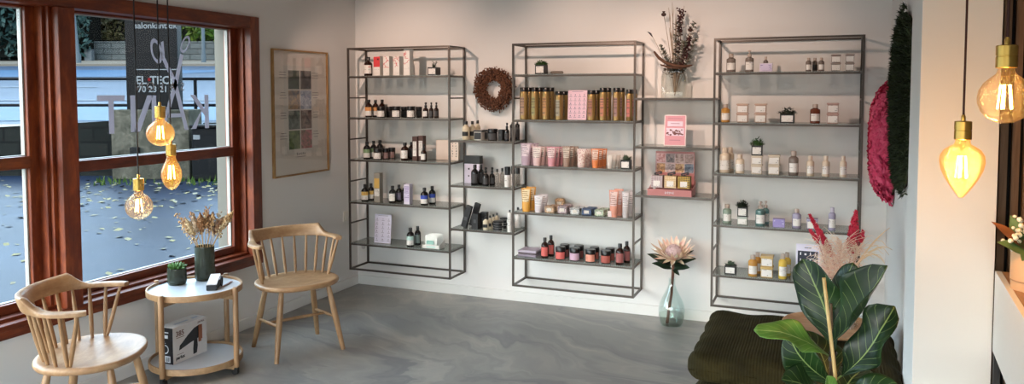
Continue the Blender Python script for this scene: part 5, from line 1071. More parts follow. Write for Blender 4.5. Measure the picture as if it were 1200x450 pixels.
# ------------------------------------------------------------------ chairs
M_oak = wood('light_oak', (138, 101, 68), (166, 128, 91), (188, 154, 116), .45, (7, 3, 7), ns=2.0)
M_oakv = wood('light_oak_upright', (134, 97, 63), (158, 121, 84), (180, 144, 107), .45, (9, 9, 1.6), ns=2.4)
def make_chair(loc, rz, label):
    o = thing('spindle_chair', label, 'chair', loc, rz, 'oak spindle-back armchairs by the window')
    hx, hy, zs = .222, .258, .447
    def oval(a): 
        c, s = math.cos(a), math.sin(a); return (math.copysign(abs(c) ** .88, c) * hx, math.copysign(abs(s) ** .88, s) * hy)
    m = MB(); n = 48; rows = []
    for f, z in [(.28, -.014), (.55, -.012), (.78, -.006), (.90, -.001), (.965, 0), (.99, -.004), (1.0, -.012), (.995, -.022), (.965, -.031), (.90, -.034)]: rows.append([m.bm.verts.new((oval(2 * PI * k / n)[0] * f, oval(2 * PI * k / n)[1] * f, zs + z)) for k in range(n)])
    for A, B in zip(rows, rows[1:]):
        for j in range(n): q = (j + 1) % n; m.bm.faces.new((A[j], A[q], B[q], B[j]))
    c = m.bm.verts.new((0, 0, zs - .014))
    for j in range(n): m.bm.faces.new((rows[0][j], rows[0][(j + 1) % n], c))
    m.bm.faces.new(rows[-1]); m.build('seat', M_oak, o, smooth=True)
    ax, by, cx = .238, .268, -.008
    def bow(a, lean=0): return Vector((-math.cos(a) * (ax + lean) + cx, math.sin(a) * (by + lean), 0))
    def ztop(a):
        d = abs(math.degrees(a))
        if d < 50: return .746 + .010 * (d / 50) ** 3
        if d < 74: t = (d - 50) / 24; return .697 + .059 * (1 - t) ** 2.4
        return .697
    A1 = R(110); m = MB(); N = 76; secs = []
    for k in range(N + 1):
        a = -A1 + 2 * A1 * k / N; d = abs(math.degrees(a)); zt, zb = ztop(a), .675; lean = max(0, (zt - .698)) * .35
        w = .026 - .011 * smoothstep(80, 50, d) if d < 80 else .026
        w = .026 if d > 80 else (.016 + .010 * smoothstep(52, 76, d)); end = smoothstep(110, 104, d) * .35 + .65
        tan = Vector((math.sin(a) * ax, math.cos(a) * by, 0)).normalized(); rt = Vector((tan.y, -tan.x, 0)); rt = rt if rt.dot(bow(a)) > 0 else -rt
        secs.append((bow(a, lean) + Vector((0, 0, (zt + zb) / 2)), rt, Vector((0, 0, 1)) + rt * (.30 if zt > .712 else 0), w * end, (zt - zb) / 2))
    ring = [(math.copysign(abs(math.cos(q)) ** .5, math.cos(q)), math.copysign(abs(math.sin(q)) ** .5, math.sin(q))) for q in [2 * PI * k / 14 for k in range(14)]]
    m.sweep(secs, ring); m.build('bow_rail', M_oak, o, smooth=True)
    for k in range(13):
        a = R(-102 + 17 * k); top = bow(a) + Vector((0, 0, .680)); b = a * .985; fx = .80 if abs(a) < R(90) else .74; bt = Vector((-math.cos(b) * hx * .84, math.sin(b) * hy * .85, zs - .004))
        if abs(a) > R(90): bt.x -= .045
        m = MB(); q = [bt.lerp(top, t) for t in (0, .15, .4, .7, 1)]; m.tube(q, [.0072, .0092, .0102, .0088, .0066], 9); m.build('spindle', M_oakv, o, smooth=True)
    legs = {}
    for sx in (1, -1):
        for sy in (1, -1):
            a, b = Vector((sx * .125, sy * .150, zs - .030)), Vector((sx * .198, sy * .216, 0)); legs[sx, sy] = (a, b)
            m = MB(); m.tube([a.lerp(b, t) for t in (0, .12, .45, .8, 1)], [.0135, .0165, .0195, .0165, .0135], 12); m.build('leg', M_oakv, o, smooth=True)
    mids = []
    for sy in (1, -1):
        p, q = legs[1, sy][0].lerp(legs[1, sy][1], .50), legs[-1, sy][0].lerp(legs[-1, sy][1], .56); mids.append(p.lerp(q, .5)); m = MB(); m.tube([p, p.lerp(q, .5), q], [.008, .011, .008], 9); m.build('stretcher', M_oakv, o, smooth=True)
    m = MB(); m.tube([mids[0], mids[0].lerp(mids[1], .5), mids[1]], [.008, .011, .008], 9); m.build('stretcher', M_oakv, o, smooth=True)
    return o
make_chair((-3.085, 2.475, 0), R(31), 'oak spindle-back armchair in the left foreground, cut off at its feet')
make_chair((-3.075, 3.935, 0), R(-30), 'oak spindle-back armchair standing fully in view right of the round table')

# ------------------------------------------------------------------ tray table and what stands on it
TC = (-3.385, 3.40)
tt = thing('tray_table', 'round two-tier oak tray table with white tops between the two chairs', 'table', (*TC, 0), R(5))
M_lam = plain('white_laminate', (196, 200, 206), .28, var=.02)
M_oakr = wood('oak_rim', (144, 106, 70), (168, 132, 94), (190, 154, 116), .45, (5, 5, 5))
def tray(nm, z, r):
    m = MB(); m.lathe([(0, z - .026), (r - .010, z - .026), (r - .010, z - .014), (0, z - .014)], seg=56); s = m.build(nm, M_lam, tt)
    m = MB(); m.lathe([(r - .011, z - .034), (r, z - .034), (r + .001, z - .004), (r - .001, z), (r - .009, z), (r - .011, z - .004), (r - .011, z - .034)], seg=64); m.build('rim', M_oakr, s, smooth=True)
tray('upper_tray', .5, .262); tray('lower_tray', .088, .258)
for k in range(4):
    a = k * PI / 2; x, y = .276 * math.cos(a), .276 * math.sin(a)
    m = MB(); m.tube([(x, y, .045), (x, y, .502), (x, y, .508)], [.0155, .0155, .0125], 14); p = m.build('post', M_oakv, tt, smooth=True)
    m = MB(); m.lathe([(0, -.018), (.018, -.018), (.018, .018), (0, .018)], (0, 0, 0), 14); xform(m, Matrix.Translation((x * .97, y * .97, .018)) @ Matrix.Rotation(R(90), 4, 'X') @ Matrix.Diagonal((1, 1, .6, 1))); m.box((x, y, .036), (.02, .02, .018)); m.build('castor', plain('castor_black', (22, 22, 24), .5), p, smooth=True)
m = MB(); m.box((0, 0, .452), (.53, .022, .026)); m.build('cross_bar', M_oakr, tt)
m = MB(); m.box((0, 0, .452), (.0218, .53, .0258)); m.build('cross_bar', M_oakr, tt)
m = MB(); m.box((0, 0, .042), (.53, .022, .024)); m.build('cross_bar', M_oakr, tt)
m = MB(); m.box((0, 0, .042), (.0218, .53, .0238)); m.build('cross_bar', M_oakr, tt)
# hairdryer carton
ZL = .0745
hb = thing('hairdryer_box', 'white and black hairdryer carton standing on the lower tray of the table', 'box', (-3.405, 3.375, ZL), R(1))
L, D, H = .262, .105, .212
m = MB(); m.box((-D / 2, 0, H / 2), (D, L, H)); m.build('carton', plain('glossy_white_card', (226, 220, 216), .25, var=.02), hb, bevel=.0015)
m = MB(); m.box((-D / 2, -L / 2 - .0004, H / 2), (D * .985, .0008, H * .985)); m.build('black_side', plain('carton_side_black', (18, 18, 24), .35), hb)
M_hw = plain('side_print_white', (216, 220, 226), .5)
def sideq(x0, x1, z0, z1): m.box((-D + (x0 + x1) / 2 * D, -L / 2 - .0012, (z0 + z1) / 2 * H), ((x1 - x0) * D, .0008, (z1 - z0) * H))
m = MB(); sideq(.18, .7, .845, .875); sideq(.2, .66, .70, .79); sideq(.2, .45, .60, .61); sideq(.2, .5, .56, .57); sideq(.12, .8, .05, .22); m.build('side_labels', M_hw, hb)
m = MB()
for k in range(24):
    a0, a1 = 2 * PI * k / 24, 2 * PI * (k + 1) / 24; f = lambda a, r: (-D * .55 + r * math.cos(a), -L / 2 - .0012, H * .40 + r * math.sin(a)); m.poly([f(a0, .026), f(a1, .026), f(a1, .020), f(a0, .020)])
m.build('ring_emblem', M_hw, hb)
m = MB(); rng = random.Random(9)
for k in range(11): sideq_x = .5 + .025 * k; m.box((-D + sideq_x * D, -L / 2 - .0018, .135 * H), (rng.choice((.0008, .0014)), .0004, .13 * H))
m.build('barcode', plain('barcode_black', (20, 20, 22), .5), hb)
def ft(txt, y, z, size, mat, bold=0, nm='lettering', x=.0006):
    t = text_bm(txt, size, .0003, 'CENTER', 1.0, bold); xform(t, Matrix(((0, 0, 1, x), (1, 0, 0, y), (0, 1, 0, z), (0, 0, 0, 1)))); t.build(nm, mat, hb)
ft('385', -.078, .168, .042, plain('print_bronze', (120, 84, 72), .4), .0012, 'model_number')
ft('parlux', .085, .196, .020, plain('print_bronze', (120, 84, 72), .4), 0, 'script_lettering'); ft('parlux', -.078, .030, .026, plain('print_black', (26, 24, 26), .4), .001, 'logo')
m = MB(); m.box((.0006, -.076, .146), (.0006, .06, .0035)); m.box((.0006, -.078, .049), (.0006, .05, .0025)); m.build('small_print_lines', plain('print_bronze', (120, 84, 72), .4), hb)
# printed picture of the hairdryer on the front
m = MB(); M_hd = plain('dryer_print', (44, 46, 50), .35)
xp = .0009
m.prism([(xp, y, z) for y, z in [(-.088, .072), (-.082, .098), (-.060, .112), (-.02, .142), (.03, .170), (.06, .176), (.082, .168), (.094, .148), (.092, .122), (.078, .108), (.05, .100), (.0, .092), (-.05, .080)]], (.0004, 0, 0)); m.build('dryer_body_print', M_hd, hb)
m = MB(); m.prism([(xp, y, z) for y, z in [(.026, .100), (.052, .102), (.056, .060), (.048, .018), (.020, .016), (.020, .05)]], (.0004, 0, 0)); m.build('dryer_handle_print', plain('dryer_print_dark', (24, 24, 28), .35), hb)
m = MB(); m.prism([(xp + .0006, y, z) for y, z in [(-.088, .072), (-.082, .098), (-.068, .108), (-.066, .076)]], (.0004, 0, 0)); m.build('dryer_nozzle_print', plain('dryer_print_dark', (24, 24, 28), .35), hb)
o = MB(); o.box((0, 0, 0), (.002, .028, .085)); o.box((0, -.004, -.006), (.0022, .02, .1)); o = o.build('hang_tag', plain('kraft_tag', (150, 92, 66), .7, var=.12), None); o.location = (-3.4005, 3.448, ZL + .135); tag(o, 'brown kraft paper tag on the front of the hairdryer carton', 'tag')
m = MB(); m.box((-D * .45, -.02, H + .0004), (D * .16, .1, .0008)); m.box((-D * .45, .085, H + .0004), (D * .2, .045, .0008)); m.build('top_print', plain('top_print', (150, 160, 176), .5), hb)
# succulent in dark ribbed glass pot
ZU = .4865
M_smoke = murky('smoked_green_glass', (74, 80, 68), .58, .12)
def ribbed(m, r, h, n=28, amp=.035, taper=1.0):
    seg = n * 2; rows = []
    for f, z in [(.90, 0), (.97, .012), (1, .03), (taper, h - .004), (taper * .985, h), (taper * .93, h), (taper * .92, h - .02), (.9, .02)]:
        rows.append([m.bm.verts.new((r * f * (1 + (amp if k % 2 and 0 < z < h - .01 else 0)) * math.cos(2 * PI * k / seg), r * f * (1 + (amp if k % 2 and 0 < z < h - .01 else 0)) * math.sin(2 * PI * k / seg), z)) for k in range(seg)])
    for A, B in zip(rows, rows[1:]):
        for j in range(seg): q = (j + 1) % seg; m.bm.faces.new((A[j], A[q], B[q], B[j]))
    m.bm.faces.new(rows[0][::-1]); m.bm.faces.new(rows[-1])
sp = thing('potted_succulent', 'green succulent in a smoked ribbed glass pot on the tray table', 'plant', (-3.548, 3.425, ZU))
m = MB(); ribbed(m, .053, .098); m.build('glass_pot', M_smoke, sp, smooth=True)
m = MB(); m.lathe([(0, .012), (.046, .012), (.046, .086), (0, .09)], seg=24); m.build('soil', plain('soil', (40, 32, 26), .95), sp, smooth=True)
rng = random.Random(77)
for k in range(30):
    el = R(12 + 66 * (k / 29)); a = k * 2.39996; l = .052 - .016 * (k / 29); d = Vector((math.cos(a) * math.cos(el), math.sin(a) * math.cos(el), math.sin(el))); b = Vector((math.cos(a), math.sin(a), 0)) * .012 + Vector((0, 0, .088)); m = MB(); m.tube([b, b + d * l * .35, b + d * l * .7 + Vector((0, 0, .003)), b + d * l + Vector((0, 0, .007))], [.005, .0085, .007, .001], 7); m.build('leaf', plain('succulent_green', (84, 122, 62), .45, var=.2, vscale=60), sp, smooth=True)
# vase with dried grasses
VP = (-3.478, 3.575, ZU)
vz = thing('ribbed_vase', 'tall smoked green ribbed glass vase on the tray table', 'vase', VP)
m = MB(); ribbed(m, .057, .205, 30, .03, 1.0); m.build('glass_body', M_smoke, vz, smooth=True)
M_hay = plain('hay_stalk', (176, 138, 92), .75, var=.15)
def hx(c): return leafmat('head_' + '_'.join(map(str, c)), tuple(int(v * .74) for v in c), tuple(min(255, int(v * 1.12)) for v in c), .8)
HCOL = [(222, 178, 124), (190, 138, 92), (230, 200, 156), (206, 178, 146), (174, 130, 94)]
HN = ['straw-coloured', 'reddish-brown', 'pale sandy', 'greyish-tan', 'dark tan']
rng = random.Random(12)
spec = [(-.165, .02, .39, 0, 1), (-.14, .06, .36, 1, 1), (-.105, -.01, .37, 2, 0), (-.085, .04, .40, 1, 1), (-.06, -.02, .40, 3, 0), (-.035, .02, .385, 0, 0), (-.012, -.03, .41, 1, 0), (.008, .03, .42, 2, 0), (.025, -.02, .435, 1, 1), (.05, .02, .41, 4, 0), (.07, -.03, .39, 0, 1), (.09, .03, .40, 3, 1), (.115, 0, .38, 4, 0), (.155, .02, .40, 2, 0), (.18, -.01, .42, 0, 0), (.145, -.03, .35, 2, 1), (-.125, .0, .33, 2, 1)]
PLC = ['far left', 'upper left', 'left', 'left', 'left of centre', 'left of centre', 'middle', 'middle', 'middle', 'right of centre', 'right of centre', 'right of centre', 'right', 'right', 'far right', 'low right', 'low left']
for i, (u, dv, ht, c, kind) in enumerate(spec):
    o = thing('dried_grass_stem', f"{HN[c]} {'loose' if kind else 'plump'} dried grass head, {PLC[i]} in the ribbed vase, {['leaning out', 'rising high', 'half hidden', 'in front', 'set back'][i % 5]}", 'dried flower', VP, 0, 'dried grass stems in the ribbed vase')
    ux = Vector((math.cos(YAW - R(22)), math.sin(YAW - R(22)), 0)); tdir = RX * u + FX * dv * .8
    b = Vector((tdir.x * -.12, tdir.y * -.12, .02)); nk = Vector((tdir.x * .24, tdir.y * .24, .20)); tip = Vector((tdir.x, tdir.y, ht)); pts = curve_pts(b, nk + Vector((0, 0, .02)), tip, 9)
    m = MB(); m.tube(pts, .0018, 5); m.build('stalk', M_hay, o)
    d = (pts[-1] - pts[-2]).normalized(); L0 = .11 if not kind else .13; base = tip - d * L0; m = MB()
    if kind == 0:
        m.tube([base, base + d * L0 * .2, base + d * L0 * .55, base + d * L0 * .85, tip + d * .006], [.004, .012, .0155, .010, .001], 8)
        def fn(): t = rng.random(); p = base + d * L0 * t; q = d.orthogonal(); q.rotate(Matrix.Rotation(rng.uniform(0, 6.3), 3, d)); return p + q * .0155 * math.sin(PI * min(1, t * .9 + .1)), (q + d).normalized()
        leafcloud(m, rng, 190, fn, .0085)
    else:
        for k in range(46):
            t = rng.random(); p = base + d * L0 * t; q = d.orthogonal(); q.rotate(Matrix.Rotation(rng.uniform(0, 6.3), 3, d)); e = p + q * rng.uniform(.006, .022) * (1.1 - t * .6) + d * .014; m.tube([p, e], .0007, 3); m.ball(e, .0042, 5, 4, 1, 1, 1.5)
    m.build('seed_head', hx(HCOL[c]), o, fixn=False)
# small tool box lying on the table
cb = thing('comb_box', 'small black and white box with a dark loop lying on the tray table', 'box', (-3.283, 3.44, ZU), R(34)); cb.scale = (1.3, 1.3, 1.3)
m = MB(); m.box((0, 0, .012), (.045, .11, .024)); m.build('black_base', plain('tool_black', (20, 19, 24), .4), cb, bevel=.002)
m = MB(); m.prism([(-.021, -.05, .0245), (.021, -.05, .0245), (.021, .056, .046), (-.021, .056, .046)], (0, 0, .004)); m.prism([(-.021, .056, .0245), (.021, .056, .0245), (.021, .056, .046), (-.021, .056, .046)], (0, -.003, 0)); m.build('white_lid', plain('tool_white', (226, 222, 226), .4), cb)
m = MB(); m.tube([(.025 + .004, .03 + .022 * math.cos(a), .022 + .02 * math.sin(a)) for a in [PI * 2 * k / 14 for k in range(15)]], .0035, 6); m.build('black_loop', plain('tool_black', (20, 19, 24), .4), cb, smooth=True)
st = MB(); st.box((0, 0, .003), (.012, .13, .003)); st.box((0, .05, .0045), (.013, .02, .003)); st = st.build('leather_strap', plain('strap_brown', (136, 92, 74), .6), None, bevel=.0008); st.location = (-3.262, 3.525, ZU); st.rotation_euler = (0, 0, R(18)); tag(st, 'narrow brown leather strap lying behind the small black box', 'strap')
cl = MB(); cl.tube([(-.025, 0, .005), (.0, .004, .008), (.03, -.002, .005)], [.004, .006, .004], 7); cl.box((-.026, 0, .006), (.014, .01, .011)); cl = cl.build('hair_clip', plain('clip_dark', (40, 40, 46), .35), None, smooth=True); cl.location = (-3.365, 3.515, ZU); tag(cl, 'tiny dark hair clip lying in front of the ribbed vase', 'clip')

# ------------------------------------------------------------------ pendant bulbs
M_brass = plain('brushed_brass', (216, 176, 92), .28, .9, .08)
M_cord = plain('black_cord', (16, 14, 14), .7); M_cordb = plain('brown_cord', (64, 28, 20), .7)
def bulbglass(name, tint, emit):
    t = NT(name); tr = t.n('ShaderNodeBsdfTransparent'); tr.inputs['Color'].default_value = (*tint, 1); gl = t.n('ShaderNodeBsdfGlossy'); gl.inputs['Roughness'].default_value = .08; gl.inputs['Color'].default_value = (1, .9, .7, 1)
    fr, fo = schlick(t, 1.5); mx = t.n('ShaderNodeMixShader'); em = t.n('ShaderNodeEmission'); ad = t.n('ShaderNodeAddShader')
    vo = t.n('ShaderNodeTexVoronoi'); vo.inputs['Scale'].default_value = 150; t.l(t.coord('Object'), vo.inputs['Vector']); bp = t.n('ShaderNodeBump'); bp.inputs['Strength'].default_value = .8; bp.inputs['Distance'].default_value = .004
    t.l(vo.outputs['Distance'], bp.inputs['Height']); t.l(bp.outputs[0], gl.inputs['Normal']); t.l(bp.outputs[0], fr.inputs['Normal'])
    c = t.ramp(vo.outputs['Distance'], [(.05, (255, 200, 108)), (.5, (208, 138, 50))]); t.l(c, em.inputs['Color']); em.inputs['Strength'].default_value = emit
    t.l(fo, mx.inputs[0]); t.l(tr.outputs[0], mx.inputs[1]); t.l(gl.outputs[0], mx.inputs[2]); t.l(mx.outputs[0], ad.inputs[0]); t.l(em.outputs[0], ad.inputs[1]); t.l(ad.outputs[0], t.out.inputs['Surface']); return t.m
M_b1 = bulbglass('amber_bulb_glass', (.98, .84, .57), .6); M_b2 = bulbglass('pale_bulb_glass', (.97, .90, .78), .24)
M_fil = glow('filament', (255, 196, 110), 46)
GLOBE = [(.0, -.0625), (.02, -.0595), (.04, -.048), (.054, -.032), (.0615, -.012), (.0625, .004), (.059, .022), (.049, .040), (.034, .054), (.022, .064), (.0185, .074), (.0185, .086)]
TEAR = [(.0, -.082), (.006, -.080), (.014, -.070), (.028, -.050), (.042, -.027), (.052, -.004), (.0565, .018), (.055, .036), (.046, .052), (.032, .062), (.021, .068), (.0185, .076), (.0185, .088)]
DROP = [(.0, -.075), (.014, -.070), (.028, -.056), (.038, -.036), (.043, -.012), (.042, .010), (.035, .032), (.025, .052), (.019, .068), (.0185, .086)]
def pendant(p, prof, sc, gm, label, cord, power, squash=1):
    o = thing('pendant_lamp', label, 'lamp', p, 0, 'bare bulb pendants with brass holders')
    pr = [(r * sc, z * sc * squash) for r, z in prof]; zt = pr[-1][1] - .008
    m = MB(); m.lathe(pr, seg=32); b = m.build('glass_bulb', gm, o, smooth=True)
    m = MB()
    for k in range(5):
        a = 2 * PI * k / 5 + .3; m.tube([(.017 * math.cos(a), .017 * math.sin(a), -.026 * sc), (.011 * math.cos(a), .011 * math.sin(a), .036 * sc)], .0022, 6)
    m.build('filament', M_fil, b)
    m = MB(); m.lathe([(0, .05 * sc), (.005, .05 * sc), (.010, zt), (0, zt)], seg=10); m.build('glass_stem', clear('bulb_stem', (.92, .84, .7), .05), b, smooth=True)
    m = MB(); m.lathe([(0, 0), (.0225, 0), (.0245, .002), (.0245, .028), (.0235, .029), (.0235, .031), (.0245, .032), (.0245, .056), (.022, .058), (.0065, .059), (.0065, .072), (.004, .078), (0, .078)], (0, 0, zt), 28); m.build('brass_holder', M_brass, o, smooth=True)
    zc = ZC - p[2]; m = MB(); m.tube([(0, 0, zt + .076), (0, 0, zc)], .0034, 7); m.build('cord', cord, o, smooth=True)
    m = MB(); m.lathe([(0, zc - .03), (.03, zc - .03), (.045, zc - .004), (.045, zc), (0, zc)], seg=20); m.build('ceiling_rose', M_brass, o, smooth=True)
    l = bpy.data.lights.new('bulb_light', 'POINT'); l.energy = power; l.color = (1, .56, .24); l.shadow_soft_size = .02; lo = bpy.data.objects.new('bulb_light', l); C.objects.link(lo); lo.parent = o
pendant((-3.052, 2.724, 1.074), GLOBE, 1.0, M_b2, 'lowest globe bulb pendant in front of the window glass', M_cord, 1.2)
pendant((-2.964, 2.781, 1.425), GLOBE, 1.02, M_b1, 'highest amber globe bulb pendant in front of the window rail', M_cord, 1.2, .94)
pendant((-3.053, 2.928, 1.215), DROP, 1.13, M_b1, 'pear-shaped amber bulb pendant hanging between two globes by the window', M_cord, 1.2)
PB1 = pendant((.398, 2.744, 1.384), TEAR, 1.12, M_b1, 'pointed amber bulb pendant hanging in front of the white pillar', M_cordb, 17)
pendant((.422, 2.28, 1.605), GLOBE, 1.0, M_b2, 'large globe bulb pendant at the right edge before the slatted wall', M_cordb, 3)

# ------------------------------------------------------------------ protea in a bottle vase on the floor
FV = (-.965, 5.31, 0)
fv = thing('bottle_vase', 'pale aqua glass bottle vase with water standing on the floor', 'vase', FV)
vp = [(0, .004), (.066, .0), (.074, .004), (.082, .03), (.090, .075), (.092, .11), (.086, .15), (.068, .195), (.046, .235), (.030, .27), (.0235, .30), (.0225, .325), (.026, .333)]
m = MB(); m.lathe(vp, seg=32); m.lathe([(r - .004 if r > .01 else 0, max(z, .008)) for r, z in vp][::-1], seg=32); m.build('glass_bottle', clear('aqua_glass', (.93, .97, .965), .02, 1.0, 1.5), fv, smooth=True)
m = MB(); m.lathe([(0, .010), (.068, .010), (.078, .03), (.084, .062), (.086, .082), (0, .082)], seg=32); m.build('water', clear('vase_water', (.90, .93, .88), .0, 1.0, 1.33), fv, smooth=True)
pt = thing('protea_flower', 'large pale pink king protea with dark leaves in the aqua bottle vase', 'flower', FV)
m = MB(); m.tube([(-.030, .0, .014), (-.02, -.004, .10), (-.002, 0, .22), (.004, 0, .34), (.012, -.004, .47)], [.011, .010, .009, .010, .012], 9); m.build('stem', plain('protea_stem', (96, 56, 36), .7, var=.2), pt, smooth=True)
HC = Vector((.012, -.004, .50)); AX = Vector((-.05, -.34, .94)).normalized(); QH = AX.to_track_quat('Z', 'Y').to_matrix().to_4x4(); HM = Matrix.Translation(HC) @ QH
t = NT('protea_bract'); g = t.n('ShaderNodeNewGeometry'); t.bsdf(t.ramp(t.noise(t.coord('Object'), 22, 3), [(.33, (232, 184, 166)), (.5, (242, 218, 196)), (.65, (244, 232, 206))]), .55); M_brt = t.m
rng = random.Random(8); m = MB()
for ringi, (n, r0, el, ln, wd) in enumerate([(14, .036, 24, .130, .016), (14, .044, 44, .115, .015), (13, .048, 62, .09, .012), (12, .034, 6, .11, .016)]):
    for k in range(n):
        a = 2 * PI * (k + .5 * (ringi % 2)) / n + rng.uniform(-.08, .08); e = R(el + rng.uniform(-5, 5)); l = ln * rng.uniform(.9, 1.1); d0 = Vector((math.cos(a), math.sin(a), 0)); s = Vector((-math.sin(a), math.cos(a), 0)); L_ = []; R_ = []; 
        for q in range(6):
            tq = q / 5; ee = e + R(30) * tq * (.6 if el > 10 else .2); p = d0 * (r0 + l * tq * math.cos(e)) + Vector((0, 0, l * tq * math.sin(ee) - .02)); w = wd * math.sin(PI * min(1, .12 + .88 * tq) ** .9) * (1 if q < 5 else .0) + .0008; cup = Vector((0, 0, w * .4)); L_.append(m.bm.verts.new(HM @ (p + s * w + cup))); R_.append(m.bm.verts.new(HM @ (p - s * w + cup)))
        M_ = [m.bm.verts.new((x.co + y.co) / 2 - HM.to_3x3() @ Vector((0, 0, .3 * (x.co - y.co).length))) for x, y in zip(L_, R_)]
        for q in range(5): m.bm.faces.new((L_[q], M_[q], M_[q + 1], L_[q + 1])); m.bm.faces.new((M_[q], R_[q], R_[q + 1], M_[q + 1]))
m.build('bracts', M_brt, pt, smooth=True, fixn=False)
m = MB(); m.ball((0, 0, .014), .056, 18, 12, 1, 1, 1.05); xform(m, HM)
def fn():
    v = Vector((rng.gauss(0, 1), rng.gauss(0, 1), abs(rng.gauss(.3, 1)))).normalized(); return HM @ (Vector((0, 0, .012)) + Vector((v.x * .056, v.y * .056, v.z * .06))), HM.to_3x3() @ v
leafcloud(m, rng, 500, fn, .008); m.build('flower_dome', leafmat('protea_dome', (206, 176, 176), (232, 210, 208), .8), pt, fixn=False)
m = MB()
for k in range(90):
    a = rng.uniform(0, 2 * PI); p = Vector((math.cos(a) * .056, math.sin(a) * .056, -.012)); m.tube([HM @ p, HM @ (p * 1.02 + Vector((0, 0, .03)))], [.0028, .0012], 4)
m.build('stamens', plain('protea_stamen', (206, 180, 96), .6), pt)
def bigleaf(m, base, tip, width, nrm, fold=.18, curl=.15, wav=.0, n=10, k=7, shape='ov', uvl=None, seed=0):
    base, tip = Vector(base), Vector(tip); d = tip - base; L = d.length; d.normalize(); nrm = (Vector(nrm) - d * Vector(nrm).dot(d)).normalized(); s = d.cross(nrm).normalized(); rg = random.Random(seed); rows = []
    ph = rg.uniform(0, 6); lat = rg.uniform(-.10, .10)
    for i in range(n + 1):
        t = i / n; prof = (math.sin(PI * t ** .82) ** .8 if shape == 'ov' else (math.sin(PI * t ** 1.35) ** .62 * (.62 + .5 * t)) if shape == 'fid' else math.sin(PI * t) ** .9); w = max(.0015, width / 2 * prof * ((1 + .09 * math.sin(11 * t + ph * 1.7)) if shape == 'fid' else 1)); row = []
        cen = base + d * L * t + nrm * (curl * L * (t * t - t) * -1) + (s * lat * L * math.sin(PI * t) - nrm * .22 * L * max(0, t - .72) if shape == 'fid' else Vector((0, 0, 0)))
        for j in range(k + 1):
            u = -1 + 2 * j / k; off = abs(u) ** 1.5 * fold * w * 2 + wav * w * math.sin(9 * t + ph + (2 if u > 0 else 0)) * abs(u) ** 2
            row.append((m.bm.verts.new(cen + s * u * w + nrm * off), t, u))
        rows.append(row)
    for A, B in zip(rows, rows[1:]):
        for j in range(k):
            f = m.bm.faces.new((A[j][0], A[j + 1][0], B[j + 1][0], B[j][0]))
            if uvl is not None:
                for lp, q in zip(f.loops, (A[j], A[j + 1], B[j + 1], B[j])): lp[uvl].uv = (q[1], q[2] * .5 + .5)
M_pl = plain('protea_leaf', (34, 50, 32), .45, var=.25, vscale=40)
for i, (b, tp, w, nr) in enumerate([((-.005, -.01, .42), (-.165, -.05, .50), .068, (0, -.5, .8)), ((0, -.01, .40), (-.13, -.06, .44), .062, (0, -.6, .8)), ((.01, -.01, .42), (.17, -.03, .49), .08, (0, -.5, .8)), ((.01, -.01, .40), (.13, -.06, .43), .07, (.2, -.6, .7)), ((.01, -.02, .44), (.08, -.10, .49), .04, (0, -.8, .6)), ((.0, -.02, .44), (-.07, -.10, .47), .04, (0, -.8, .6)), ((.01, .01, .43), (.14, .05, .53), .045, (0, -.5, .8)), ((0, .01, .43), (-.12, .05, .52), .045, (0, -.5, .8)), ((.01, -.01, .40), (.06, -.05, .37), .03, (0, -.7, .6))]):
    m = MB(); bigleaf(m, b, tp, w, nr, .2, .12, .1, seed=i); m.build('leaf', M_pl, pt, smooth=True, fixn=False)

# ------------------------------------------------------------------ ottoman
def cord():
    t = NT('olive_corduroy'); v = t.coord('Object'); w = t.wave(v, (.314 / .013), .6, 2, 'X', .6); n = t.noise(v, 7, 4); n2 = t.noise(t.coord('Object', (30, 120, 120)), 3, 2)
    c = t.ramp(t.math('ADD', t.math('MULTIPLY', n, .7), t.math('MULTIPLY', n2, .3)), [(.32, (30, 25, 9)), (.52, (44, 38, 15)), (.72, (58, 50, 22))]); c = t.mixc(t.math('MULTIPLY', t.math('SUBTRACT', 1, w), .32), c, lin((26, 22, 11)))
    b = t.bsdf(c, .9); b.inputs['Sheen Weight'].default_value = .08; b.inputs['Specular IOR Level'].default_value = .15; b.inputs['Sheen Tint'].default_value = lin((120, 112, 70)); t.bump(w, .4, .004); return t.m
M_cord_f = cord()
def cushion(name, cx, cy, z0, z1, w, d, r, puff, label, seed):
    m = MB(); rng = random.Random(seed); N = 40; h = (z1 - z0)
    bmesh.ops.create_cube(m.bm, size=2); bmesh.ops.subdivide_edges(m.bm, edges=m.bm.edges[:], cuts=27, use_grid_fill=True)
    ph = [rng.uniform(0, 6) for _ in range(6)]
    for v in m.bm.verts:
        x, y, z = v.co; hx_, hy_, hz_ = w / 2, d / 2, h / 2; P = Vector((x * hx_, y * hy_, z * hz_)); q = Vector((max(-hx_ + r, min(hx_ - r, P.x)), max(-hy_ + r, min(hy_ - r, P.y)), max(-hz_ + r, min(hz_ - r, P.z)))); dv = P - q
        if dv.length > 1e-6: P = q + dv.normalized() * min(r, dv.length) if dv.length > r else P
        up = (1 - x * x) * (1 - y * y)
        P.z += puff * up * (1 if z > 0 else 0) * max(0, z); P.z += .006 * math.sin(9 * x + ph[0] + 3 * y) * math.sin(7 * y + ph[1]) * (1 if z > .2 else 0)
        wr_ = .007 * math.sin(17 * x + ph[2]) * math.sin(5 * z + ph[3]) ; P.y += wr_ * abs(y) ** 6; P.x += .007 * math.sin(15 * y + ph[4]) * abs(x) ** 6
        v.co = P + Vector((0, 0, hz_))
    o = m.build(name, M_cord_f, None, smooth=True); o.location = (cx, cy, z0); tag(o, label, 'ottoman'); return o
PC_ = (-.115, 3.93)
ot = cushion('ottoman', PC_[0], PC_[1], 0, .270, .86, .80, .05, .012, 'lower dark olive corduroy ottoman block with a loose cushion lying on it', 3)
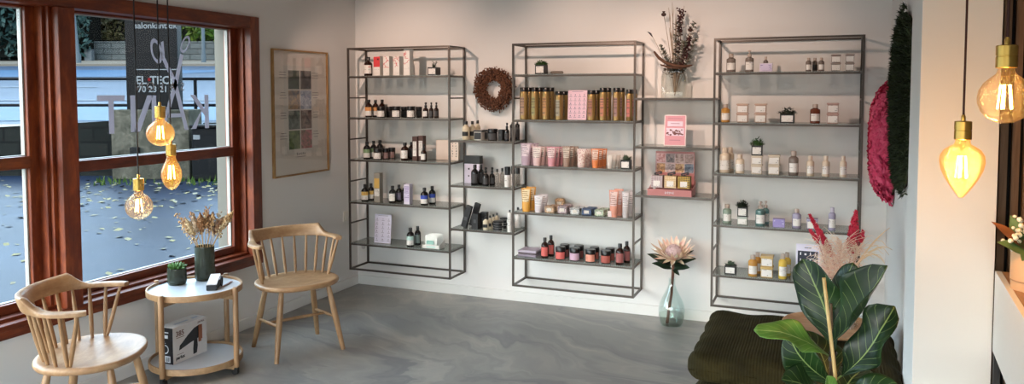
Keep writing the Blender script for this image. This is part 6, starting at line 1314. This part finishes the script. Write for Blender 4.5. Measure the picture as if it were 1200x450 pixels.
oc = cushion('ottoman_cushion', PC_[0], PC_[1], .290, .422, .90, .84, .058, .016, 'upper dark olive corduroy cushion carrying the wooden tray and vase', 5); oc['category'] = 'cushion'
m = MB(); m.tube([(sx * .445, sy * .415, .062) for sx, sy in ((-1, -1), (1, -1))], .004, 6); m.build('piping', M_cord_f, oc, smooth=True)
ZO = .442
ty = thing('wooden_tray', 'round tan wooden tray lying on the corduroy cushion', 'tray', (.045, 4.10, ZO + .004))
m = MB(); m.lathe([(0, 0), (.19, 0), (.215, .006), (.228, .020), (.224, .022), (.205, .010), (.18, .007), (0, .007)], seg=48); m.build('dish', wood('tray_wood', (168, 124, 88), (190, 148, 110), (208, 170, 132), .5, (2, 9, 3)), ty, smooth=True)
VV = (.075, 4.16, ZO + .0115)
vv = thing('cylinder_vase', 'clear cylindrical glass vase with a painted white reflection on the wooden tray', 'vase', VV)
m = MB(); m.lathe([(0, 0), (.098, 0), (.10, .004), (.10, .25), (.098, .254), (.096, .25), (.096, .008), (0, .008)], seg=40); m.build('glass_body', clear('cyl_glass', (.97, .975, .965), .02, 1.0, 1.5), vv, smooth=True)
m = MB(); m.lathe([(.1006, .01), (.1006, .13)], seg=12, a0=R(160), a1=R(200)); m.build('white_reflection', plain('reflection_white', (230, 226, 220), .5), vv, smooth=True, fixn=False)  # white reflection in the glass, painted as a strip on its side
GP = 'dried stems in the cylinder vase'
def vpt(x, y, z): return Vector((x - VV[0], y - VV[1], z - VV[2]))
M_rose = leafmat('red_plume', (190, 24, 58), (244, 84, 108), .75); M_rs = plain('red_stalk', (150, 60, 60), .7)
for i, (bx, bz, tx, tz, bw, l) in enumerate([(.05, .775, -.066, .985, .013, 'long crimson plume leaning left out of the pink pampas'), (.138, .80, .155, 1.02, .022, 'thick crimson plume standing upright at the right of the pink pampas'), (-.02, .845, -.062, .905, .010, 'small crimson bud at the left edge of the pink pampas'), (.178, .86, .190, .918, .010, 'small crimson bud right of the upright crimson plume')]):
    o = thing('crimson_plume', l, 'dried flower', VV, 0, GP); b = vpt(bx, 4.27, bz); tp = vpt(tx, 4.28, tz); m = MB(); m.tube([vpt(.08, 4.16, VV[2] + .01), vpt(.09 + (bx - .09) * .3, 4.19, .62), b], .0028, 5); m.build('stalk', M_rs, o)
    m = MB(); d = (tp - b); Ld = d.length; d.normalize(); m.tube([b, b + d * Ld * .3, b + d * Ld * .7, tp], [bw * .5, bw * .7, bw * .5, .002], 7); r_ = random.Random(60 + i)
    def fn():
        t = r_.random(); q = d.orthogonal(); q.rotate(Matrix.Rotation(r_.uniform(0, 6.3), 3, d)); return b + d * Ld * t + q * bw * .75 * (math.sin(PI * (.15 + .85 * t) ** .8) + .1), (q + d * .8).normalized()
    leafcloud(m, r_, 520 if Ld > .1 else 140, fn, .010); m.build('plume', M_rose, o, fixn=False)
t = NT('pampas_thread'); g = t.n('ShaderNodeNewGeometry'); t.bsdf(t.ramp(g.outputs['Random Per Island'], [(0, (222, 176, 156)), (.5, (238, 206, 182)), (1, (246, 228, 206))]), .75); M_pam = t.m
for i, (tx, ty_, tz, n, sp_, l) in enumerate([(.00, 4.23, .83, 80, .062, 'pink-beige pampas tuft at the left of the cylinder vase'), (.09, 4.22, .86, 110, .075, 'pink-beige pampas tuft in the middle of the cylinder vase'), (.17, 4.23, .84, 80, .062, 'pink-beige pampas tuft at the right of the cylinder vase')]):
    o = thing('pampas_tuft', l, 'dried flower', VV, 0, GP); r_ = random.Random(80 + i); root_ = vpt(.08, 4.16, VV[2] + .012); neck = vpt(.08 + (tx - .08) * .4, 4.19, .66); tp = vpt(tx, ty_, tz)
    m = MB(); m.tube([root_, neck, neck.lerp(tp, .6)], .003, 5); m.build('stalk', plain('pampas_stalk', (206, 166, 130), .7), o); m = MB()
    for k in range(n * 2):
        t_ = r_.random(); p = neck.lerp(tp, t_); a = r_.uniform(0, 6.28); v = Vector((math.cos(a), math.sin(a) * .8, r_.uniform(.1, 1.5))).normalized() * sp_ * (r_.uniform(.5, 1.2) if r_.random() < .7 else r_.uniform(1.3, 2.1)); c2 = Vector((r_.gauss(0, .012), r_.gauss(0, .012), -sp_ * .25)); e = p + v + c2; m.tube([p, p + v * .55, e, e + Vector((v.x * .15, v.y * .15, -sp_ * .22))], [.0015, .0013, .001, .0007], 3)
    m.build('threads', M_pam, o, fixn=False)
for i, (tx, ty_, tz, sag, l) in enumerate([(.31, 4.25, .965, .02, 'straight straw curl reaching highest at the right of the vase'), (.325, 4.25, .885, .05, 'drooping straw curl reaching farthest right of the vase'), (.29, 4.22, .83, .06, 'lowest straw curl drooping right of the vase')]):
    o = thing('straw_curl', l, 'dried flower', VV, 0, GP); m = MB(); p0 = vpt(.08, 4.16, VV[2] + .012); p1 = vpt(.14, 4.20, .72); p2 = vpt(tx, ty_, tz); pts = curve_pts(p0, vpt(.10, 4.18, .62), p1, 5) + curve_pts(p1, p1.lerp(p2, .6) + Vector((0, 0, sag * 1.5)), p2 - Vector((0, 0, sag)), 7)[1:]
    m.tube(pts, [.004] * 6 + [.0045] * 4 + [.003, .002, .0012], 5); m.build('stalk', plain('straw', (226, 196, 158), .7), o, smooth=True)
    m = MB()
    for k in range(3): q = pts[7 + k]; m.tube([q, q + Vector((.03, 0, .02 - .01 * k)), q + Vector((.055, 0, .008 - .02 * k))], [.002, .0016, .0008], 4)
    m.build('side_curl', plain('straw', (226, 196, 158), .7), o, smooth=True)

# ------------------------------------------------------------------ fiddle-leaf fig in the foreground
FP = (.03, 2.70, 0)
ff = thing('fiddle_leaf_fig', 'potted fiddle-leaf fig with big glossy veined leaves in the right foreground', 'plant', FP)
t = NT('fiddle_leaf'); uv = t.n('ShaderNodeTexCoord'); sx = t.n('ShaderNodeSeparateXYZ'); t.l(uv.outputs['UV'], sx.inputs[0])
av = t.math('ABSOLUTE', t.math('MULTIPLY', t.math('SUBTRACT', sx.outputs[1], .5), 2)); ph = t.math('ADD', t.math('MULTIPLY', sx.outputs[0], 8), t.math('MULTIPLY', av, -2.1))
fr = t.math('ABSOLUTE', t.math('SUBTRACT', t.math('FRACT', ph), .5)); side = t.math('LESS_THAN', fr, .035); mid = t.math('LESS_THAN', av, .035); side = t.math('MULTIPLY', side, t.math('LESS_THAN', av, .9)); vein = t.math('MAXIMUM', mid, t.math('MULTIPLY', side, .55))
n = t.noise(t.coord('Object'), 9, 3); c = t.ramp(n, [(.35, (18, 38, 20)), (.62, (36, 62, 28))]); geo = t.n('ShaderNodeNewGeometry'); c = t.mixc(vein, c, lin((128, 146, 88))); c = t.mixc(geo.outputs['Backfacing'], c, lin((112, 140, 70)))
t.bsdf(c, .36); t.b.inputs['Specular IOR Level'].default_value = .35; t.bump(vein, .3, .002); M_fid = t.m
t = NT('fiddle_leaf_young'); uv = t.n('ShaderNodeTexCoord'); sx = t.n('ShaderNodeSeparateXYZ'); t.l(uv.outputs['UV'], sx.inputs[0]); av = t.math('ABSOLUTE', t.math('MULTIPLY', t.math('SUBTRACT', sx.outputs[1], .5), 2)); ph = t.math('ADD', t.math('MULTIPLY', sx.outputs[0], 8), t.math('MULTIPLY', av, -2.1)); side = t.math('LESS_THAN', t.math('ABSOLUTE', t.math('SUBTRACT', t.math('FRACT', ph), .5)), .035); vein = t.math('MAXIMUM', t.math('LESS_THAN', av, .035), t.math('MULTIPLY', side, .5)); n = t.noise(t.coord('Object'), 9, 3)
c = t.mixc(vein, t.ramp(n, [(.35, (70, 112, 40)), (.62, (104, 146, 60))]), lin((168, 186, 120))); t.bsdf(c, .32); M_fidy = t.m
def fl(x, y, z): return Vector((x - FP[0], y - FP[1], z))
LEAVES = [ # base, tip, width, normal, fold, curl, waviness, young
    ((.045, 2.72, .765), (-.065, 2.73, 1.060), .158, (-.30, -.92, .2), .10, -.05, .30, 0),
    ((.035, 2.70, .80), (.172, 2.62, 1.088), .125, (-.80, -.55, .3), .55, -.10, .22, 0),
    ((.065, 2.70, .69), (.205, 2.66, .950), .145, (-.55, -.80, .3), .24, .14, .48, 0),
    ((.03, 2.66, .765), (-.19, 2.54, .872), .115, (.1, -.50, .86), .05, .30, .34, 1),
    ((.05, 2.68, .665), (-.10, 2.62, .83), .130, (-.55, -.75, .4), .16, .10, .16, 0),
    ((.06, 2.69, .60), (.225, 2.58, .715), .150, (.1, -.60, .8), .16, .12, .24, 0),
    ((.04, 2.68, .58), (-.10, 2.54, .72), .150, (-.2, -.6, .77), .14, .1, .14, 0),
    ((.045, 2.66, .62), (.030, 2.56, .73), .060, (.2, -.8, .5), .2, .1, .1, 1),
    ((.03, 2.72, .62), (-.06, 2.92, .78), .150, (-.1, .4, .9), .14, .1, .14, 0),
    ((.04, 2.72, .55), (.14, 2.93, .66), .150, (.2, .4, .9), .14, .1, .14, 0),
    ((.02, 2.70, .46), (-.22, 2.64, .56), .150, (-.3, -.3, .9), .14, .12, .14, 0),
    ((.04, 2.70, .42), (.26, 2.62, .50), .150, (.3, -.3, .9), .14, .12, .14, 0),
    ((.03, 2.68, .38), (-.02, 2.46, .47), .140, (0, -.4, .9), .14, .12, .14, 0),
    ((.03, 2.71, .90), (.10, 2.78, 1.05), .11, (.5, .7, .4), .2, .1, .1, 0)]
for i, (b, tp, w, nr, fo, cu, wv, yg) in enumerate(LEAVES):
    m = MB(); uvl = m.bm.loops.layers.uv.new('UVMap'); bb, tt_ = fl(*b), fl(*tp); st0 = Vector((fl(.03 + .012 * (1 - b[2]), 2.70, 0).x, 0, b[2] - .02)); bigleaf(m, bb, tt_, w, nr, fo, cu, wv, 18, 12, 'fid', uvl, i)
    lf = m.build('leaf', M_fidy if yg else M_fid, ff, smooth=True, fixn=False); sol = lf.modifiers.new('thickness', 'SOLIDIFY'); sol.thickness = .0012
    m = MB(); m.tube([st0, st0.lerp(bb, .5) + Vector((0, 0, -.004)), bb + (tt_ - bb) * .02], [.0035, .003, .003], 6); m.build('leaf_stalk', plain('leaf_stalk', (120, 140, 70), .5), lf, smooth=True)
m = MB(); m.tube([(.012, 0, .20), (.01, 0, .5), (.005, 0, .75), (0, 0, .93)], [.010, .009, .007, .004], 8); m.build('trunk', plain('fig_trunk', (92, 72, 50), .8), ff, smooth=True)
m = MB(); m.tube([(.022, -.03, .16), (.016, -.075, .72), (-.024, -.10, 1.035)], [.0062, .0060, .0055], 9); m.build('bamboo_stake', wood('bamboo', (176, 140, 84), (204, 170, 112), (222, 192, 138), .5, (20, 20, 3)), ff, smooth=True)
m = MB(); m.lathe([(.011, -.006), (.013, 0), (.011, .006)], (.010, -.012, .77), 10); m.box((.006, -.072, .77), (.022, .012, .014)); m.build('plant_clip', plain('clip_black', (22, 20, 20), .5), ff, smooth=True)
m = MB(); m.lathe([(0, 0), (.105, 0), (.11, .01), (.135, .235), (.132, .24), (.125, .235), (.12, .20), (0, .20)], seg=32); m.build('pot', plain('pot_grey', (110, 108, 104), .6), ff, smooth=True)

# ------------------------------------------------------------------ moss pictures on the right wall
def moss(name, label, cy, cz, ry, rz_, th, n, mat, size, seed, back, gather):
    rng = random.Random(seed); o = thing(name, label, 'wall decoration', (XR, cy, cz), 0, 'round moss pictures'); m = MB(); k = 40
    m.prism([(0, ry * .97 * math.cos(2 * PI * q / k), rz_ * .97 * math.sin(2 * PI * q / k)) for q in range(k)], (-.018, 0, 0)); m.build('backing_board', back, o)
    m = MB()
    def dome(r): return .018 + th * (1 - r ** 4) ** .5
    rows = []
    for i in range(9):
        r = i / 8; rows.append([m.bm.verts.new((-dome(r) * .86, ry * r * math.cos(2 * PI * q / k), rz_ * r * math.sin(2 * PI * q / k))) for q in range(k)] if i else [m.bm.verts.new((-dome(0) * .86, 0, 0))])
    for q in range(k): m.bm.faces.new((rows[0][0], rows[1][q], rows[1][(q + 1) % k]))
    for A, B in zip(rows[1:], rows[2:]):
        for q in range(k): m.bm.faces.new((A[q], A[(q + 1) % k], B[(q + 1) % k], B[q]))
    def fn():
        r = rng.random() ** .5 * 1.02; a = rng.uniform(0, 6.283); b = 1 + .06 * math.sin(9 * a) * r; rr = min(1, r); p = Vector((-dome(rr) * (.80 + (.36 if gather == 'floret' else .22) * rng.random()), ry * r * b * math.cos(a), rz_ * r * b * math.sin(a))); return p, Vector((-1, .9 * math.cos(a) * r * r, .9 * math.sin(a) * r * r)).normalized()
    if gather == 'floret':
        for _ in range(n):
            p, nr = fn(); q = nr.orthogonal().normalized(); q.rotate(Matrix.Rotation(rng.uniform(0, 6.3), 3, nr)); w = nr.cross(q); s = size * rng.uniform(.7, 1.3)
            for kk in range(4): a = kk * PI / 2; e1 = q * math.cos(a) + w * math.sin(a); e2 = q * math.cos(a + PI / 2) + w * math.sin(a + PI / 2); m.poly([p, p + (e1 * .8 + nr * .1) * s, p + (e1 + e2) * s * .75 + nr * s * .45, p + (e2 * .8 + nr * .1) * s])
    else:
        for _ in range(n):
            p, nr = fn(); d = (nr + Vector((rng.gauss(0, .5), rng.gauss(0, .5), rng.gauss(0, .5)))).normalized(); w = d.orthogonal().normalized(); w.rotate(Matrix.Rotation(rng.uniform(0, 6.3), 3, d)); s = size * rng.uniform(.5, 1.4); m.poly([p - w * s * .16, p + d * s * .5 - w * s * .1, p + d * s, p + d * s * .5 + w * s * .1, p + w * s * .16])
    x = m.build('moss' if gather != 'floret' else 'flower_moss', mat, o, fixn=False); x['kind'] = 'stuff'
M_bk = plain('moss_board', (60, 50, 40), .9)
moss('moss_picture', 'large dark green round moss picture beside the pillar', 4.40, 1.575, .545, .455, .028, 7000, leafmat('green_moss', (20, 30, 10), (62, 74, 30), .8), .026, 91, M_bk, 'blade')
moss('moss_picture', 'smaller bright pink round flower moss picture partly behind the green one', 5.085, 1.325, .325, .335, .090, 1900, leafmat('pink_moss', (206, 44, 88), (246, 122, 152), .7), .026, 92, M_bk, 'floret')

# ------------------------------------------------------------------ counter and flower box
EC = (.592, 3.27); CR = R(-3.9)
ct = thing('reception_counter', 'white reception counter with an oak top at the right edge', 'counter', (EC[0], EC[1], 0), CR)
M_cw = plain('counter_white', (226, 222, 214), .4, var=.02)
m = MB(); m.box((.01, -.85, .815), (.02, 1.7, .30)); m.box((.36, -1.69, .815), (.68, .02, .30)); m.build('front_panel', M_cw, ct, bevel=.001)
m = MB(); m.box((.36, -.84, .955), (.678, 1.68, .018)); m.build('oak_top', wood('counter_oak', (140, 98, 62), (170, 126, 86), (190, 148, 108), .4, (8, 1.5, 8)), ct)
m = MB(); m.box((.42, -.84, .47), (.5, 1.6, .94)); m.build('recessed_base', plain('counter_grey', (168, 166, 162), .5, var=.02), ct)
m = MB(); m.box((.012, -.02, .33), (.02, .03, .66)); m.build('dark_gap_strip', plain('gap_dark', (30, 28, 28), .6), ct)  # dark strip painted where the gap beside the pillar lies in shade
FB = (.657, 3.0, .9645)
fb = thing('flower_box', 'round peach-coloured flower box standing on the oak counter top', 'box', FB)
M_kr = plain('kraft_peach', (214, 168, 122), .55, var=.05)
m = MB(); m.lathe([(0, 0), (.068, 0), (.068, .028), (.070, .03), (.070, .125), (.067, .128), (.065, .12), (0, .11)], seg=40); m.build('box_body', M_kr, fb, smooth=True)
m = MB(); m.lathe([(.0705, .030), (.0715, .030), (.0715, .034), (.0705, .034)], seg=40); m.build('lid_line', plain('kraft_dark', (176, 130, 88), .6), fb, smooth=True)
GF = 'flowers in the peach-coloured box'
def fbp(x, y, z): return Vector((x, y, z))
def rose(p, r, label):
    o = thing('white_rose', label, 'flower', FB, 0, GF); m = MB(); r_ = random.Random(int(abs(p[0]) * 1e4) + 5); c = Vector(p)
    for ly in range(5):
        n = 3 + ly; rr = r * (.25 + .19 * ly)
        for k in range(n):
            a = 2 * PI * k / n + ly * .7; d = Vector((math.cos(a), math.sin(a), 0)); s = Vector((-math.sin(a), math.cos(a), 0)); z = r * (.55 - .20 * ly); V = []
            for i in range(4):
                for j in range(4): u = -1 + 2 * j / 3; t_ = i / 3; V.append(m.bm.verts.new(c + d * rr * (.55 + .5 * t_ ** 1.5 - .2 * u * u) + s * u * rr * .75 * (.6 + .4 * t_) + Vector((0, 0, z - r * .45 + r * .75 * t_ * (1 - .25 * u * u)))))
            for i in range(3):
                for j in range(3): m.bm.faces.new((V[i * 4 + j], V[i * 4 + j + 1], V[i * 4 + j + 5], V[i * 4 + j + 4]))
    m.build('petals', plain('rose_white', (232, 222, 200), .6), o, smooth=True, fixn=False)
    m = MB(); m.tube([c - Vector((0, 0, r * .4)), Vector((c.x * .4, c.y * .4, .112))], .003, 5); m.build('stem', plain('flower_stem', (78, 104, 52), .6), o)
rose((-.012, -.03, .205), .036, 'cream white rose nearest the viewer in the flower box'); rose((.055, .0, .215), .034, 'cream white rose at the right of the flower box'); rose((.02, .045, .20), .03, 'cream white rose at the back of the flower box')
o = thing('berry_spray', 'spray of small white buds at the left of the flower box', 'flower', FB, 0, GF); m = MB(); rng = random.Random(15); m2 = MB()
for k in range(26): p = Vector((-.055 + rng.gauss(0, .022), -.02 + rng.gauss(0, .02), .185 + rng.gauss(0, .026))); m.ball(p, rng.uniform(.005, .009), 8, 6); m2.tube([p, Vector((-.02, 0, .115))], .0011, 4)
x = m.build('white_buds', plain('bud_white', (226, 222, 200), .6), o, smooth=True); x['kind'] = 'stuff'; m2.build('stems', plain('flower_stem', (78, 104, 52), .6), o)
M_gl = plain('posy_leaf', (92, 118, 70), .5, var=.25, vscale=30); M_bl = plain('brown_leaf', (132, 80, 44), .5, var=.25, vscale=30)
for i, (b, tp, w, nr, mt, l) in enumerate([((-.02, -.01, .13), (-.135, -.03, .225), .045, (0, -.6, .8), M_bl, 'bronze leaf sticking out farthest left of the flower box'), ((-.02, -.02, .125), (-.12, -.05, .16), .05, (-.2, -.6, .7), M_gl, 'grey-green leaf drooping at the left of the flower box'), ((-.01, -.03, .13), (-.06, -.11, .115), .045, (-.3, -.7, .5), M_gl, 'green leaf hanging over the front of the flower box'), ((0, -.02, .125), (.015, -.115, .09), .05, (0, -.9, .4), M_gl, 'green leaf hanging low over the box front'), ((-.02, .01, .13), (-.075, .0, .245), .05, (-.4, -.8, .3), M_gl, 'upright green leaf behind the white buds'), ((0, .02, .14), (-.02, .03, .265), .05, (0, -1, .2), M_bl, 'upright bronze leaf at the back of the flower box'), ((.02, .01, .14), (.05, .03, .26), .05, (0, -1, .2), M_gl, 'upright green leaf between the white roses'), ((.03, 0, .13), (.12, -.03, .20), .05, (0, -.7, .7), M_gl, 'green leaf at the right of the flower box')]):
    o = thing('posy_leaf', l, 'leaf', FB, 0, GF); m = MB(); bigleaf(m, b, tp, w, nr, .12, .1, .08, 10, 6, 'ov', None, i); m.build('blade', mt, o, smooth=True, fixn=False); m = MB(); m.tube([Vector(b), Vector((b[0] * .4, b[1] * .4, .112))], .002, 4); m.build('stem', plain('flower_stem', (78, 104, 52), .6), o)
# power point and switch near the corner
sw = thing('wall_switch', 'white wall switch low on the window wall beside the corner', 'switch', (XL, 5.33, .60)); m = MB(); m.box((.004, 0, 0), (.008, .075, .085)); m.build('plate', plain('plastic_white', (226, 222, 214), .4), sw, bevel=.002); m = MB(); m.box((.0095, 0, 0), (.004, .04, .05)); m.build('rocker', plain('plastic_white', (226, 222, 214), .4), sw, bevel=.001)
sk = thing('power_socket', 'white power socket under the left rack close to the corner', 'socket', (-3.60, YB, .32)); m = MB(); m.box((0, -.004, 0), (.075, .008, .085)); m.build('plate', plain('plastic_white', (226, 222, 214), .4), sk, bevel=.002); m = MB(); m.lathe([(0, 0), (.02, 0), (.02, .003), (0, .003)], seg=16); xform(m, Matrix.Translation((0, -.008, 0)) @ Matrix.Rotation(R(90), 4, 'X')); m.build('outlet', plain('plastic_grey', (190, 186, 180), .4), sk)

# ------------------------------------------------------------------ light
w = bpy.data.worlds.new('sky'); SC.world = w; w.use_nodes = True; nt = w.node_tree; nt.nodes.clear()
out = nt.nodes.new('ShaderNodeOutputWorld'); bg = nt.nodes.new('ShaderNodeBackground'); sk_ = nt.nodes.new('ShaderNodeTexSky')
sk_.sky_type = 'NISHITA'; sk_.sun_disc = False; sk_.sun_elevation = R(28); sk_.sun_rotation = R(200); sk_.dust_density = 2.5; sk_.air_density = 1.2
mixn = nt.nodes.new('ShaderNodeMix'); mixn.data_type = 'RGBA'; mixn.inputs[0].default_value = .95; nt.links.new(sk_.outputs[0], mixn.inputs[6]); mixn.inputs[7].default_value = (*CLOUD, 1); 
tc = nt.nodes.new('ShaderNodeTexCoord'); sp_ = nt.nodes.new('ShaderNodeSeparateXYZ'); nt.links.new(tc.outputs['Generated'], sp_.inputs[0]); mr = nt.nodes.new('ShaderNodeMapRange'); mr.interpolation_type = 'SMOOTHSTEP'
mr.inputs[1].default_value = .0; mr.inputs[2].default_value = .16; nt.links.new(sp_.outputs[2], mr.inputs[0]); mh = nt.nodes.new('ShaderNodeMix'); mh.data_type = 'RGBA'; nt.links.new(mr.outputs[0], mh.inputs[0]); mh.inputs[6].default_value = (.10, .11, .11, 1); nt.links.new(mixn.outputs[2], mh.inputs[7]); nt.links.new(mh.outputs[2], bg.inputs['Color']); nt.links.new(bg.outputs[0], out.inputs['Surface']); bg.inputs['Strength'].default_value = SKY
def spot(x, y, z, tx, ty, tz, e, size, blend, rad=.025, col=SPOTCOL):
    l = bpy.data.lights.new('spot_or_fill', 'SPOT'); l.energy = e; l.spot_size = R(size); l.spot_blend = blend; l.shadow_soft_size = rad; l.color = col
    o = bpy.data.objects.new('spot_or_fill', l); C.objects.link(o); o.location = (x, y, z); o.rotation_euler = (Vector((tx, ty, tz)) - Vector((x, y, z))).to_track_quat('-Z', 'Y').to_euler(); return o
for x, tx, e in SPOTS: spot(x, 3.95, 2.36, tx, YB, SPZ, e, SPA, .9)
for x, y, e, c in FILL: spot(x, y, 2.38, x, y + .45, 0, e, 120, 1.0, .12, c)  # fill lamps added for brightness, no fixtures there
cam = bpy.data.cameras.new('camera'); co = bpy.data.objects.new('camera', cam); C.objects.link(co); co.location = (0, 0, 1.62); co.rotation_euler = (R(90) - math.atan(49 / 900), 0, YAW)
cam.sensor_fit = 'HORIZONTAL'; cam.sensor_width = 36; cam.lens = 27; cam.shift_y = (158 - 225) / 1200; cam.clip_start = .05; cam.clip_end = 300
SC.camera = co
SC.view_settings.view_transform = 'Standard'; SC.view_settings.look = 'None'; SC.view_settings.gamma = 1; SC.view_settings.exposure = EXPO; SC.view_settings.use_curve_mapping = False
